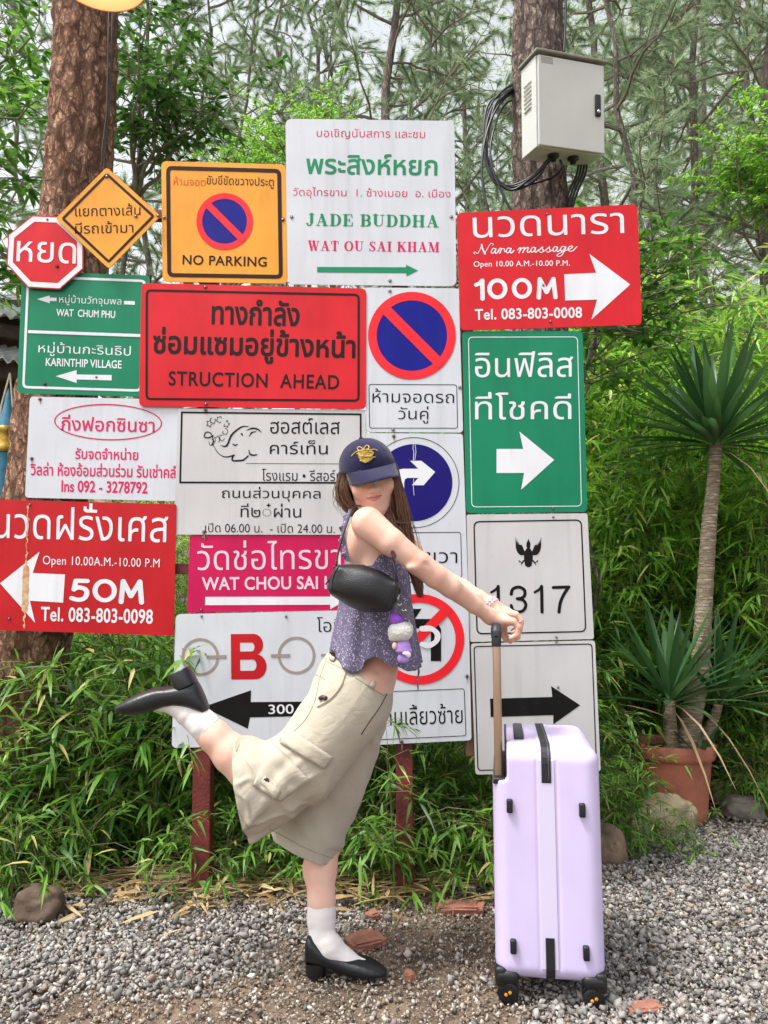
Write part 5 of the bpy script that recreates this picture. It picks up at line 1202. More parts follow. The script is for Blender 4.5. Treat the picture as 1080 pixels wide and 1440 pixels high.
plank(P(-260, 420, 5.5), P(30, 470, 5.5), 0.1, 0.06, M_OLDWD, 'beam'); plank(P(-260, 500, 5.3), P(34, 522, 5.3), 0.14, 0.08, M_OLDWD, 'beam')
plank(P(-260, 560, 5.9), P(26, 560, 5.9), 1.6, 0.04, M_DARKW, 'wall'); plank(P(26, 505, 5.6), P(27, 1050, 5.6), 0.1, 0.1, M_OLDWD, 'corner_post')
sh = thing('shrine_post', P(2, 720, 4.6), 'blue carved post with a gilded band, hanging beside the trunk at the left edge', 'post')
M_TURQ = mat('turquoise_paint', srgb(52, 122, 150), 0.5, var=0.35, vscale=25); M_GOLD = mat('gilt', srgb(196, 160, 74), 0.35, 0.8, var=0.4, vscale=60)
so = sh.location; k = P(2, 640, 4.6).z - so.z
m = MB(); m.lathe([(0.0, k * 2.2), (0.012, k * 2.1), (0.03, k * 1.75), (0.05, k * 1.55), (0.055, k * 1.5)], (0, 0, 0), 20); m.build('finial', M_TURQ, sh)
m = MB(); m.lathe([(0.055, k * 1.5), (0.075, k * 1.46), (0.066, k * 1.4), (0.066, k * 1.15), (0.08, k * 1.1), (0.07, k * 1.04)], (0, 0, 0), 20); m.build('gilded_band', M_GOLD, sh)
m = MB(); m.lathe([(0.06, k * 1.06), (0.06, k * 0.4), (0.07, 0), (0.06, -k * 1.5), (0.0, -k * 1.5)], (0, 0, 0), 20); m.build('shaft', M_TURQ, sh)
m = MB(); e = P(14, 525, 4.9) - so; m.tube([e, P(2, 570, 4.7) - so, P(-2, 610, 4.6) - so], 0.006, 5); m.tube([e, P(18, 575, 4.7) - so, P(16, 620, 4.6) - so], 0.006, 5); m.build('rope', mat('rope', srgb(170, 160, 144), 0.9), sh)

# pale box and fallen branch half hidden by the bamboo
bx = thing('metal_box', P(248, 1170, 3.75), 'pale blue metal box with a white lid half hidden behind the low bamboo', 'box', None, 0.35)
m = MB(); m.box((0, 0, -0.02), (0.3, 0.2, 0.16), Matrix.Rotation(0.12, 3, 'Y'), 0.006, 2); m.build('box_body', mat('pale_blue_paint', srgb(176, 194, 214), 0.4, var=0.2, vscale=10), bx, smooth=False)
m = MB(); m.box((0.02, 0, 0.15), (0.36, 0.24, 0.025), Matrix.Rotation(-0.1, 3, 'Y'), 0.006, 2); m.build('lid', mat('white_enamel', srgb(222, 226, 230), 0.35), bx, smooth=False)
m = MB(); m.tube([P(205, 1180, 3.5), P(235, 1205, 3.4), P(262, 1222, 3.25), P(300, 1240, 3.2)], [0.03, 0.032, 0.03, 0.024], 10); tag(m.build('fallen_branch', M_OLDWD), 'dark fallen branch lying behind the left red post', 'branch')

# ------------------------------------------------------------------ suitcase
M_LAV = mat('lavender_shell', srgb(208, 194, 230), 0.34, var=0.07, vscale=7, bump=0.06, bscale=420, spec=0.5, detail=9)
M_LAV2 = mat('lavender_trim', srgb(204, 196, 222), 0.5); M_ZIP = mat('black_zip', srgb(30, 30, 36), 0.55, var=0.4, vscale=300)
M_POLE = mat('bronze_pole', srgb(168, 140, 116), 0.38, 0.45, var=0.1, vscale=20); M_GRIP = mat('grip_plastic', srgb(42, 44, 50), 0.45)
SW, SD, Z0, Z1 = 0.286, 0.42, 0.064, 0.668
yaw = math.radians(-8.6); ax = Vector((math.cos(yaw), math.sin(yaw), 0)); ay = Vector((-math.sin(yaw), math.cos(yaw), 0))
fc = P(771.5, 1250, 2.135); sc_o = Vector((fc.x, fc.y, 0)) + ay * (SD / 2)
suit = thing('suitcase', sc_o, 'lavender hard-shell suitcase on spinner wheels with its bronze handle pulled up', 'suitcase', None, yaw)
S = SDF((-SW / 2 - 0.02, -SD / 2 - 0.02, Z0 - 0.02), (SW / 2 + 0.02, SD / 2 + 0.02, Z1 + 0.02), 0.0036)
S.rbox((0, 0, (Z0 + Z1) / 2), (SW / 2, SD / 2, (Z1 - Z0) / 2), 0.042, k=0.001)
S.rbox((-SW / 2 - 0.01, 0, Z1), (0.049, 0.4, 0.092), 0.008, k=0.004, sub=True)
for x in (-0.025, 0.027):                                   # two grooves beside the zip
    S.rbox((x, -SD / 2, 0.36), (0.0022, 0.003, 0.4), 0.001, k=0.002, sub=True); S.rbox((x, 0, Z1), (0.0022, 0.4, 0.003), 0.001, k=0.002, sub=True)
V, Q = S.mesh(3); o = link('shell', mesh_np('shell', V, Q, smooth=True), M_LAV, suit)
def prof(t0, t1, off, n=30):
    """path over the top and down the front, t in metres of z on the front or y on the top"""
    r = 0.042; pts = [(SD / 2 - r, Z1 + off), (-SD / 2 + r, Z1 + off)]
    pts += [(-SD / 2 + r - (r + off) * math.sin(a_), Z1 - r + (r + off) * math.cos(a_)) for a_ in np.linspace(0.15, PI / 2, 8)] + [(-SD / 2 - off, Z0 + r)]
    pts += [(-SD / 2 + r - (r + off) * math.cos(a_), Z0 + r - (r + off) * math.sin(a_)) for a_ in np.linspace(0.1, 1.4, 6)] + [(SD / 2 - r, Z0 - off)]
    A = np.array(pts); s_ = np.concatenate([[0], np.cumsum(np.linalg.norm(np.diff(A, axis=0), axis=1))]); T_ = np.linspace(t0, t1, n)
    return np.stack([np.interp(T_, s_, A[:, 0]), np.interp(T_, s_, A[:, 1])], 1)
def strip(name, x0, x1, t0, t1, off, m):
    p = prof(t0, t1, off); q = prof(t0, t1, -0.004); n = len(p)
    V = [(x0, *a_) for a_ in p] + [(x1, *a_) for a_ in p] + [(x0, *a_) for a_ in q] + [(x1, *a_) for a_ in q]; F = []
    for i in range(n - 1): F += [(i, n + i, n + i + 1, i + 1), (2 * n + i, i, i + 1, 2 * n + i + 1), (n + i, 3 * n + i, 3 * n + i + 1, n + i + 1)]
    F += [(0, 2 * n, 3 * n, n), (n - 1, 2 * n - 1, 4 * n - 1, 3 * n - 1)]
    return obj(name, V, F, m, suit, smooth=False)
LT = SD - 0.084 + 0.066
strip('zip_cover', -0.02, 0.021, 0.0, LT + 0.56, 0.0016, M_LAV2); strip('zip', -0.012, 0.013, 0.0, LT + 0.055, 0.0042, M_ZIP); strip('zip', -0.011, 0.012, LT + 0.452, LT + 0.56, 0.0042, M_ZIP)
strip('zip_pull_rail', 0.006, 0.0085, 0.0, LT + 0.05, 0.006, mat('zip_teeth', srgb(96, 98, 106), 0.4, 0.6))
for x, z in ((-0.098, 0.512), (0.092, 0.508), (-0.095, 0.155), (0.092, 0.15)):
    m = MB(); m.box((x, -SD / 2 - 0.006, z), (0.0165, 0.016, 0.036), None, 0.004, 3); m.build('foot', M_BLKP, suit)
m = MB(); m.box((-0.068, 0.0, Z1 + 0.006), (0.028, 0.22, 0.014), None, 0.005, 3); m.build('top_handle', M_GRIP, suit)
m = MB(); m.box((-SW / 2 + 0.018, 0, 0.572), (0.033, SD - 0.02, 0.016), None, 0.003, 2); m.box((-SW / 2 + 0.037, 0, 0.622), (0.006, SD - 0.05, 0.088), None, 0.002, 1); m.build('handle_recess', M_BLKP, suit)
for y in (-0.15, 0.1):
    m = MB(); m.box((-0.1265, y, 0.76), (0.0225, 0.028, 0.39), None, 0.006, 3); m.build('pole', M_POLE, suit)
    m = MB(); m.box((-0.1265, y, 0.955), (0.027, 0.032, 0.055), None, 0.009, 3); m.build('grip_end', M_GRIP, suit)
m = MB(); m.tube([(-0.1265, -0.153, 0.955), (-0.1265, -0.15, 0.972), (-0.1265, -0.14, 0.981), (-0.1265, -0.11, 0.984), (-0.1265, 0.07, 0.984), (-0.1265, 0.09, 0.981), (-0.1265, 0.103, 0.955)], [0.0145, 0.0155, 0.0155, 0.0145, 0.0145, 0.0155, 0.014], 16); m.build('grip', M_GRIP, suit)
M_WDOT = mat('amber_plastic', srgb(232, 160, 30), 0.4)
for sx in (-1, 1):
    for sy in (-1, 1):
        x, y = sx * 0.105, sy * 0.165
        m = MB(); m.box((x + sx * 0.008, y + sy * 0.012, 0.072), (0.064, 0.07, 0.036), None, 0.014, 3); m.box((x + sx * 0.024, y + sy * 0.03, 0.072), (0.03, 0.03, 0.05), None, 0.009, 3); m.box((x + sx * 0.012, y, 0.048), (0.012, 0.03, 0.045), None, 0.004, 2); wh = m.build('wheel_housing', M_BLKP, suit)
        for q_ in (-1, 1):
            cx = Vector((x + 0.012 * 0 + sx * 0.006, y - 0.012 + q_ * 0.0125, 0.028)); Rw = Matrix.Rotation(PI / 2, 3, 'X') if True else None
            m = MB(); m.lathe([(0.0, 0.0085), (0.014, 0.0085), (0.018, 0.0075), (0.026, 0.007), (0.028, 0.005), (0.028, -0.005), (0.026, -0.007), (0.0, -0.0085)], cx, 28, Rw); wl = m.build('wheel', M_RUBBER, wh)
            if q_ == -1:
                for a_ in (0.5, 0.5 + PI):
                    m = MB(); m.lathe([(0.0, 0.0105), (0.0042, 0.0103), (0.0048, 0.0085)], cx + Vector((0.006 * math.cos(a_), 0, 0.006 * math.sin(a_))), 12, Rw); m.build('hub_mark', M_WDOT, wl)
# ------------------------------------------------------------------ the woman
PX = 0.00214                                                # metres per photo pixel at her distance
def Wp(x, y, Y): return np.array(P(x, y, Y))

M_SKIN = mat('skin', srgb(232, 194, 174), 0.52, var=0.08, vscale=16, bump=0.09, bscale=420, spec=0.35, sss=0.25, col2=srgb(226, 174, 154))
M_HAIR = leaf_mat('brown_hair', srgb(76, 53, 41), srgb(150, 112, 86), srgb(184, 144, 114), 0.1, 0.4, 0.5)
M_HAIRB = mat('dark_brown_hair', srgb(60, 40, 32), 0.5, var=0.4, vscale=60)
M_CAP = mat('navy_twill', srgb(26, 26, 64), 0.85, var=0.15, vscale=30, bump=0.25, bscale=900, sheen=0.2, spec=0.2)
M_THREAD = mat('gold_embroidery', srgb(226, 196, 96), 0.55, var=0.35, vscale=260, bump=0.5, bscale=700, spec=0.5)
M_CLOTH = mat('khaki_cotton', srgb(188, 180, 162), 0.92, var=0.09, vscale=16, bump=0.22, bscale=1100, sheen=0.1, spec=0.12)
def _creases(m, sc, st, dist):
    nd, lk, b = nodes_of(m); old = b.inputs['Normal'].links[0].from_node; tc = nd.new('ShaderNodeTexCoord')
    n = nd.new('ShaderNodeTexNoise'); n.inputs['Scale'].default_value = sc; n.inputs['Detail'].default_value = 4; n.inputs['Distortion'].default_value = 1.2
    mp = nd.new('ShaderNodeMapping'); mp.inputs['Scale'].default_value = (1.0, 0.8, 1.7); mp.inputs['Rotation'].default_value = (0, 0.7, 0); lk.new(tc.outputs['Object'], mp.inputs['Vector']); lk.new(mp.outputs[0], n.inputs['Vector'])
    a_ = nd.new('ShaderNodeMath'); a_.operation = 'SUBTRACT'; a_.inputs[1].default_value = 0.5; ab = nd.new('ShaderNodeMath'); ab.operation = 'ABSOLUTE'; po = nd.new('ShaderNodeMath'); po.operation = 'POWER'; po.inputs[1].default_value = 0.6
    lk.new(n.outputs['Fac'], a_.inputs[0]); lk.new(a_.outputs[0], ab.inputs[0]); lk.new(ab.outputs[0], po.inputs[0])
    bp = nd.new('ShaderNodeBump'); bp.inputs['Strength'].default_value = st; bp.inputs['Distance'].default_value = dist; lk.new(po.outputs[0], bp.inputs['Height']); lk.new(old.outputs['Normal'], bp.inputs['Normal']); lk.new(bp.outputs['Normal'], b.inputs['Normal'])
_creases(M_CLOTH, 9, 0.22, 0.015)
M_SEAM = mat('khaki_seam', srgb(154, 144, 122), 0.9); M_BTN = mat('brown_button', srgb(58, 40, 34), 0.4); M_SOCK = mat('white_rib_knit', srgb(234, 228, 224), 0.95, var=0.04, vscale=20, bump=0.3, bscale=700, spec=0.1)
M_SHOE = mat('black_leather', srgb(26, 28, 32), 0.36, var=0.3, vscale=14, bump=0.12, bscale=160, spec=0.5); M_BAG = mat('grained_black_leather', srgb(13, 16, 21), 0.3, var=0.3, vscale=12, bump=0.3, bscale=420, spec=0.6)
def _print():
    m = mat('lilac_floral_print', srgb(128, 122, 146), 0.85, spec=0.15, bump=0.15, bscale=900); nd, lk, b = nodes_of(m)
    tc = nd.new('ShaderNodeTexCoord'); v = nd.new('ShaderNodeTexVoronoi'); v.inputs['Scale'].default_value = 190; v.inputs['Randomness'].default_value = 1.0
    n = nd.new('ShaderNodeTexNoise'); n.inputs['Scale'].default_value = 75; n.inputs['Detail'].default_value = 4
    lk.new(tc.outputs['Object'], v.inputs['Vector']); lk.new(tc.outputs['Object'], n.inputs['Vector'])
    s_ = nd.new('ShaderNodeMath'); s_.operation = 'ADD'; s_.use_clamp = False; mu = nd.new('ShaderNodeMath'); mu.operation = 'MULTIPLY'; mu.inputs[1].default_value = 0.9
    lk.new(n.outputs['Fac'], mu.inputs[0]); lk.new(v.outputs['Distance'], s_.inputs[0]); lk.new(mu.outputs[0], s_.inputs[1])
    r = nd.new('ShaderNodeValToRGB'); r.color_ramp.elements[0].position = 0.6; r.color_ramp.elements[0].color = (*srgb(212, 204, 218), 1); r.color_ramp.elements[1].position = 0.74; r.color_ramp.elements[1].color = (*srgb(128, 121, 146), 1)
    e = r.color_ramp.elements.new(0.95); e.color = (*srgb(104, 98, 124), 1)
    lk.new(s_.outputs[0], r.inputs['Fac']); lk.new(r.outputs['Color'], b.inputs['Base Color']); return m
M_PRINT = _print()

# --- head frame: looking at the camera, tipped to her shoulder and down
RH = (Matrix.Rotation(math.radians(-13), 3, 'Y') @ Matrix.Rotation(math.radians(1), 3, 'Z') @ Matrix.Rotation(math.radians(12), 3, 'X'))
HO = Vector(P(519, 664, 2.285))
def H(x, y, z): return np.array(HO + RH @ Vector((x, y, z)))

SR, SL = Wp(517, 736, 2.17), Wp(556, 748, 2.46)
WR, WL = Wp(690, 867, 2.262), Wp(691, 851, 2.362)
B = SDF(P(150, 1420, 2.0).to_tuple(), (0.47, 2.62, 1.585), 0.0029)
B.lo[1] = 2.0
# trunk
B.ell(Wp(529, 792, 2.325), (0.082, 0.135, 0.15), k=0.03); B.ell(Wp(530, 880, 2.34), (0.064, 0.112, 0.14), k=0.05)
B.ell(Wp(530, 935, 2.34), (0.062, 0.118, 0.09), k=0.04); B.ell(Wp(506, 975, 2.34), (0.088, 0.15, 0.10), k=0.05)
B.ell(Wp(552, 802, 2.275), (0.034, 0.042, 0.048), k=0.03); B.ell(Wp(555, 804, 2.4), (0.036, 0.045, 0.05), k=0.03)
B.ell(Wp(500, 765, 2.245), (0.035, 0.055, 0.07), k=0.03)
B.cap(Wp(528, 752, 2.22), Wp(548, 756, 2.44), 0.045, 0.045, 0.04)
# neck
B.cap(H(0.0, 0.02, -0.05), Wp(533, 752, 2.33), 0.047, 0.05, 0.03)
# head
B.ell(H(0, 0.012, 0.012), (0.074, 0.092, 0.084), RH, 0.01); B.ell(H(0, -0.022, -0.045), (0.061, 0.066, 0.072), RH, 0.03)
B.ell(H(0, -0.06, -0.098), (0.021, 0.02, 0.02), RH, 0.026); B.cap(H(-0.036, -0.012, -0.082), H(0, -0.052, -0.104), 0.022, 0.017, 0.024); B.cap(H(0.036, -0.012, -0.082), H(0, -0.052, -0.104), 0.022, 0.017, 0.024)
for sg in (-1, 1):
    B.ell(H(sg * 0.036, -0.058, -0.046), (0.024, 0.02, 0.021), RH, 0.02); B.ell(H(sg * 0.03, -0.087, -0.008), (0.017, 0.012, 0.011), RH, 0.012, sub=True)
    B.ell(H(sg * 0.0105, -0.093, -0.05), (0.0075, 0.0085, 0.0065), RH, 0.005)
    B.ell(H(sg * 0.078, 0.016, -0.025), (0.009, 0.02, 0.032), RH, 0.008); B.ell(H(sg * 0.086, 0.008, -0.022), (0.004, 0.01, 0.018), RH, 0.004, sub=True)
B.cap(H(0, -0.082, 0.0), H(0, -0.1, -0.044), 0.0075, 0.0095, 0.012); B.ell(H(0, -0.104, -0.048), (0.0105, 0.0095, 0.0082), RH, 0.005)
B.ell(H(-0.0068, -0.0985, -0.0568), (0.0036, 0.006, 0.0028), RH, 0.002, sub=True); B.ell(H(0.0068, -0.0985, -0.0568), (0.0036, 0.006, 0.0028), RH, 0.002, sub=True)
B.ell(H(0, -0.08, -0.076), (0.022, 0.012, 0.014), RH, 0.014)
# right arm (near)
B.chain([SR, Wp(551, 763, 2.145), Wp(588, 792, 2.15), Wp(612, 811, 2.17), Wp(634, 826, 2.19), Wp(667, 851, 2.235), WR], [0.047, 0.0375, 0.0325, 0.032, 0.0298, 0.0232, 0.021], 0.009)
B.ell(Wp(580, 798, 2.128), (0.016, 0.015, 0.01), k=0.012); B.ell(Wp(602, 795, 2.118), (0.013, 0.008, 0.006), Matrix.Rotation(0.5, 3, 'Y'), 0.008, sub=True); B.ell(Wp(592, 806, 2.112), (0.01, 0.005, 0.0025), Matrix.Rotation(-0.5, 3, 'Y'), 0.006, sub=True)
# left arm (far)
B.chain([SL, Wp(590, 790, 2.46), Wp(620, 812, 2.45), Wp(650, 827, 2.42), Wp(674, 841, 2.38), WL], [0.044, 0.034, 0.031, 0.0275, 0.0225, 0.02], 0.009)
# hands: palm, four fingers curled over the grip, thumb from the side of the palm
def hand(wr, kx, ky, Y0, Y1, near):
    n = 4; Ys = np.linspace(Y0, Y1, n)
    B.cap(wr, Wp(kx - 14, ky - 1.5, (Y0 + Y1) / 2), 0.0225, 0.02, 0.016)
    for i, Y in enumerate(Ys):
        B.cap(Wp(kx - 22, ky - 2, wr[1] + (Y - wr[1]) * 0.55), Wp(kx, ky, Y), 0.013, 0.0105, 0.012)
    ln = [0.84, 0.97, 1.02, 0.95] if near else [0.95, 1.02, 0.97, 0.84]
    for i, Y in enumerate(Ys):
        l = ln[i]; k0 = (kx, ky); k1 = (kx + 8.0 * l, ky + 9.5 * l); k2 = (kx + 6.0 * l, ky + 22 * l); k3 = (kx - 4.5 * l, ky + 27.5 * l)
        r = [0.0098, 0.0086, 0.0079, 0.0068]
        pts_ = [Wp(*k0, Y), Wp(*k1, Y - 0.001), Wp(*k2, Y - 0.0005 + 0.001 * i), Wp(*k3, Y)]
        for a_ in range(3): B.cap(pts_[a_], pts_[a_ + 1], r[a_], r[a_ + 1], 0.0035)
hand(WR, 722, 874, 2.2475, 2.3105, True); hand(WL, 725, 864, 2.338, 2.398, False)
B.chain([Wp(697, 873, 2.3), Wp(706, 886, 2.326), Wp(711, 897, 2.322), Wp(718, 902, 2.312)], [0.0135, 0.0112, 0.0095, 0.0078], 0.006)
B.chain([Wp(699, 857, 2.345), Wp(706, 872, 2.326), Wp(710, 886, 2.33)], [0.0125, 0.0105, 0.0085], 0.006)
# the raised foot's own frame: origin under the heel, x to the toe, z away from the sole
_hb, _toe = Vector(P(274, 951, 2.245)), Vector(P(165, 1006, 2.245)); fx = (_toe - _hb).normalized(); fz = Vector((0, 1, 0)).cross(fx); fz = -fz if fz.z > 0 else fz; fy = fz.cross(fx)
MFOOT = Matrix.Translation(_hb - fz * 0.034) @ Matrix(((fx.x, fy.x, fz.x, 0), (fx.y, fy.y, fz.y, 0), (fx.z, fy.z, fz.z, 0), (0, 0, 0, 1))) @ Matrix.Diagonal((1, 1.3, 1.32, 1))
MFOOT2 = Matrix.Translation((PG(428, 1379).x, 2.325, 0.006)) @ Matrix.Rotation(math.radians(-7), 4, 'Z')
def FR(x, z, M=MFOOT): return np.array(M @ Vector((x, 0.004, z)))
# legs
KN_R, AN_R = Wp(392, 1122, 2.245), FR(0.062, 0.086)
B.chain([Wp(497, 975, 2.265), Wp(440, 1052, 2.25), KN_R], [0.088, 0.07, 0.054], 0.02)
B.chain([KN_R, Wp(348, 1080, 2.245), Wp(326, 1060, 2.245), Wp(300, 1034, 2.245), AN_R], [0.054, 0.0545, 0.051, 0.042, 0.031], 0.02)
B.chain([AN_R, FR(0.036, 0.06)], [0.03, 0.022], 0.008); B.chain([AN_R, FR(0.12, 0.036), FR(0.19, 0.022)], [0.029, 0.016, 0.009], 0.008)
B.chain([Wp(508, 985, 2.425), Wp(474, 1090, 2.435), Wp(456, 1180, 2.42), Wp(450, 1222, 2.40), Wp(452, 1268, 2.36), Wp(452, 1325, 2.335)], [0.08, 0.066, 0.05, 0.0475, 0.037, 0.031], 0.02)
B.chain([Wp(452, 1325, 2.335), FR(0.036, 0.062, MFOOT2)], [0.03, 0.024], 0.012); B.chain([Wp(452, 1330, 2.335), FR(0.12, 0.036, MFOOT2), FR(0.19, 0.022, MFOOT2)], [0.03, 0.02, 0.012], 0.012)
V, Q = B.mesh(1)
woman = link('person', mesh_np('person', V, Q, smooth=True), M_SKIN)
tag(woman, 'woman in navy cap, lilac top and khaki shorts leaning on the suitcase, leg kicked back', 'person')
del B
def wear(o): o.parent = woman; return o
def bvh_of(V, Q): return BVHTree.FromPolygons([tuple(v) for v in V], [tuple(int(i) for i in q) for q in Q])
CAMP = Vector((0, 0, CAM_H))
def hit(bv, x, y, off=0.0):
    d = (Vector(P(x, y, 2.0)) - CAMP).normalized(); loc, nr, _, _ = bv.ray_cast(CAMP, d)
    if loc is None: return None
    if nr.dot(d) > 0: nr = -nr
    return loc + nr * off
def path_on(bv, pts, off, n=24):
    return [q for q in (hit(bv, float(x), float(y), off) for x, y in spline(pts, n)) if q is not None]
def patch_on(name, bv, quad, m, off=0.003, th=0.003, nu=14, nv=10, wob=0.0):
    """sheet laid over a surface, seen as the quad TL TR BR BL"""
    q = [np.array(p, float) for p in quad]; V = []; F = []
    for j in range(nv + 1):
        for i in range(nu + 1):
            u, v = i / nu, j / nv; p = q[0] * (1 - u) * (1 - v) + q[1] * u * (1 - v) + q[2] * u * v + q[3] * (1 - u) * v
            e = min(u, 1 - u, v, 1 - v); h = hit(bv, p[0], p[1], off + th * min(1, e * 9) + wob * noise.noise((u * 4, v * 4, off * 900)))
            if h is None: h = Vector(P(p[0], p[1], 2.2))
            V.append(h)
    for j in range(nv):
        for i in range(nu): k = j * (nu + 1) + i; F.append((k, k + 1, k + nu + 2, k + nu + 1))
    o = obj(name, V, F, m, None, True); md = o.modifiers.new('thick', 'SOLIDIFY'); md.thickness = 0.003; md.offset = -1; return wear(o)
BVB = bvh_of(V, Q)

# lips, eyes (under the brim), brows
M_LIP = mat('lips', srgb(206, 136, 128), 0.5, spec=0.35, sss=0.15)
def head_bar(name, pts, rad, m, n=14):
    mb = MB(); p = spline([tuple(H(*q)) for q in pts], n); mb.tube([Vector(v) for v in p], list(np.interp(np.linspace(0, 1, n), np.linspace(0, 1, len(rad)), rad)), 8); return wear(mb.build(name, m))
def lip(name, up_, lo_, bulge, m_, off=0.0004):
    n = 22; A_, C_ = spline(up_, n), spline(lo_, n); V = []; F = []
    for i in range(n):
        for j in range(6):
            t = j / 5; e = math.sin(PI * t) * math.sin(PI * i / (n - 1)) ** 0.6
            p = A_[i] * (1 - t) + C_[i] * t; V.append(hit(BVB, p[0], p[1], off + bulge * e))
    for i in range(n - 1):
        for j in range(5): k = i * 6 + j; F.append((k, k + 1, k + 7, k + 6))
    return wear(obj(name, V, F, m_, None, True))
part_ = [(514.8, 700.8), (520, 700.3), (525, 700.2), (529, 699.3), (533, 698), (537, 696)]
lip('upper_lip', [(514.6, 700.6), (519, 698.6), (523.5, 697.0), (526, 697.2), (528.5, 696.2), (533, 695.7), (537.2, 695.8)], part_, 0.0012, M_LIP)
lip('lower_lip', [(x, y + 0.25) for x, y in part_], [(515.2, 701.2), (519, 703.2), (524, 704.6), (528, 704.2), (533, 701.6), (536.8, 696.6)], 0.0018, M_LIP)
lip('mouth_line', [(x, y - 0.3) for x, y in part_], [(x, y + 0.35) for x, y in part_], 0.0, mat('lip_parting', srgb(120, 66, 64), 0.5), 0.0009)
M_EYE = mat('eye_white', srgb(225, 220, 215), 0.2); M_IRIS = mat('dark_iris', srgb(40, 26, 20), 0.15)
for sg in (-1, 1):
    m = MB(); m.lathe([(0.0001, -0.0115), (0.006, -0.0098), (0.0105, -0.0045), (0.0115, 0.0), (0.0105, 0.0045), (0.006, 0.0098), (0.0001, 0.0115)], H(sg * 0.03, -0.069, -0.008), 16); e = wear(m.build('eye', M_EYE))
    m = MB(); m.lathe([(0.0, 0.0118), (0.003, 0.0114), (0.0055, 0.0101)], H(sg * 0.03, -0.069, -0.008), 14, RH @ Matrix.Rotation(PI / 2, 3, 'X')); m.build('iris', M_IRIS, e)
    head_bar('eyebrow', [(sg * 0.014, -0.084, 0.008), (sg * 0.03, -0.083, 0.013), (sg * 0.046, -0.07, 0.009)], [0.0022, 0.0022, 0.001], M_HAIRB, 8)
m = MB(); m.lathe([(0.0, 0.004), (0.003, 0.003), (0.004, 0.0), (0.0, -0.003)], H(-0.08, 0.0, -0.062), 10); wear(m.build('earring', mat('silver', (0.8, 0.8, 0.82), 0.2, 1.0)))

# cap, its peak turned a little to her left
RH0 = RH
RC2 = RH @ Matrix.Rotation(math.radians(12), 3, 'Z') @ Matrix.Rotation(math.radians(3), 3, 'X')
def HC(x, y, z): return np.array(HO + RC2 @ Vector((x, y, z)))
CA, CB, CC, CZ = 0.084, 0.102, 0.091, 0.012
def dome(phi, th, off=0.0):
    return HC((CA + off) * math.cos(th) * math.sin(phi), 0.012 - (CB + off) * math.cos(th) * math.cos(phi), CZ + (CC + off) * math.sin(th) ** 0.92)
n, mm = 72, 22; V = []; F = []
for j in range(mm + 1):
    for i in range(n):
        phi = 2 * PI * i / n; sm = 0.0016 * max(0.0, 1 - abs(((phi / (PI / 3)) % 1) - 0.5) * -1 - 0.5 + 0) if False else 0
        seam = abs(((phi + PI / 6) / (PI / 3) + 0.5) % 1 - 0.5); V.append(dome(phi, PI / 2 * j / mm, -0.0012 * max(0, 1 - seam * 14) + 0.0012 * noise.noise((math.cos(phi) * 3, math.sin(phi) * 3, j * 0.3))))
for j in range(mm):
    for i in range(n): F.append((j * n + i, j * n + (i + 1) % n, (j + 1) * n + (i + 1) % n, (j + 1) * n + i))
cap = obj('cap', V, F, M_CAP, None, True); md = cap.modifiers.new('thick', 'SOLIDIFY'); md.thickness = 0.003; md.offset = -1; wear(cap)
BVC = bvh_of(V, F)
m = MB(); m.lathe([(0.0, 0.005), (0.005, 0.004), (0.007, 0.0)], dome(0, PI / 2, 0.0), 12, RH); m.build('button', M_CAP, cap)
V = []; F = []; nu, nv = 30, 10
for j in range(nv + 1):
    for i in range(nu + 1):
        t = -1 + 2 * i / nu; phi = t * math.radians(63); r = j / nv
        Lb = 0.078 * max(0.0, math.cos(t * PI / 2)) ** 0.55; b0 = Vector(dome(phi, 0.02, 0.001)); lo = RC2.transposed() @ (b0 - HO)
        lo = lo + Vector((-0.004 * t * r, -Lb * r, -Lb * r * 0.22 - 0.026 * (abs(t) ** 1.7) * r - 0.008 * r * r))
        V.append(HO + RC2 @ lo)
for j in range(nv):
    for i in range(nu): k = j * (nu + 1) + i; F.append((k, k + nu + 1, k + nu + 2, k + 1))
br = obj('brim', V, F, M_CAP, cap, True); md = br.modifiers.new('thick', 'SOLIDIFY'); md.thickness = 0.0035; md.offset = 0
m = MB(); m.tube([V[nv * (nu + 1) + i] for i in range(nu + 1)], 0.0022, 6); m.build('brim_piping', M_CAP, br)
m = MB(); m.tube([Vector(dome(math.radians(a_), 0.035, 0.0012)) for a_ in range(-180, 181, 6)], 0.0014, 5, False); m.build('band_seam', mat('navy_seam', srgb(22, 22, 56), 0.9), cap)
z = Zm(450, 600, 6.259)
def emb(paths, r, off):
    mb = MB()
    for p in paths:
        pts_ = path_on(BVC, z(*p), off, max(6, 5 * len(p)))
        if len(pts_) > 2: mb.tube(pts_, r, 6)
    return mb
e = emb([[(278, 262), (300, 240), (330, 218), (372, 212), (384, 206)], [(506, 214), (480, 204), (450, 206), (410, 205), (384, 206)], [(384, 206), (350, 212), (330, 196), (340, 182), (362, 186), (384, 206)], [(384, 206), (396, 180), (418, 168), (432, 184), (420, 202), (384, 206)]], 0.0017, 0.0016)
o = e.build('bow_emblem', M_THREAD, cap)
body_ = []
for k, (yy, x0, x1) in enumerate(((220, 345, 462), (230, 330, 468), (240, 330, 470), (250, 334, 468), (260, 338, 466), (270, 342, 486), (280, 346, 458), (290, 350, 452), (300, 358, 446), (309, 372, 436))):
    body_.append([(x0 + 6 * math.sin(k * 2.1), yy), ((x0 * 2 + x1) / 3, yy + 3 * math.sin(k)), ((x0 + 2 * x1) / 3, yy - 3 * math.sin(k * 1.7)), (x1 + 5 * math.sin(k * 1.3), yy)])
e = emb(body_, 0.0017, 0.0012); e.build('crest_emblem', M_THREAD, cap)
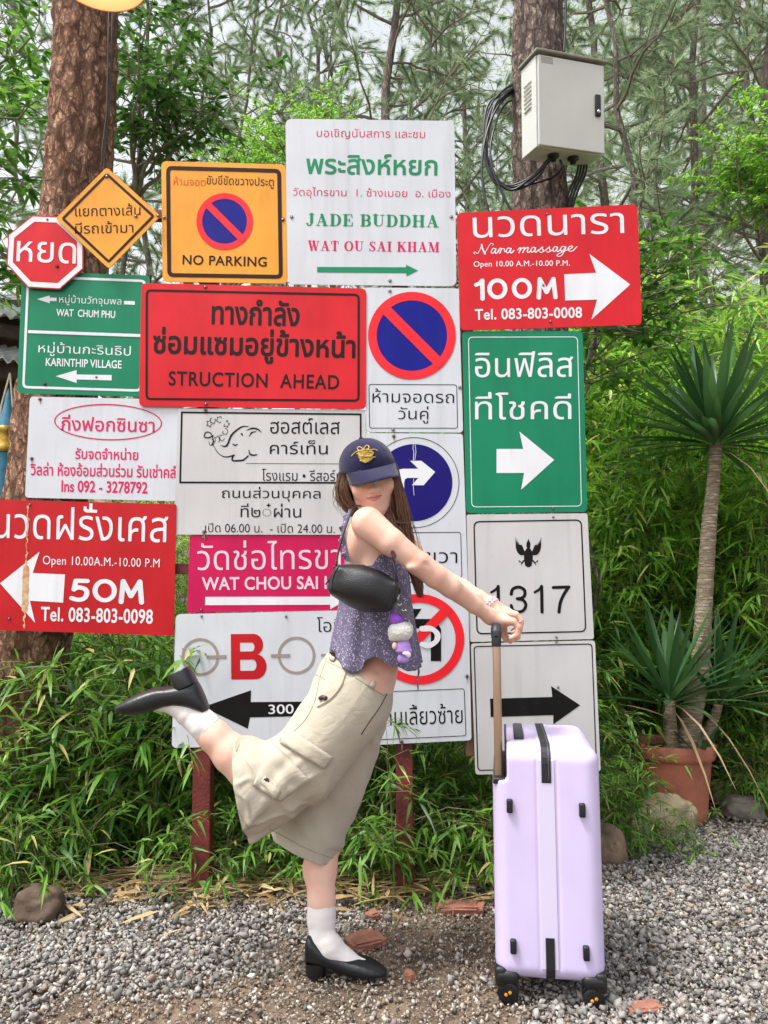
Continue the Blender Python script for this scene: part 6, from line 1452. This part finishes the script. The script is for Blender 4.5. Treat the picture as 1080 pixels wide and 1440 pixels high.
e = emb([[(345, 225), (375, 222), (392, 240), (380, 262), (352, 262), (340, 245)], [(395, 235), (425, 222), (455, 232), (460, 255), (430, 268), (402, 258)], [(365, 275), (392, 268), (425, 275), (430, 300), (400, 318), (372, 305)]], 0.0011, 0.0034); e.build('crest_outline', mat('ochre_thread', srgb(178, 142, 66), 0.6), cap)

# hair
rg = np.random.default_rng(17); hb = MB()
def lock(path, n, sp, spy, r0=0.00105, wave=0.004, fray=1.0):
    A = spline([(x, y, Y) for x, y, Y in path], 14)
    for _ in range(n):
        u, v = rg.normal(0, 1), rg.normal(0, 1); u = max(-1.9, min(1.9, u)); v = max(-1.9, min(1.9, v)); ph = rg.uniform(0, 6.28); ln = rg.uniform(0.82, 1.0); pts_ = []
        for k in range(14):
            f = k / 13 * ln; x, y, Y = A[min(int(round(k * ln)), 13)] if False else [np.interp(f * 13, np.arange(14), A[:, c_]) for c_ in range(3)]
            s_ = np.interp(f, np.linspace(0, 1, len(sp)), sp); s2 = np.interp(f, np.linspace(0, 1, len(spy)), spy)
            p = Wp(x + u * s_, y, Y + v * s2); p[0] += wave * math.sin(5 * f + ph) * f * 0.5 + fray * 0.002 * rg.normal() * f; pts_.append(Vector(p))
        hb.tube(pts_, [r0 * (1 if k < 9 else 1 - 0.16 * (k - 8)) for k in range(14)], 4, False)
lock([(552, 656, 2.27), (560, 690, 2.28), (565, 725, 2.3), (574, 770, 2.32), (586, 812, 2.33), (591, 842, 2.33)], 760, [2.5, 4.5, 5.5, 4.5, 3.6, 2.2], [0.012, 0.022, 0.026, 0.022, 0.016, 0.01])
lock([(548, 690, 2.3), (545, 715, 2.3), (548, 735, 2.28), (562, 752, 2.28), (574, 790, 2.3)], 320, [2.5, 4, 5, 4, 2.5], [0.02, 0.024, 0.024, 0.02, 0.012])
lock([(480, 668, 2.3), (477, 685, 2.31), (481, 704, 2.32), (493, 718, 2.33), (506, 730, 2.34)], 420, [1.6, 2.4, 3.2, 4.0, 4], [0.014, 0.02, 0.026, 0.03, 0.03])
lock([(486, 668, 2.285), (484, 685, 2.285), (490, 704, 2.3), (500, 716, 2.32), (512, 726, 2.34)], 320, [2.2, 2.6, 3, 3.4, 3], [0.012, 0.016, 0.018, 0.02, 0.02])
lock([(553, 662, 2.27), (563, 700, 2.28), (571, 740, 2.3), (583, 790, 2.32), (594, 838, 2.33)], 46, [2.5, 5, 6.5, 7, 7], [0.015, 0.025, 0.03, 0.03, 0.03], 0.0005, 0.012, 2.5)
lock([(480, 668, 2.3), (475, 690, 2.31), (480, 712, 2.32), (492, 730, 2.33)], 26, [2, 3.5, 5, 6], [0.015, 0.02, 0.03, 0.03], 0.0005, 0.01, 2.0)
lock([(548, 712, 2.27), (552, 728, 2.26), (566, 736, 2.25), (578, 732, 2.25)], 22, [3, 4, 4, 5], [0.015, 0.015, 0.015, 0.015], 0.0006, 0.006, 2.0)
wear(hb.build('hair', M_HAIR))
HS = SDF(P(455, 850, 2.2).to_tuple(), P(610, 640, 2.52).to_tuple(), 0.004)
HS.lo[1] = 2.2; HS.ell(H(0, 0.035, 0.0), (0.083, 0.085, 0.085), RH, 0.02); HS.cap(H(0, 0.05, -0.03), Wp(528, 735, 2.42), 0.072, 0.06, 0.02)
HS.chain([Wp(552, 660, 2.32), Wp(560, 700, 2.33), Wp(566, 740, 2.34), Wp(577, 785, 2.35), Wp(587, 822, 2.35)], [0.02, 0.022, 0.02, 0.014, 0.006], 0.015); HS.chain([Wp(483, 668, 2.34), Wp(482, 692, 2.35), Wp(494, 712, 2.36)], [0.018, 0.018, 0.02], 0.01)
HV, HQ = HS.mesh(2); wear(link('hair_under_layer', mesh_np('hair_under_layer', HV, HQ, smooth=True), M_HAIRB))

# shorts: near leg with the seat, and the far leg behind it
def cloth_fold(V, Nn, amp, fn):
    for i in range(len(V)): V[i] += Nn[i] * amp * fn(V[i])
def normals(V, Q):
    n = np.zeros_like(V); f = np.cross(V[Q[:, 2]] - V[Q[:, 0]], V[Q[:, 3]] - V[Q[:, 1]])
    for i in range(4): np.add.at(n, Q[:, i], f)
    return unit(n)
def cut(me, planes):
    bm = bmesh.new(); bm.from_mesh(me)
    for p, nn in planes: bmesh.ops.bisect_plane(bm, geom=bm.verts[:] + bm.edges[:] + bm.faces[:], plane_co=p, plane_no=nn, clear_outer=True)
    bm.to_mesh(me); bm.free(); me.polygons.foreach_set('use_smooth', [True] * len(me.polygons)); return me
WAIST = ((Vector(P(463, 916, 2.34)), Vector(P(546, 965, 2.34))))
wn = (WAIST[1] - WAIST[0]); wn = Vector((-wn.z, 0, wn.x)).normalized()
A = SDF(P(270, 1260, 2.0).to_tuple(), P(590, 860, 2.64).to_tuple(), 0.005); A.lo[1] = 2.0
A.ell(Wp(498, 972, 2.34), (0.11, 0.168, 0.135), (Matrix.Rotation(math.radians(-28), 3, 'Y')), 0.03)
A.cap(Wp(510, 925, 2.34), Wp(500, 965, 2.34), 0.094, 0.1, 0.03); A.ell(Wp(523, 918, 2.34), (0.088, 0.135, 0.09), Matrix.Rotation(math.radians(30), 3, 'Y'), 0.02)
A.ell(Wp(470, 983, 2.31), (0.072, 0.12, 0.082), k=0.03)
A.chain([Wp(490, 990, 2.275), Wp(428, 1074, 2.255), Wp(372, 1104, 2.25), Wp(338, 1109, 2.25), Wp(290, 1112, 2.25)], [0.114, 0.106, 0.112, 0.143, 0.155], 0.012)
V, Q = A.mesh(2); Nn = normals(V, Q)
ax1 = unit(Wp(340, 1108, 2.25) - Wp(490, 985, 2.27))
def f1(v):
    p = Vector(v); s_ = float(np.dot(v - Wp(490, 985, 2.27), ax1)); w_ = min(max((s_ - 0.1) / 0.2, 0.15), 1.0)
    q = Vector((p.x * 0.8 + p.z * 0.6, p.y, -p.x * 0.6 + p.z * 0.8))
    a_ = 1 - abs(noise.noise(Vector((q.x * 7, q.y * 6, q.z * 22)))) * 2.2; b_ = noise.noise(Vector((q.x * 15, q.y * 11, q.z * 24 + 5)))
    r_ = 1 - abs(noise.noise(Vector((p.x * 21 + p.z * 6, p.y * 7, p.z * 9 - 3)))) * 2.4
    k1 = math.exp(-(noise.noise(Vector((q.x * 5, q.y * 5 + 3, q.z * 15))) / 0.11) ** 2); k2 = math.exp(-(noise.noise(Vector((p.x * 13 + p.z * 8, p.y * 6, p.z * 12 - p.x * 4))) / 0.1) ** 2)
    return w_ * (0.4 * a_ + 0.25 * b_ + 1.0 * k1 + 0.7 * k2 * w_ - 0.6)
cloth_fold(V, Nn, 0.0085, f1)
hem_n = Vector(P(333, 1039, 2.25)) - Vector(P(357, 1178, 2.25)); hem_n = Vector((-hem_n.z, 0.0, hem_n.x)).normalized()
me = cut(mesh_np('shorts', V, Q, smooth=True), [(WAIST[0], wn), (P(345, 1108, 2.25), hem_n)])
Fs = SDF(P(330, 1260, 2.15).to_tuple(), P(590, 940, 2.64).to_tuple(), 0.005); Fs.lo[1] = 2.15
Fs.chain([Wp(502, 1015, 2.43), Wp(468, 1100, 2.435), Wp(427, 1190, 2.43), Wp(405, 1240, 2.43)], [0.092, 0.1, 0.106, 0.107], 0.02)
V2, Q2 = Fs.mesh(2); N2 = normals(V2, Q2)
def f2(v):
    p = Vector(v); a_ = 1.3 * math.exp(-(noise.noise(Vector((p.x * 8 + p.z * 4, p.y * 6, p.z * 3.5))) / 0.13) ** 2) - 0.4; return 0.8 * a_ + 0.4 * noise.noise(p * 14)
cloth_fold(V2, N2, 0.0085, f2)
h2 = Vector(P(472, 1214, 2.4)) - Vector(P(374, 1169, 2.4)); h2 = Vector((h2.z, 0.0, -h2.x)).normalized()
me2 = cut(mesh_np('shorts', V2, Q2, smooth=True), [(P(423, 1192, 2.4), h2), (P(512, 1000, 2.41), Vector((0.1, 0, 1)))])
bm = bmesh.new(); bm.from_mesh(me); bm.from_mesh(me2); bm.to_mesh(me); bm.free()
sh_ = wear(link('shorts', me, M_CLOTH)); md = sh_.modifiers.new('thick', 'SOLIDIFY'); md.thickness = 0.003; md.offset = -1
BVS = BVHTree.FromPolygons([v.co[:] for v in me.vertices], [tuple(p.vertices) for p in me.polygons])
z7 = Zm(150, 900, 2.298)
def onshorts(o): o.parent = sh_; return o
onshorts(patch_on('cargo_pocket', BVS, z7((536, 330), (655, 452), (560, 520), (470, 470)), M_CLOTH, 0.002, 0.005, 16, 14, 0.005)); onshorts(patch_on('pocket_flap', BVS, z7((588, 286), (730, 378), (702, 416), (560, 330)), M_CLOTH, 0.005, 0.004, 18, 7))
tb = onshorts(patch_on('tab', BVS, z7((507, 440), (562, 488), (545, 510), (497, 462)), M_CLOTH, 0.009, 0.003, 8, 4))
c = hit(BVS, *z7((513, 460))[0], 0.013); m = MB(); m.lathe([(0.0, 0.003), (0.004, 0.002), (0.0075, 0.003), (0.0085, 0.0), (0.0085, -0.003)], c, 16, Matrix.Rotation(PI / 2, 3, 'X')); m.build('button', M_BTN, tb)
def seam(name, pts_, r, m_, off=0.0): mb = MB(); mb.tube(path_on(BVS, z7(*pts_), off, 40), r, 5); return onshorts(mb.build(name, m_))
seam('side_pocket_edge', [(772, 105), (755, 150), (722, 190), (680, 216)], 0.0022, M_CLOTH, 0.001); seam('side_pocket_edge', [(775, 108), (759, 152), (727, 193), (684, 219)], 0.0011, M_SEAM, 0.001)
seam('side_seam', [(712, 60), (690, 120), (672, 200), (640, 260), (600, 300)], 0.0011, M_SEAM, 0.0005); seam('yoke_seam', [(655, 105), (690, 118), (705, 128)], 0.001, M_SEAM, 0.0005)
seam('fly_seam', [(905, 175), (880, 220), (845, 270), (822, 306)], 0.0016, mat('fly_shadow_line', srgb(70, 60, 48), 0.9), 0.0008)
seam('flap_stitch', [(564, 325), (600, 348), (660, 384), (704, 410)], 0.0008, M_SEAM, 0.0098)
seam('waist_stitch', [(712, 70), (760, 92), (810, 126), (850, 152), (895, 180)], 0.0009, M_SEAM, 0.0008)
seam('hem_stitch', [(430, 335), (400, 400), (398, 470), (420, 540), (460, 610)], 0.0008, M_SEAM, 0.0006); seam('hem_stitch', [(525, 610), (590, 645), (660, 680), (738, 708)], 0.0008, M_SEAM, 0.0006)
for q_ in (((868, 100), (880, 108), (860, 160), (847, 152)), ((738, 42), (752, 48), (735, 72), (722, 64))): onshorts(patch_on('belt_loop', BVS, z7(*q_), M_CLOTH, 0.003, 0.004, 4, 6))
c = path_on(BVS, z7((690, 192), (700, 186), (712, 190)), 0.004, 8); m = MB(); m.tube(c, 0.006, 8); onshorts(m.build('pocket_content', M_BTN))

# top: flared camisole with a fluttering hem
def top_pt(phi, t, off=0.0):
    deg = math.degrees((phi + PI) % (2 * PI) - PI)
    ht = np.interp(deg, [-180, -120, -90, -60, -20, -5, 10, 30, 60, 90, 120, 180], [775, 765, 758, 788, 799, 798, 780, 766, 768, 775, 775, 775])
    hb_ = np.interp(deg, [-180, -90, -60, -42, -27, -19, -14, 0, 9, 16, 30, 42, 55, 90, 180], [922, 914, 921, 933, 941, 937, 924, 918, 924, 929, 931, 939, 938, 934, 925])
    y = ht + (hb_ - ht) * t; cx = 528.5 + 0.5 * t
    ax_ = np.interp(y, [750, 790, 816, 850, 905, 940], [42, 44, 48.5, 51.5, 60, 64]) * PX; ay_ = np.interp(y, [750, 790, 850, 940], [0.132, 0.142, 0.146, 0.165])
    g = max(0.0, (y - 800) / 140); w_ = 1 + 0.055 * g * math.sin(7 * phi + 0.6) + 0.04 * g * math.sin(13 * phi + 1.2 + 2 * t) + 0.012 * noise.noise((phi * 3, t * 4, 0))
    c_ = P(cx, y, 2.33); return Vector((c_.x + (ax_ * w_ + off) * math.sin(phi), 2.33 - (ay_ * w_ + off) * math.cos(phi), c_.z))
n, mm = 180, 44; V = [top_pt(2 * PI * i / n, j / mm) for j in range(mm + 1) for i in range(n)]; F = [(j * n + i, (j + 1) * n + i, (j + 1) * n + (i + 1) % n, j * n + (i + 1) % n) for j in range(mm) for i in range(n)]
top = obj('camisole', V, F, M_PRINT, None, True); md = top.modifiers.new('thick', 'SOLIDIFY'); md.thickness = 0.0018; md.offset = -1; wear(top); BVT = bvh_of(V, F)
def ruffle(path, w, amp, name, freq=9):
    A_ = spline([tuple(Wp(*p)) for p in path], 180); V = []; F = []
    for i, p in enumerate(A_):
        for j in range(6): f = j / 5; V.append((p[0] - w * f + amp * f * math.sin(i * freq / 62) * 0.6, p[1] + amp * f * math.sin(i * freq / 62 + 1.0), p[2] + amp * 0.5 * f * math.cos(i * freq / 62)))
    for i in range(179):
        for j in range(5): k = i * 6 + j; F.append((k, k + 1, k + 7, k + 6))
    o = obj(name, V, F, M_PRINT, top, True); md = o.modifiers.new('thick', 'SOLIDIFY'); md.thickness = 0.0016; return o
ruffle([(498, 716, 2.27), (490, 730, 2.225), (486, 748, 2.205), (487, 768, 2.2), (493, 790, 2.195)], 0.017, 0.006, 'ruffled_strap'); ruffle([(548, 735, 2.42), (570, 765, 2.40), (580, 800, 2.38)], 0.014, 0.006, 'ruffled_strap')
m = MB(); m.tube([Vector(Wp(*p)) for p in ((588, 930, 2.3), (589, 945, 2.3), (587, 958, 2.3), (588, 970, 2.3))], [0.003, 0.003, 0.002, 0.0022], 6); m.build('tie', M_PRINT, top)

# socks
def sock(path, rad, cutp, cutn, name='sock'):
    pts_ = [np.array(p, float) for p in path]; A_ = np.array(pts_); S_ = SDF(A_.min(0) - 0.07, A_.max(0) + 0.07, 0.0032); S_.chain(pts_, rad, 0.012)
    V, Q = S_.mesh(2); Nn = normals(V, Q); ax_ = unit(pts_[0] - pts_[1])
    for i in range(len(V)):
        s_ = float(np.dot(V[i] - pts_[1], ax_)); V[i] += Nn[i] * (0.0016 * noise.noise((V[i][0] * 30, V[i][1] * 30, s_ * 70)) + 0.0018 * max(0, math.cos((s_ - 0.085) / 0.012)) * (abs(s_ - 0.085) < 0.018))
    o = link(name, cut(mesh_np(name, V, Q, smooth=True), [(cutp, cutn)]), M_SOCK); md = o.modifiers.new('thick', 'SOLIDIFY'); md.thickness = 0.003; md.offset = 0.4; return wear(o)
W3 = Wp
sock([W3(452, 1250, 2.37), W3(452, 1290, 2.35), W3(453, 1322, 2.337), FR(0.07, 0.074, MFOOT2), FR(0.12, 0.039, MFOOT2), FR(0.185, 0.024, MFOOT2)], [0.041, 0.0375, 0.034, 0.0325, 0.0235, 0.012], P(452, 1267, 2.36), Vector((0.03, 0.1, 1)))
_ca = Vector(P(284, 1024, 2.245) - P(262, 991, 2.245)).normalized(); _cn = Vector(P(302, 1015, 2.245) - P(276, 1041, 2.245)).cross(Vector((0, 1, 0))).normalized()
sock([W3(308, 1044, 2.245), W3(284, 1017, 2.245), FR(0.062, 0.088), FR(0.078, 0.066), FR(0.122, 0.042), FR(0.185, 0.024)], [0.045, 0.0385, 0.0345, 0.029, 0.02, 0.01], P(290, 1028, 2.245), _cn if _cn.dot(_ca) > 0 else -_cn)

# shoes: block-heeled slip-ons
ST = [(0.0, .014, .036, .084), (0.004, .023, .031, .1), (0.014, .0305, .029, .106), (0.03, .0345, .028, .092), (0.05, .0355, .026, .077), (0.08, .0355, .019, .0625), (0.105, .037, .011, .055), (0.13, .041, .0065, .051), (0.155, .0435, .0045, .0485), (0.18, .043, .004, .043), (0.2, .039, .0045, .036), (0.217, .03, .006, .029), (0.228, .019, .0085, .022), (0.234, .006, .012, .017)]
def shoe(M, sc=1.0):
    xs = np.concatenate([[0.0, 0.002], np.linspace(0.004, 0.225, 40), [0.228, 0.231, 0.2335, 0.234]]); A_ = np.array(ST); V = []; F = []; n = 32
    for x in xs:
        w, b_, t_ = (np.interp(x, A_[:, 0], A_[:, c_]) for c_ in (1, 2, 3)); cz, hz = (b_ + t_) / 2, (t_ - b_) / 2
        for k in range(n):
            a_ = 2 * PI * k / n; cy, sy = math.cos(a_), math.sin(a_); ex = 0.62
            y = math.copysign(abs(cy) ** ex, cy) * w; zz = math.copysign(abs(sy) ** ex, sy) * hz
            y *= 1 - 0.22 * max(0, zz / max(hz, 1e-4)) ** 2 * (0.4 + 2.2 * min(x, 0.23)); V.append(M @ Vector((x * sc, (y + 0.006 * math.sin(x * 13)) * sc, (cz + zz) * sc)))
    m_ = len(xs)
    for i in range(m_ - 1):
        for k in range(n): F.append((i * n + k, i * n + (k + 1) % n, (i + 1) * n + (k + 1) % n, (i + 1) * n + k))
    F += [tuple(range(n - 1, -1, -1)), tuple((m_ - 1) * n + k for k in range(n))]
    o = wear(obj('shoe', V, F, M_SHOE, None, True))
    mb = MB(); bm = bmesh.new(); prof_ = [(0.0, 0.030), (0.016, 0.034), (0.048, 0.031), (0.062, 0.026)]; hv = []
    for zz, s_ in ((0.0, 0.9), (0.002, 0.93), (0.03, 1.0), (0.036, 1.0)):
        row = []
        for k in range(24):
            a_ = 2 * PI * k / 24; cx, cy = math.cos(a_), math.sin(a_); row.append(M @ Vector(((0.031 + math.copysign(abs(cx) ** 0.6, cx) * 0.03 * s_) * sc, math.copysign(abs(cy) ** 0.7, cy) * 0.031 * s_ * sc, zz * sc)))
        hv.append(row)
    mb.V = [v for r_ in hv for v in r_]; mb.F = [(j * 24 + k, j * 24 + (k + 1) % 24, (j + 1) * 24 + (k + 1) % 24, (j + 1) * 24 + k) for j in range(3) for k in range(24)] + [tuple(range(23, -1, -1))]
    mb.build('heel', M_SHOE, o)
    return o
shoe(MFOOT2, 1.0); shoe(MFOOT, 1.04)

# bracelets, ring, tattoo
M_BEAD = mat('pale_bead', srgb(222, 206, 220), 0.15, var=0.3, vscale=90, col2=srgb(190, 160, 190)); wd = Vector(WL - Wp(674, 836, 2.38)).normalized(); uu = wd.orthogonal().normalized(); vv = wd.cross(uu)
bd = MB()
for rr, off in ((0.0245, -0.006), (0.0245, 0.003)):
    for k in range(16):
        a_ = 2 * PI * k / 16; c = Vector(WL) + wd * off + (uu * math.cos(a_) + vv * math.sin(a_)) * rr; bd.lathe([(0.0001, -0.0042), (0.003, -0.003), (0.0044, 0.0), (0.003, 0.003), (0.0001, 0.0042)], c, 8)
wear(bd.build('bracelet', M_BEAD))
m = MB(); m.tube([Vector(Wp(731 + 0 * k, 874, 2.338)) + Vector((0.0092 * math.cos(a_), 0.0096 * math.sin(a_), 0.004 * math.cos(a_))) for k, a_ in enumerate(np.linspace(0, 2 * PI, 17))], 0.0012, 6, False); m.lathe([(0.0, 0.005), (0.0035, 0.003), (0.0, -0.002)], Wp(735.5, 874, 2.335), 8); wear(m.build('ring', mat('ring_silver', (0.85, 0.85, 0.86), 0.15, 1.0)))
_tc = [hit(BVB, 553.5 + (0 if k < 0 else (3.6 + 0.5 * math.sin(k * 2.2)) * math.cos(2 * PI * k / 18) + 2.0 * math.sin(2 * PI * k / 18)), 779.5 + (0 if k < 0 else 6.0 * math.sin(2 * PI * k / 18)), 0.0006) for k in range(-1, 18)]
wear(obj('tattoo', _tc, [(0, k, k % 18 + 1) for k in range(1, 19)], mat('tattoo_ink', srgb(160, 104, 100), 0.6, var=0.3, vscale=200, col2=srgb(112, 92, 100))))

# ------------------------------------------------------------------ handbag on its strap, and the charm clipped to it
z = Zm(450, 760, 6.259)
bc = Vector(P(511.5, 827, 2.125)); Rb = Matrix.Rotation(math.radians(16.5), 3, 'Y')
bag = thing('handbag', bc, 'small black leather barrel handbag hung from her shoulder under the arm', 'handbag')
G = SDF((bc - Vector((0.14, 0.09, 0.12))).to_tuple(), (bc + Vector((0.14, 0.09, 0.12))).to_tuple(), 0.0032)
G.rbox(bc, (0.093, 0.046, 0.042), 0.018, Rb, 0.01); G.ell(bc + Rb @ Vector((0.002, 0, 0.0)), (0.1, 0.06, 0.062), Rb, 0.014)
V, Q = G.mesh(3); Nn = normals(V, Q)
for i in range(len(V)): V[i] += Nn[i] * 0.0016 * noise.noise(Vector(V[i]) * 24)
BVG = bvh_of(V, Q)
def onbag(o): o.location = -bag.location; o.parent = bag; return o
onbag(link('body', mesh_np('body', V, Q, smooth=True), M_BAG))
for pts_ in ([(196, 186), (150, 250), (112, 340), (104, 440)], [(652, 336), (650, 420), (630, 520), (600, 600)], [(190, 192), (320, 204), (460, 250), (560, 292), (655, 340)]):
    p_ = path_on(BVG, z(*pts_), 0.0008, 30); m = MB(); m.tube(p_, 0.0019, 6); onbag(m.build('piping', M_BAG))
def strap(path, r): m = MB(); m.tube([Vector(v) for v in spline([tuple(Wp(*p)) for p in path], 30)], r, 6); onbag(m.build('strap', M_BAG))
strap([(472, 797, 2.12), (476, 775, 2.13), (483, 750, 2.14), (492, 724, 2.16), (499, 712, 2.2), (512, 712, 2.3)], 0.0032); strap([(472, 797, 2.12), (468, 806, 2.11), (462, 816, 2.11), (458, 822, 2.11)], 0.0026)
strap([(559, 820, 2.12), (556, 803, 2.12), (552, 788, 2.13), (548, 776, 2.15)], 0.0038); strap([(562, 824, 2.12), (563, 830, 2.11), (560, 838, 2.105)], 0.003)
m = MB(); m.lathe([(0.0, 0.005), (0.005, 0.003), (0.006, -0.002), (0.0, -0.005)], P(471, 798, 2.118), 10); onbag(m.build('strap_knot', M_BAG))
ch = thing('bag_charm', P(563, 880, 2.12), 'plush doll charm in white and purple hanging from the end of the black handbag', 'charm')
def oncharm(o): o.location = -ch.location; o.parent = ch; return o
M_FLUFF = mat('white_plush', srgb(238, 238, 230), 1.0, var=0.05, vscale=60, bump=0.7, bscale=500, sheen=0.4); M_PURP = mat('purple_felt', srgb(150, 84, 200), 0.9, bump=0.3, bscale=500); M_LIL = mat('lilac_felt', srgb(176, 140, 214), 0.9, bump=0.3, bscale=500); M_PEACH = mat('peach_felt', srgb(234, 200, 180), 0.9); M_STEEL = mat('steel_ring', (0.7, 0.7, 0.72), 0.25, 1.0)
def blob(name, prims, m_, fz_=0.0, h=0.0022):
    A_ = np.array([Wp(*p[0]) for p in prims]); S_ = SDF(A_.min(0) - 0.06, A_.max(0) + 0.06, h)
    for p in prims: S_.ell(Wp(*p[0]), np.array(p[1]) * PX, k=0.006)
    V, Q = S_.mesh(2); Nn = normals(V, Q)
    for i in range(len(V)): V[i] += Nn[i] * fz_ * noise.noise(Vector(V[i]) * 220)
    return oncharm(link(name, mesh_np(name, V, Q, smooth=True), m_))
blob('plush_head', [((563, 888, 2.12), (16, 13, 13)), ((552, 896, 2.12), (5, 5, 5)), ((574, 884, 2.12), (6, 8, 8))], M_FLUFF, 0.0022); blob('hat', [((558, 871, 2.12), (9.5, 10, 8)), ((554, 866, 2.12), (5, 6, 5))], M_PURP)
blob('dress', [((567, 909, 2.12), (9.5, 9, 8)), ((568, 915, 2.12), (11, 9, 4))], M_LIL); blob('feet', [((564, 926, 2.12), (5, 5, 6)), ((570, 927, 2.12), (5, 5, 5))], M_LIL); blob('arm', [((555, 908, 2.115), (3.5, 4, 5))], M_PEACH)
blob('bow', [((570, 919, 2.1), (4, 1.5, 2.5)), ((575, 921, 2.1), (3, 1.5, 4))], mat('pink_ribbon', srgb(228, 206, 226), 0.7), h=0.0018)
m = MB(); k = [Vector(Wp(*p)) for p in ((558, 838, 2.10), (562, 848, 2.10), (568, 856, 2.10), (574, 866, 2.105), (576, 880, 2.105))]; m.tube([Vector(v) for v in spline([tuple(v) for v in k], 16)], 0.0013, 6)
for i, p in enumerate(k[:4]): m.tube([p + Vector((0.006 * math.cos(a_), 0.003 * math.sin(a_), 0.006 * math.sin(a_))) for a_ in np.linspace(0, 2 * PI, 13)], 0.0012, 5, False)
oncharm(m.build('chain', M_STEEL))
V = [P(x, y, 2.098) for x, y in z((665, 520), (720, 525), (822, 645), (792, 702), (692, 640))]; V += [v + Vector((0, 0.003, 0)) for v in V]; n = 5
oncharm(obj('leather_tag', V, [tuple(range(n)), tuple(range(2 * n - 1, n - 1, -1))] + [(i, i + n, (i + 1) % n + n, (i + 1) % n) for i in range(n)], mat('grey_leather', srgb(74, 74, 78), 0.55, bump=0.3, bscale=300)))
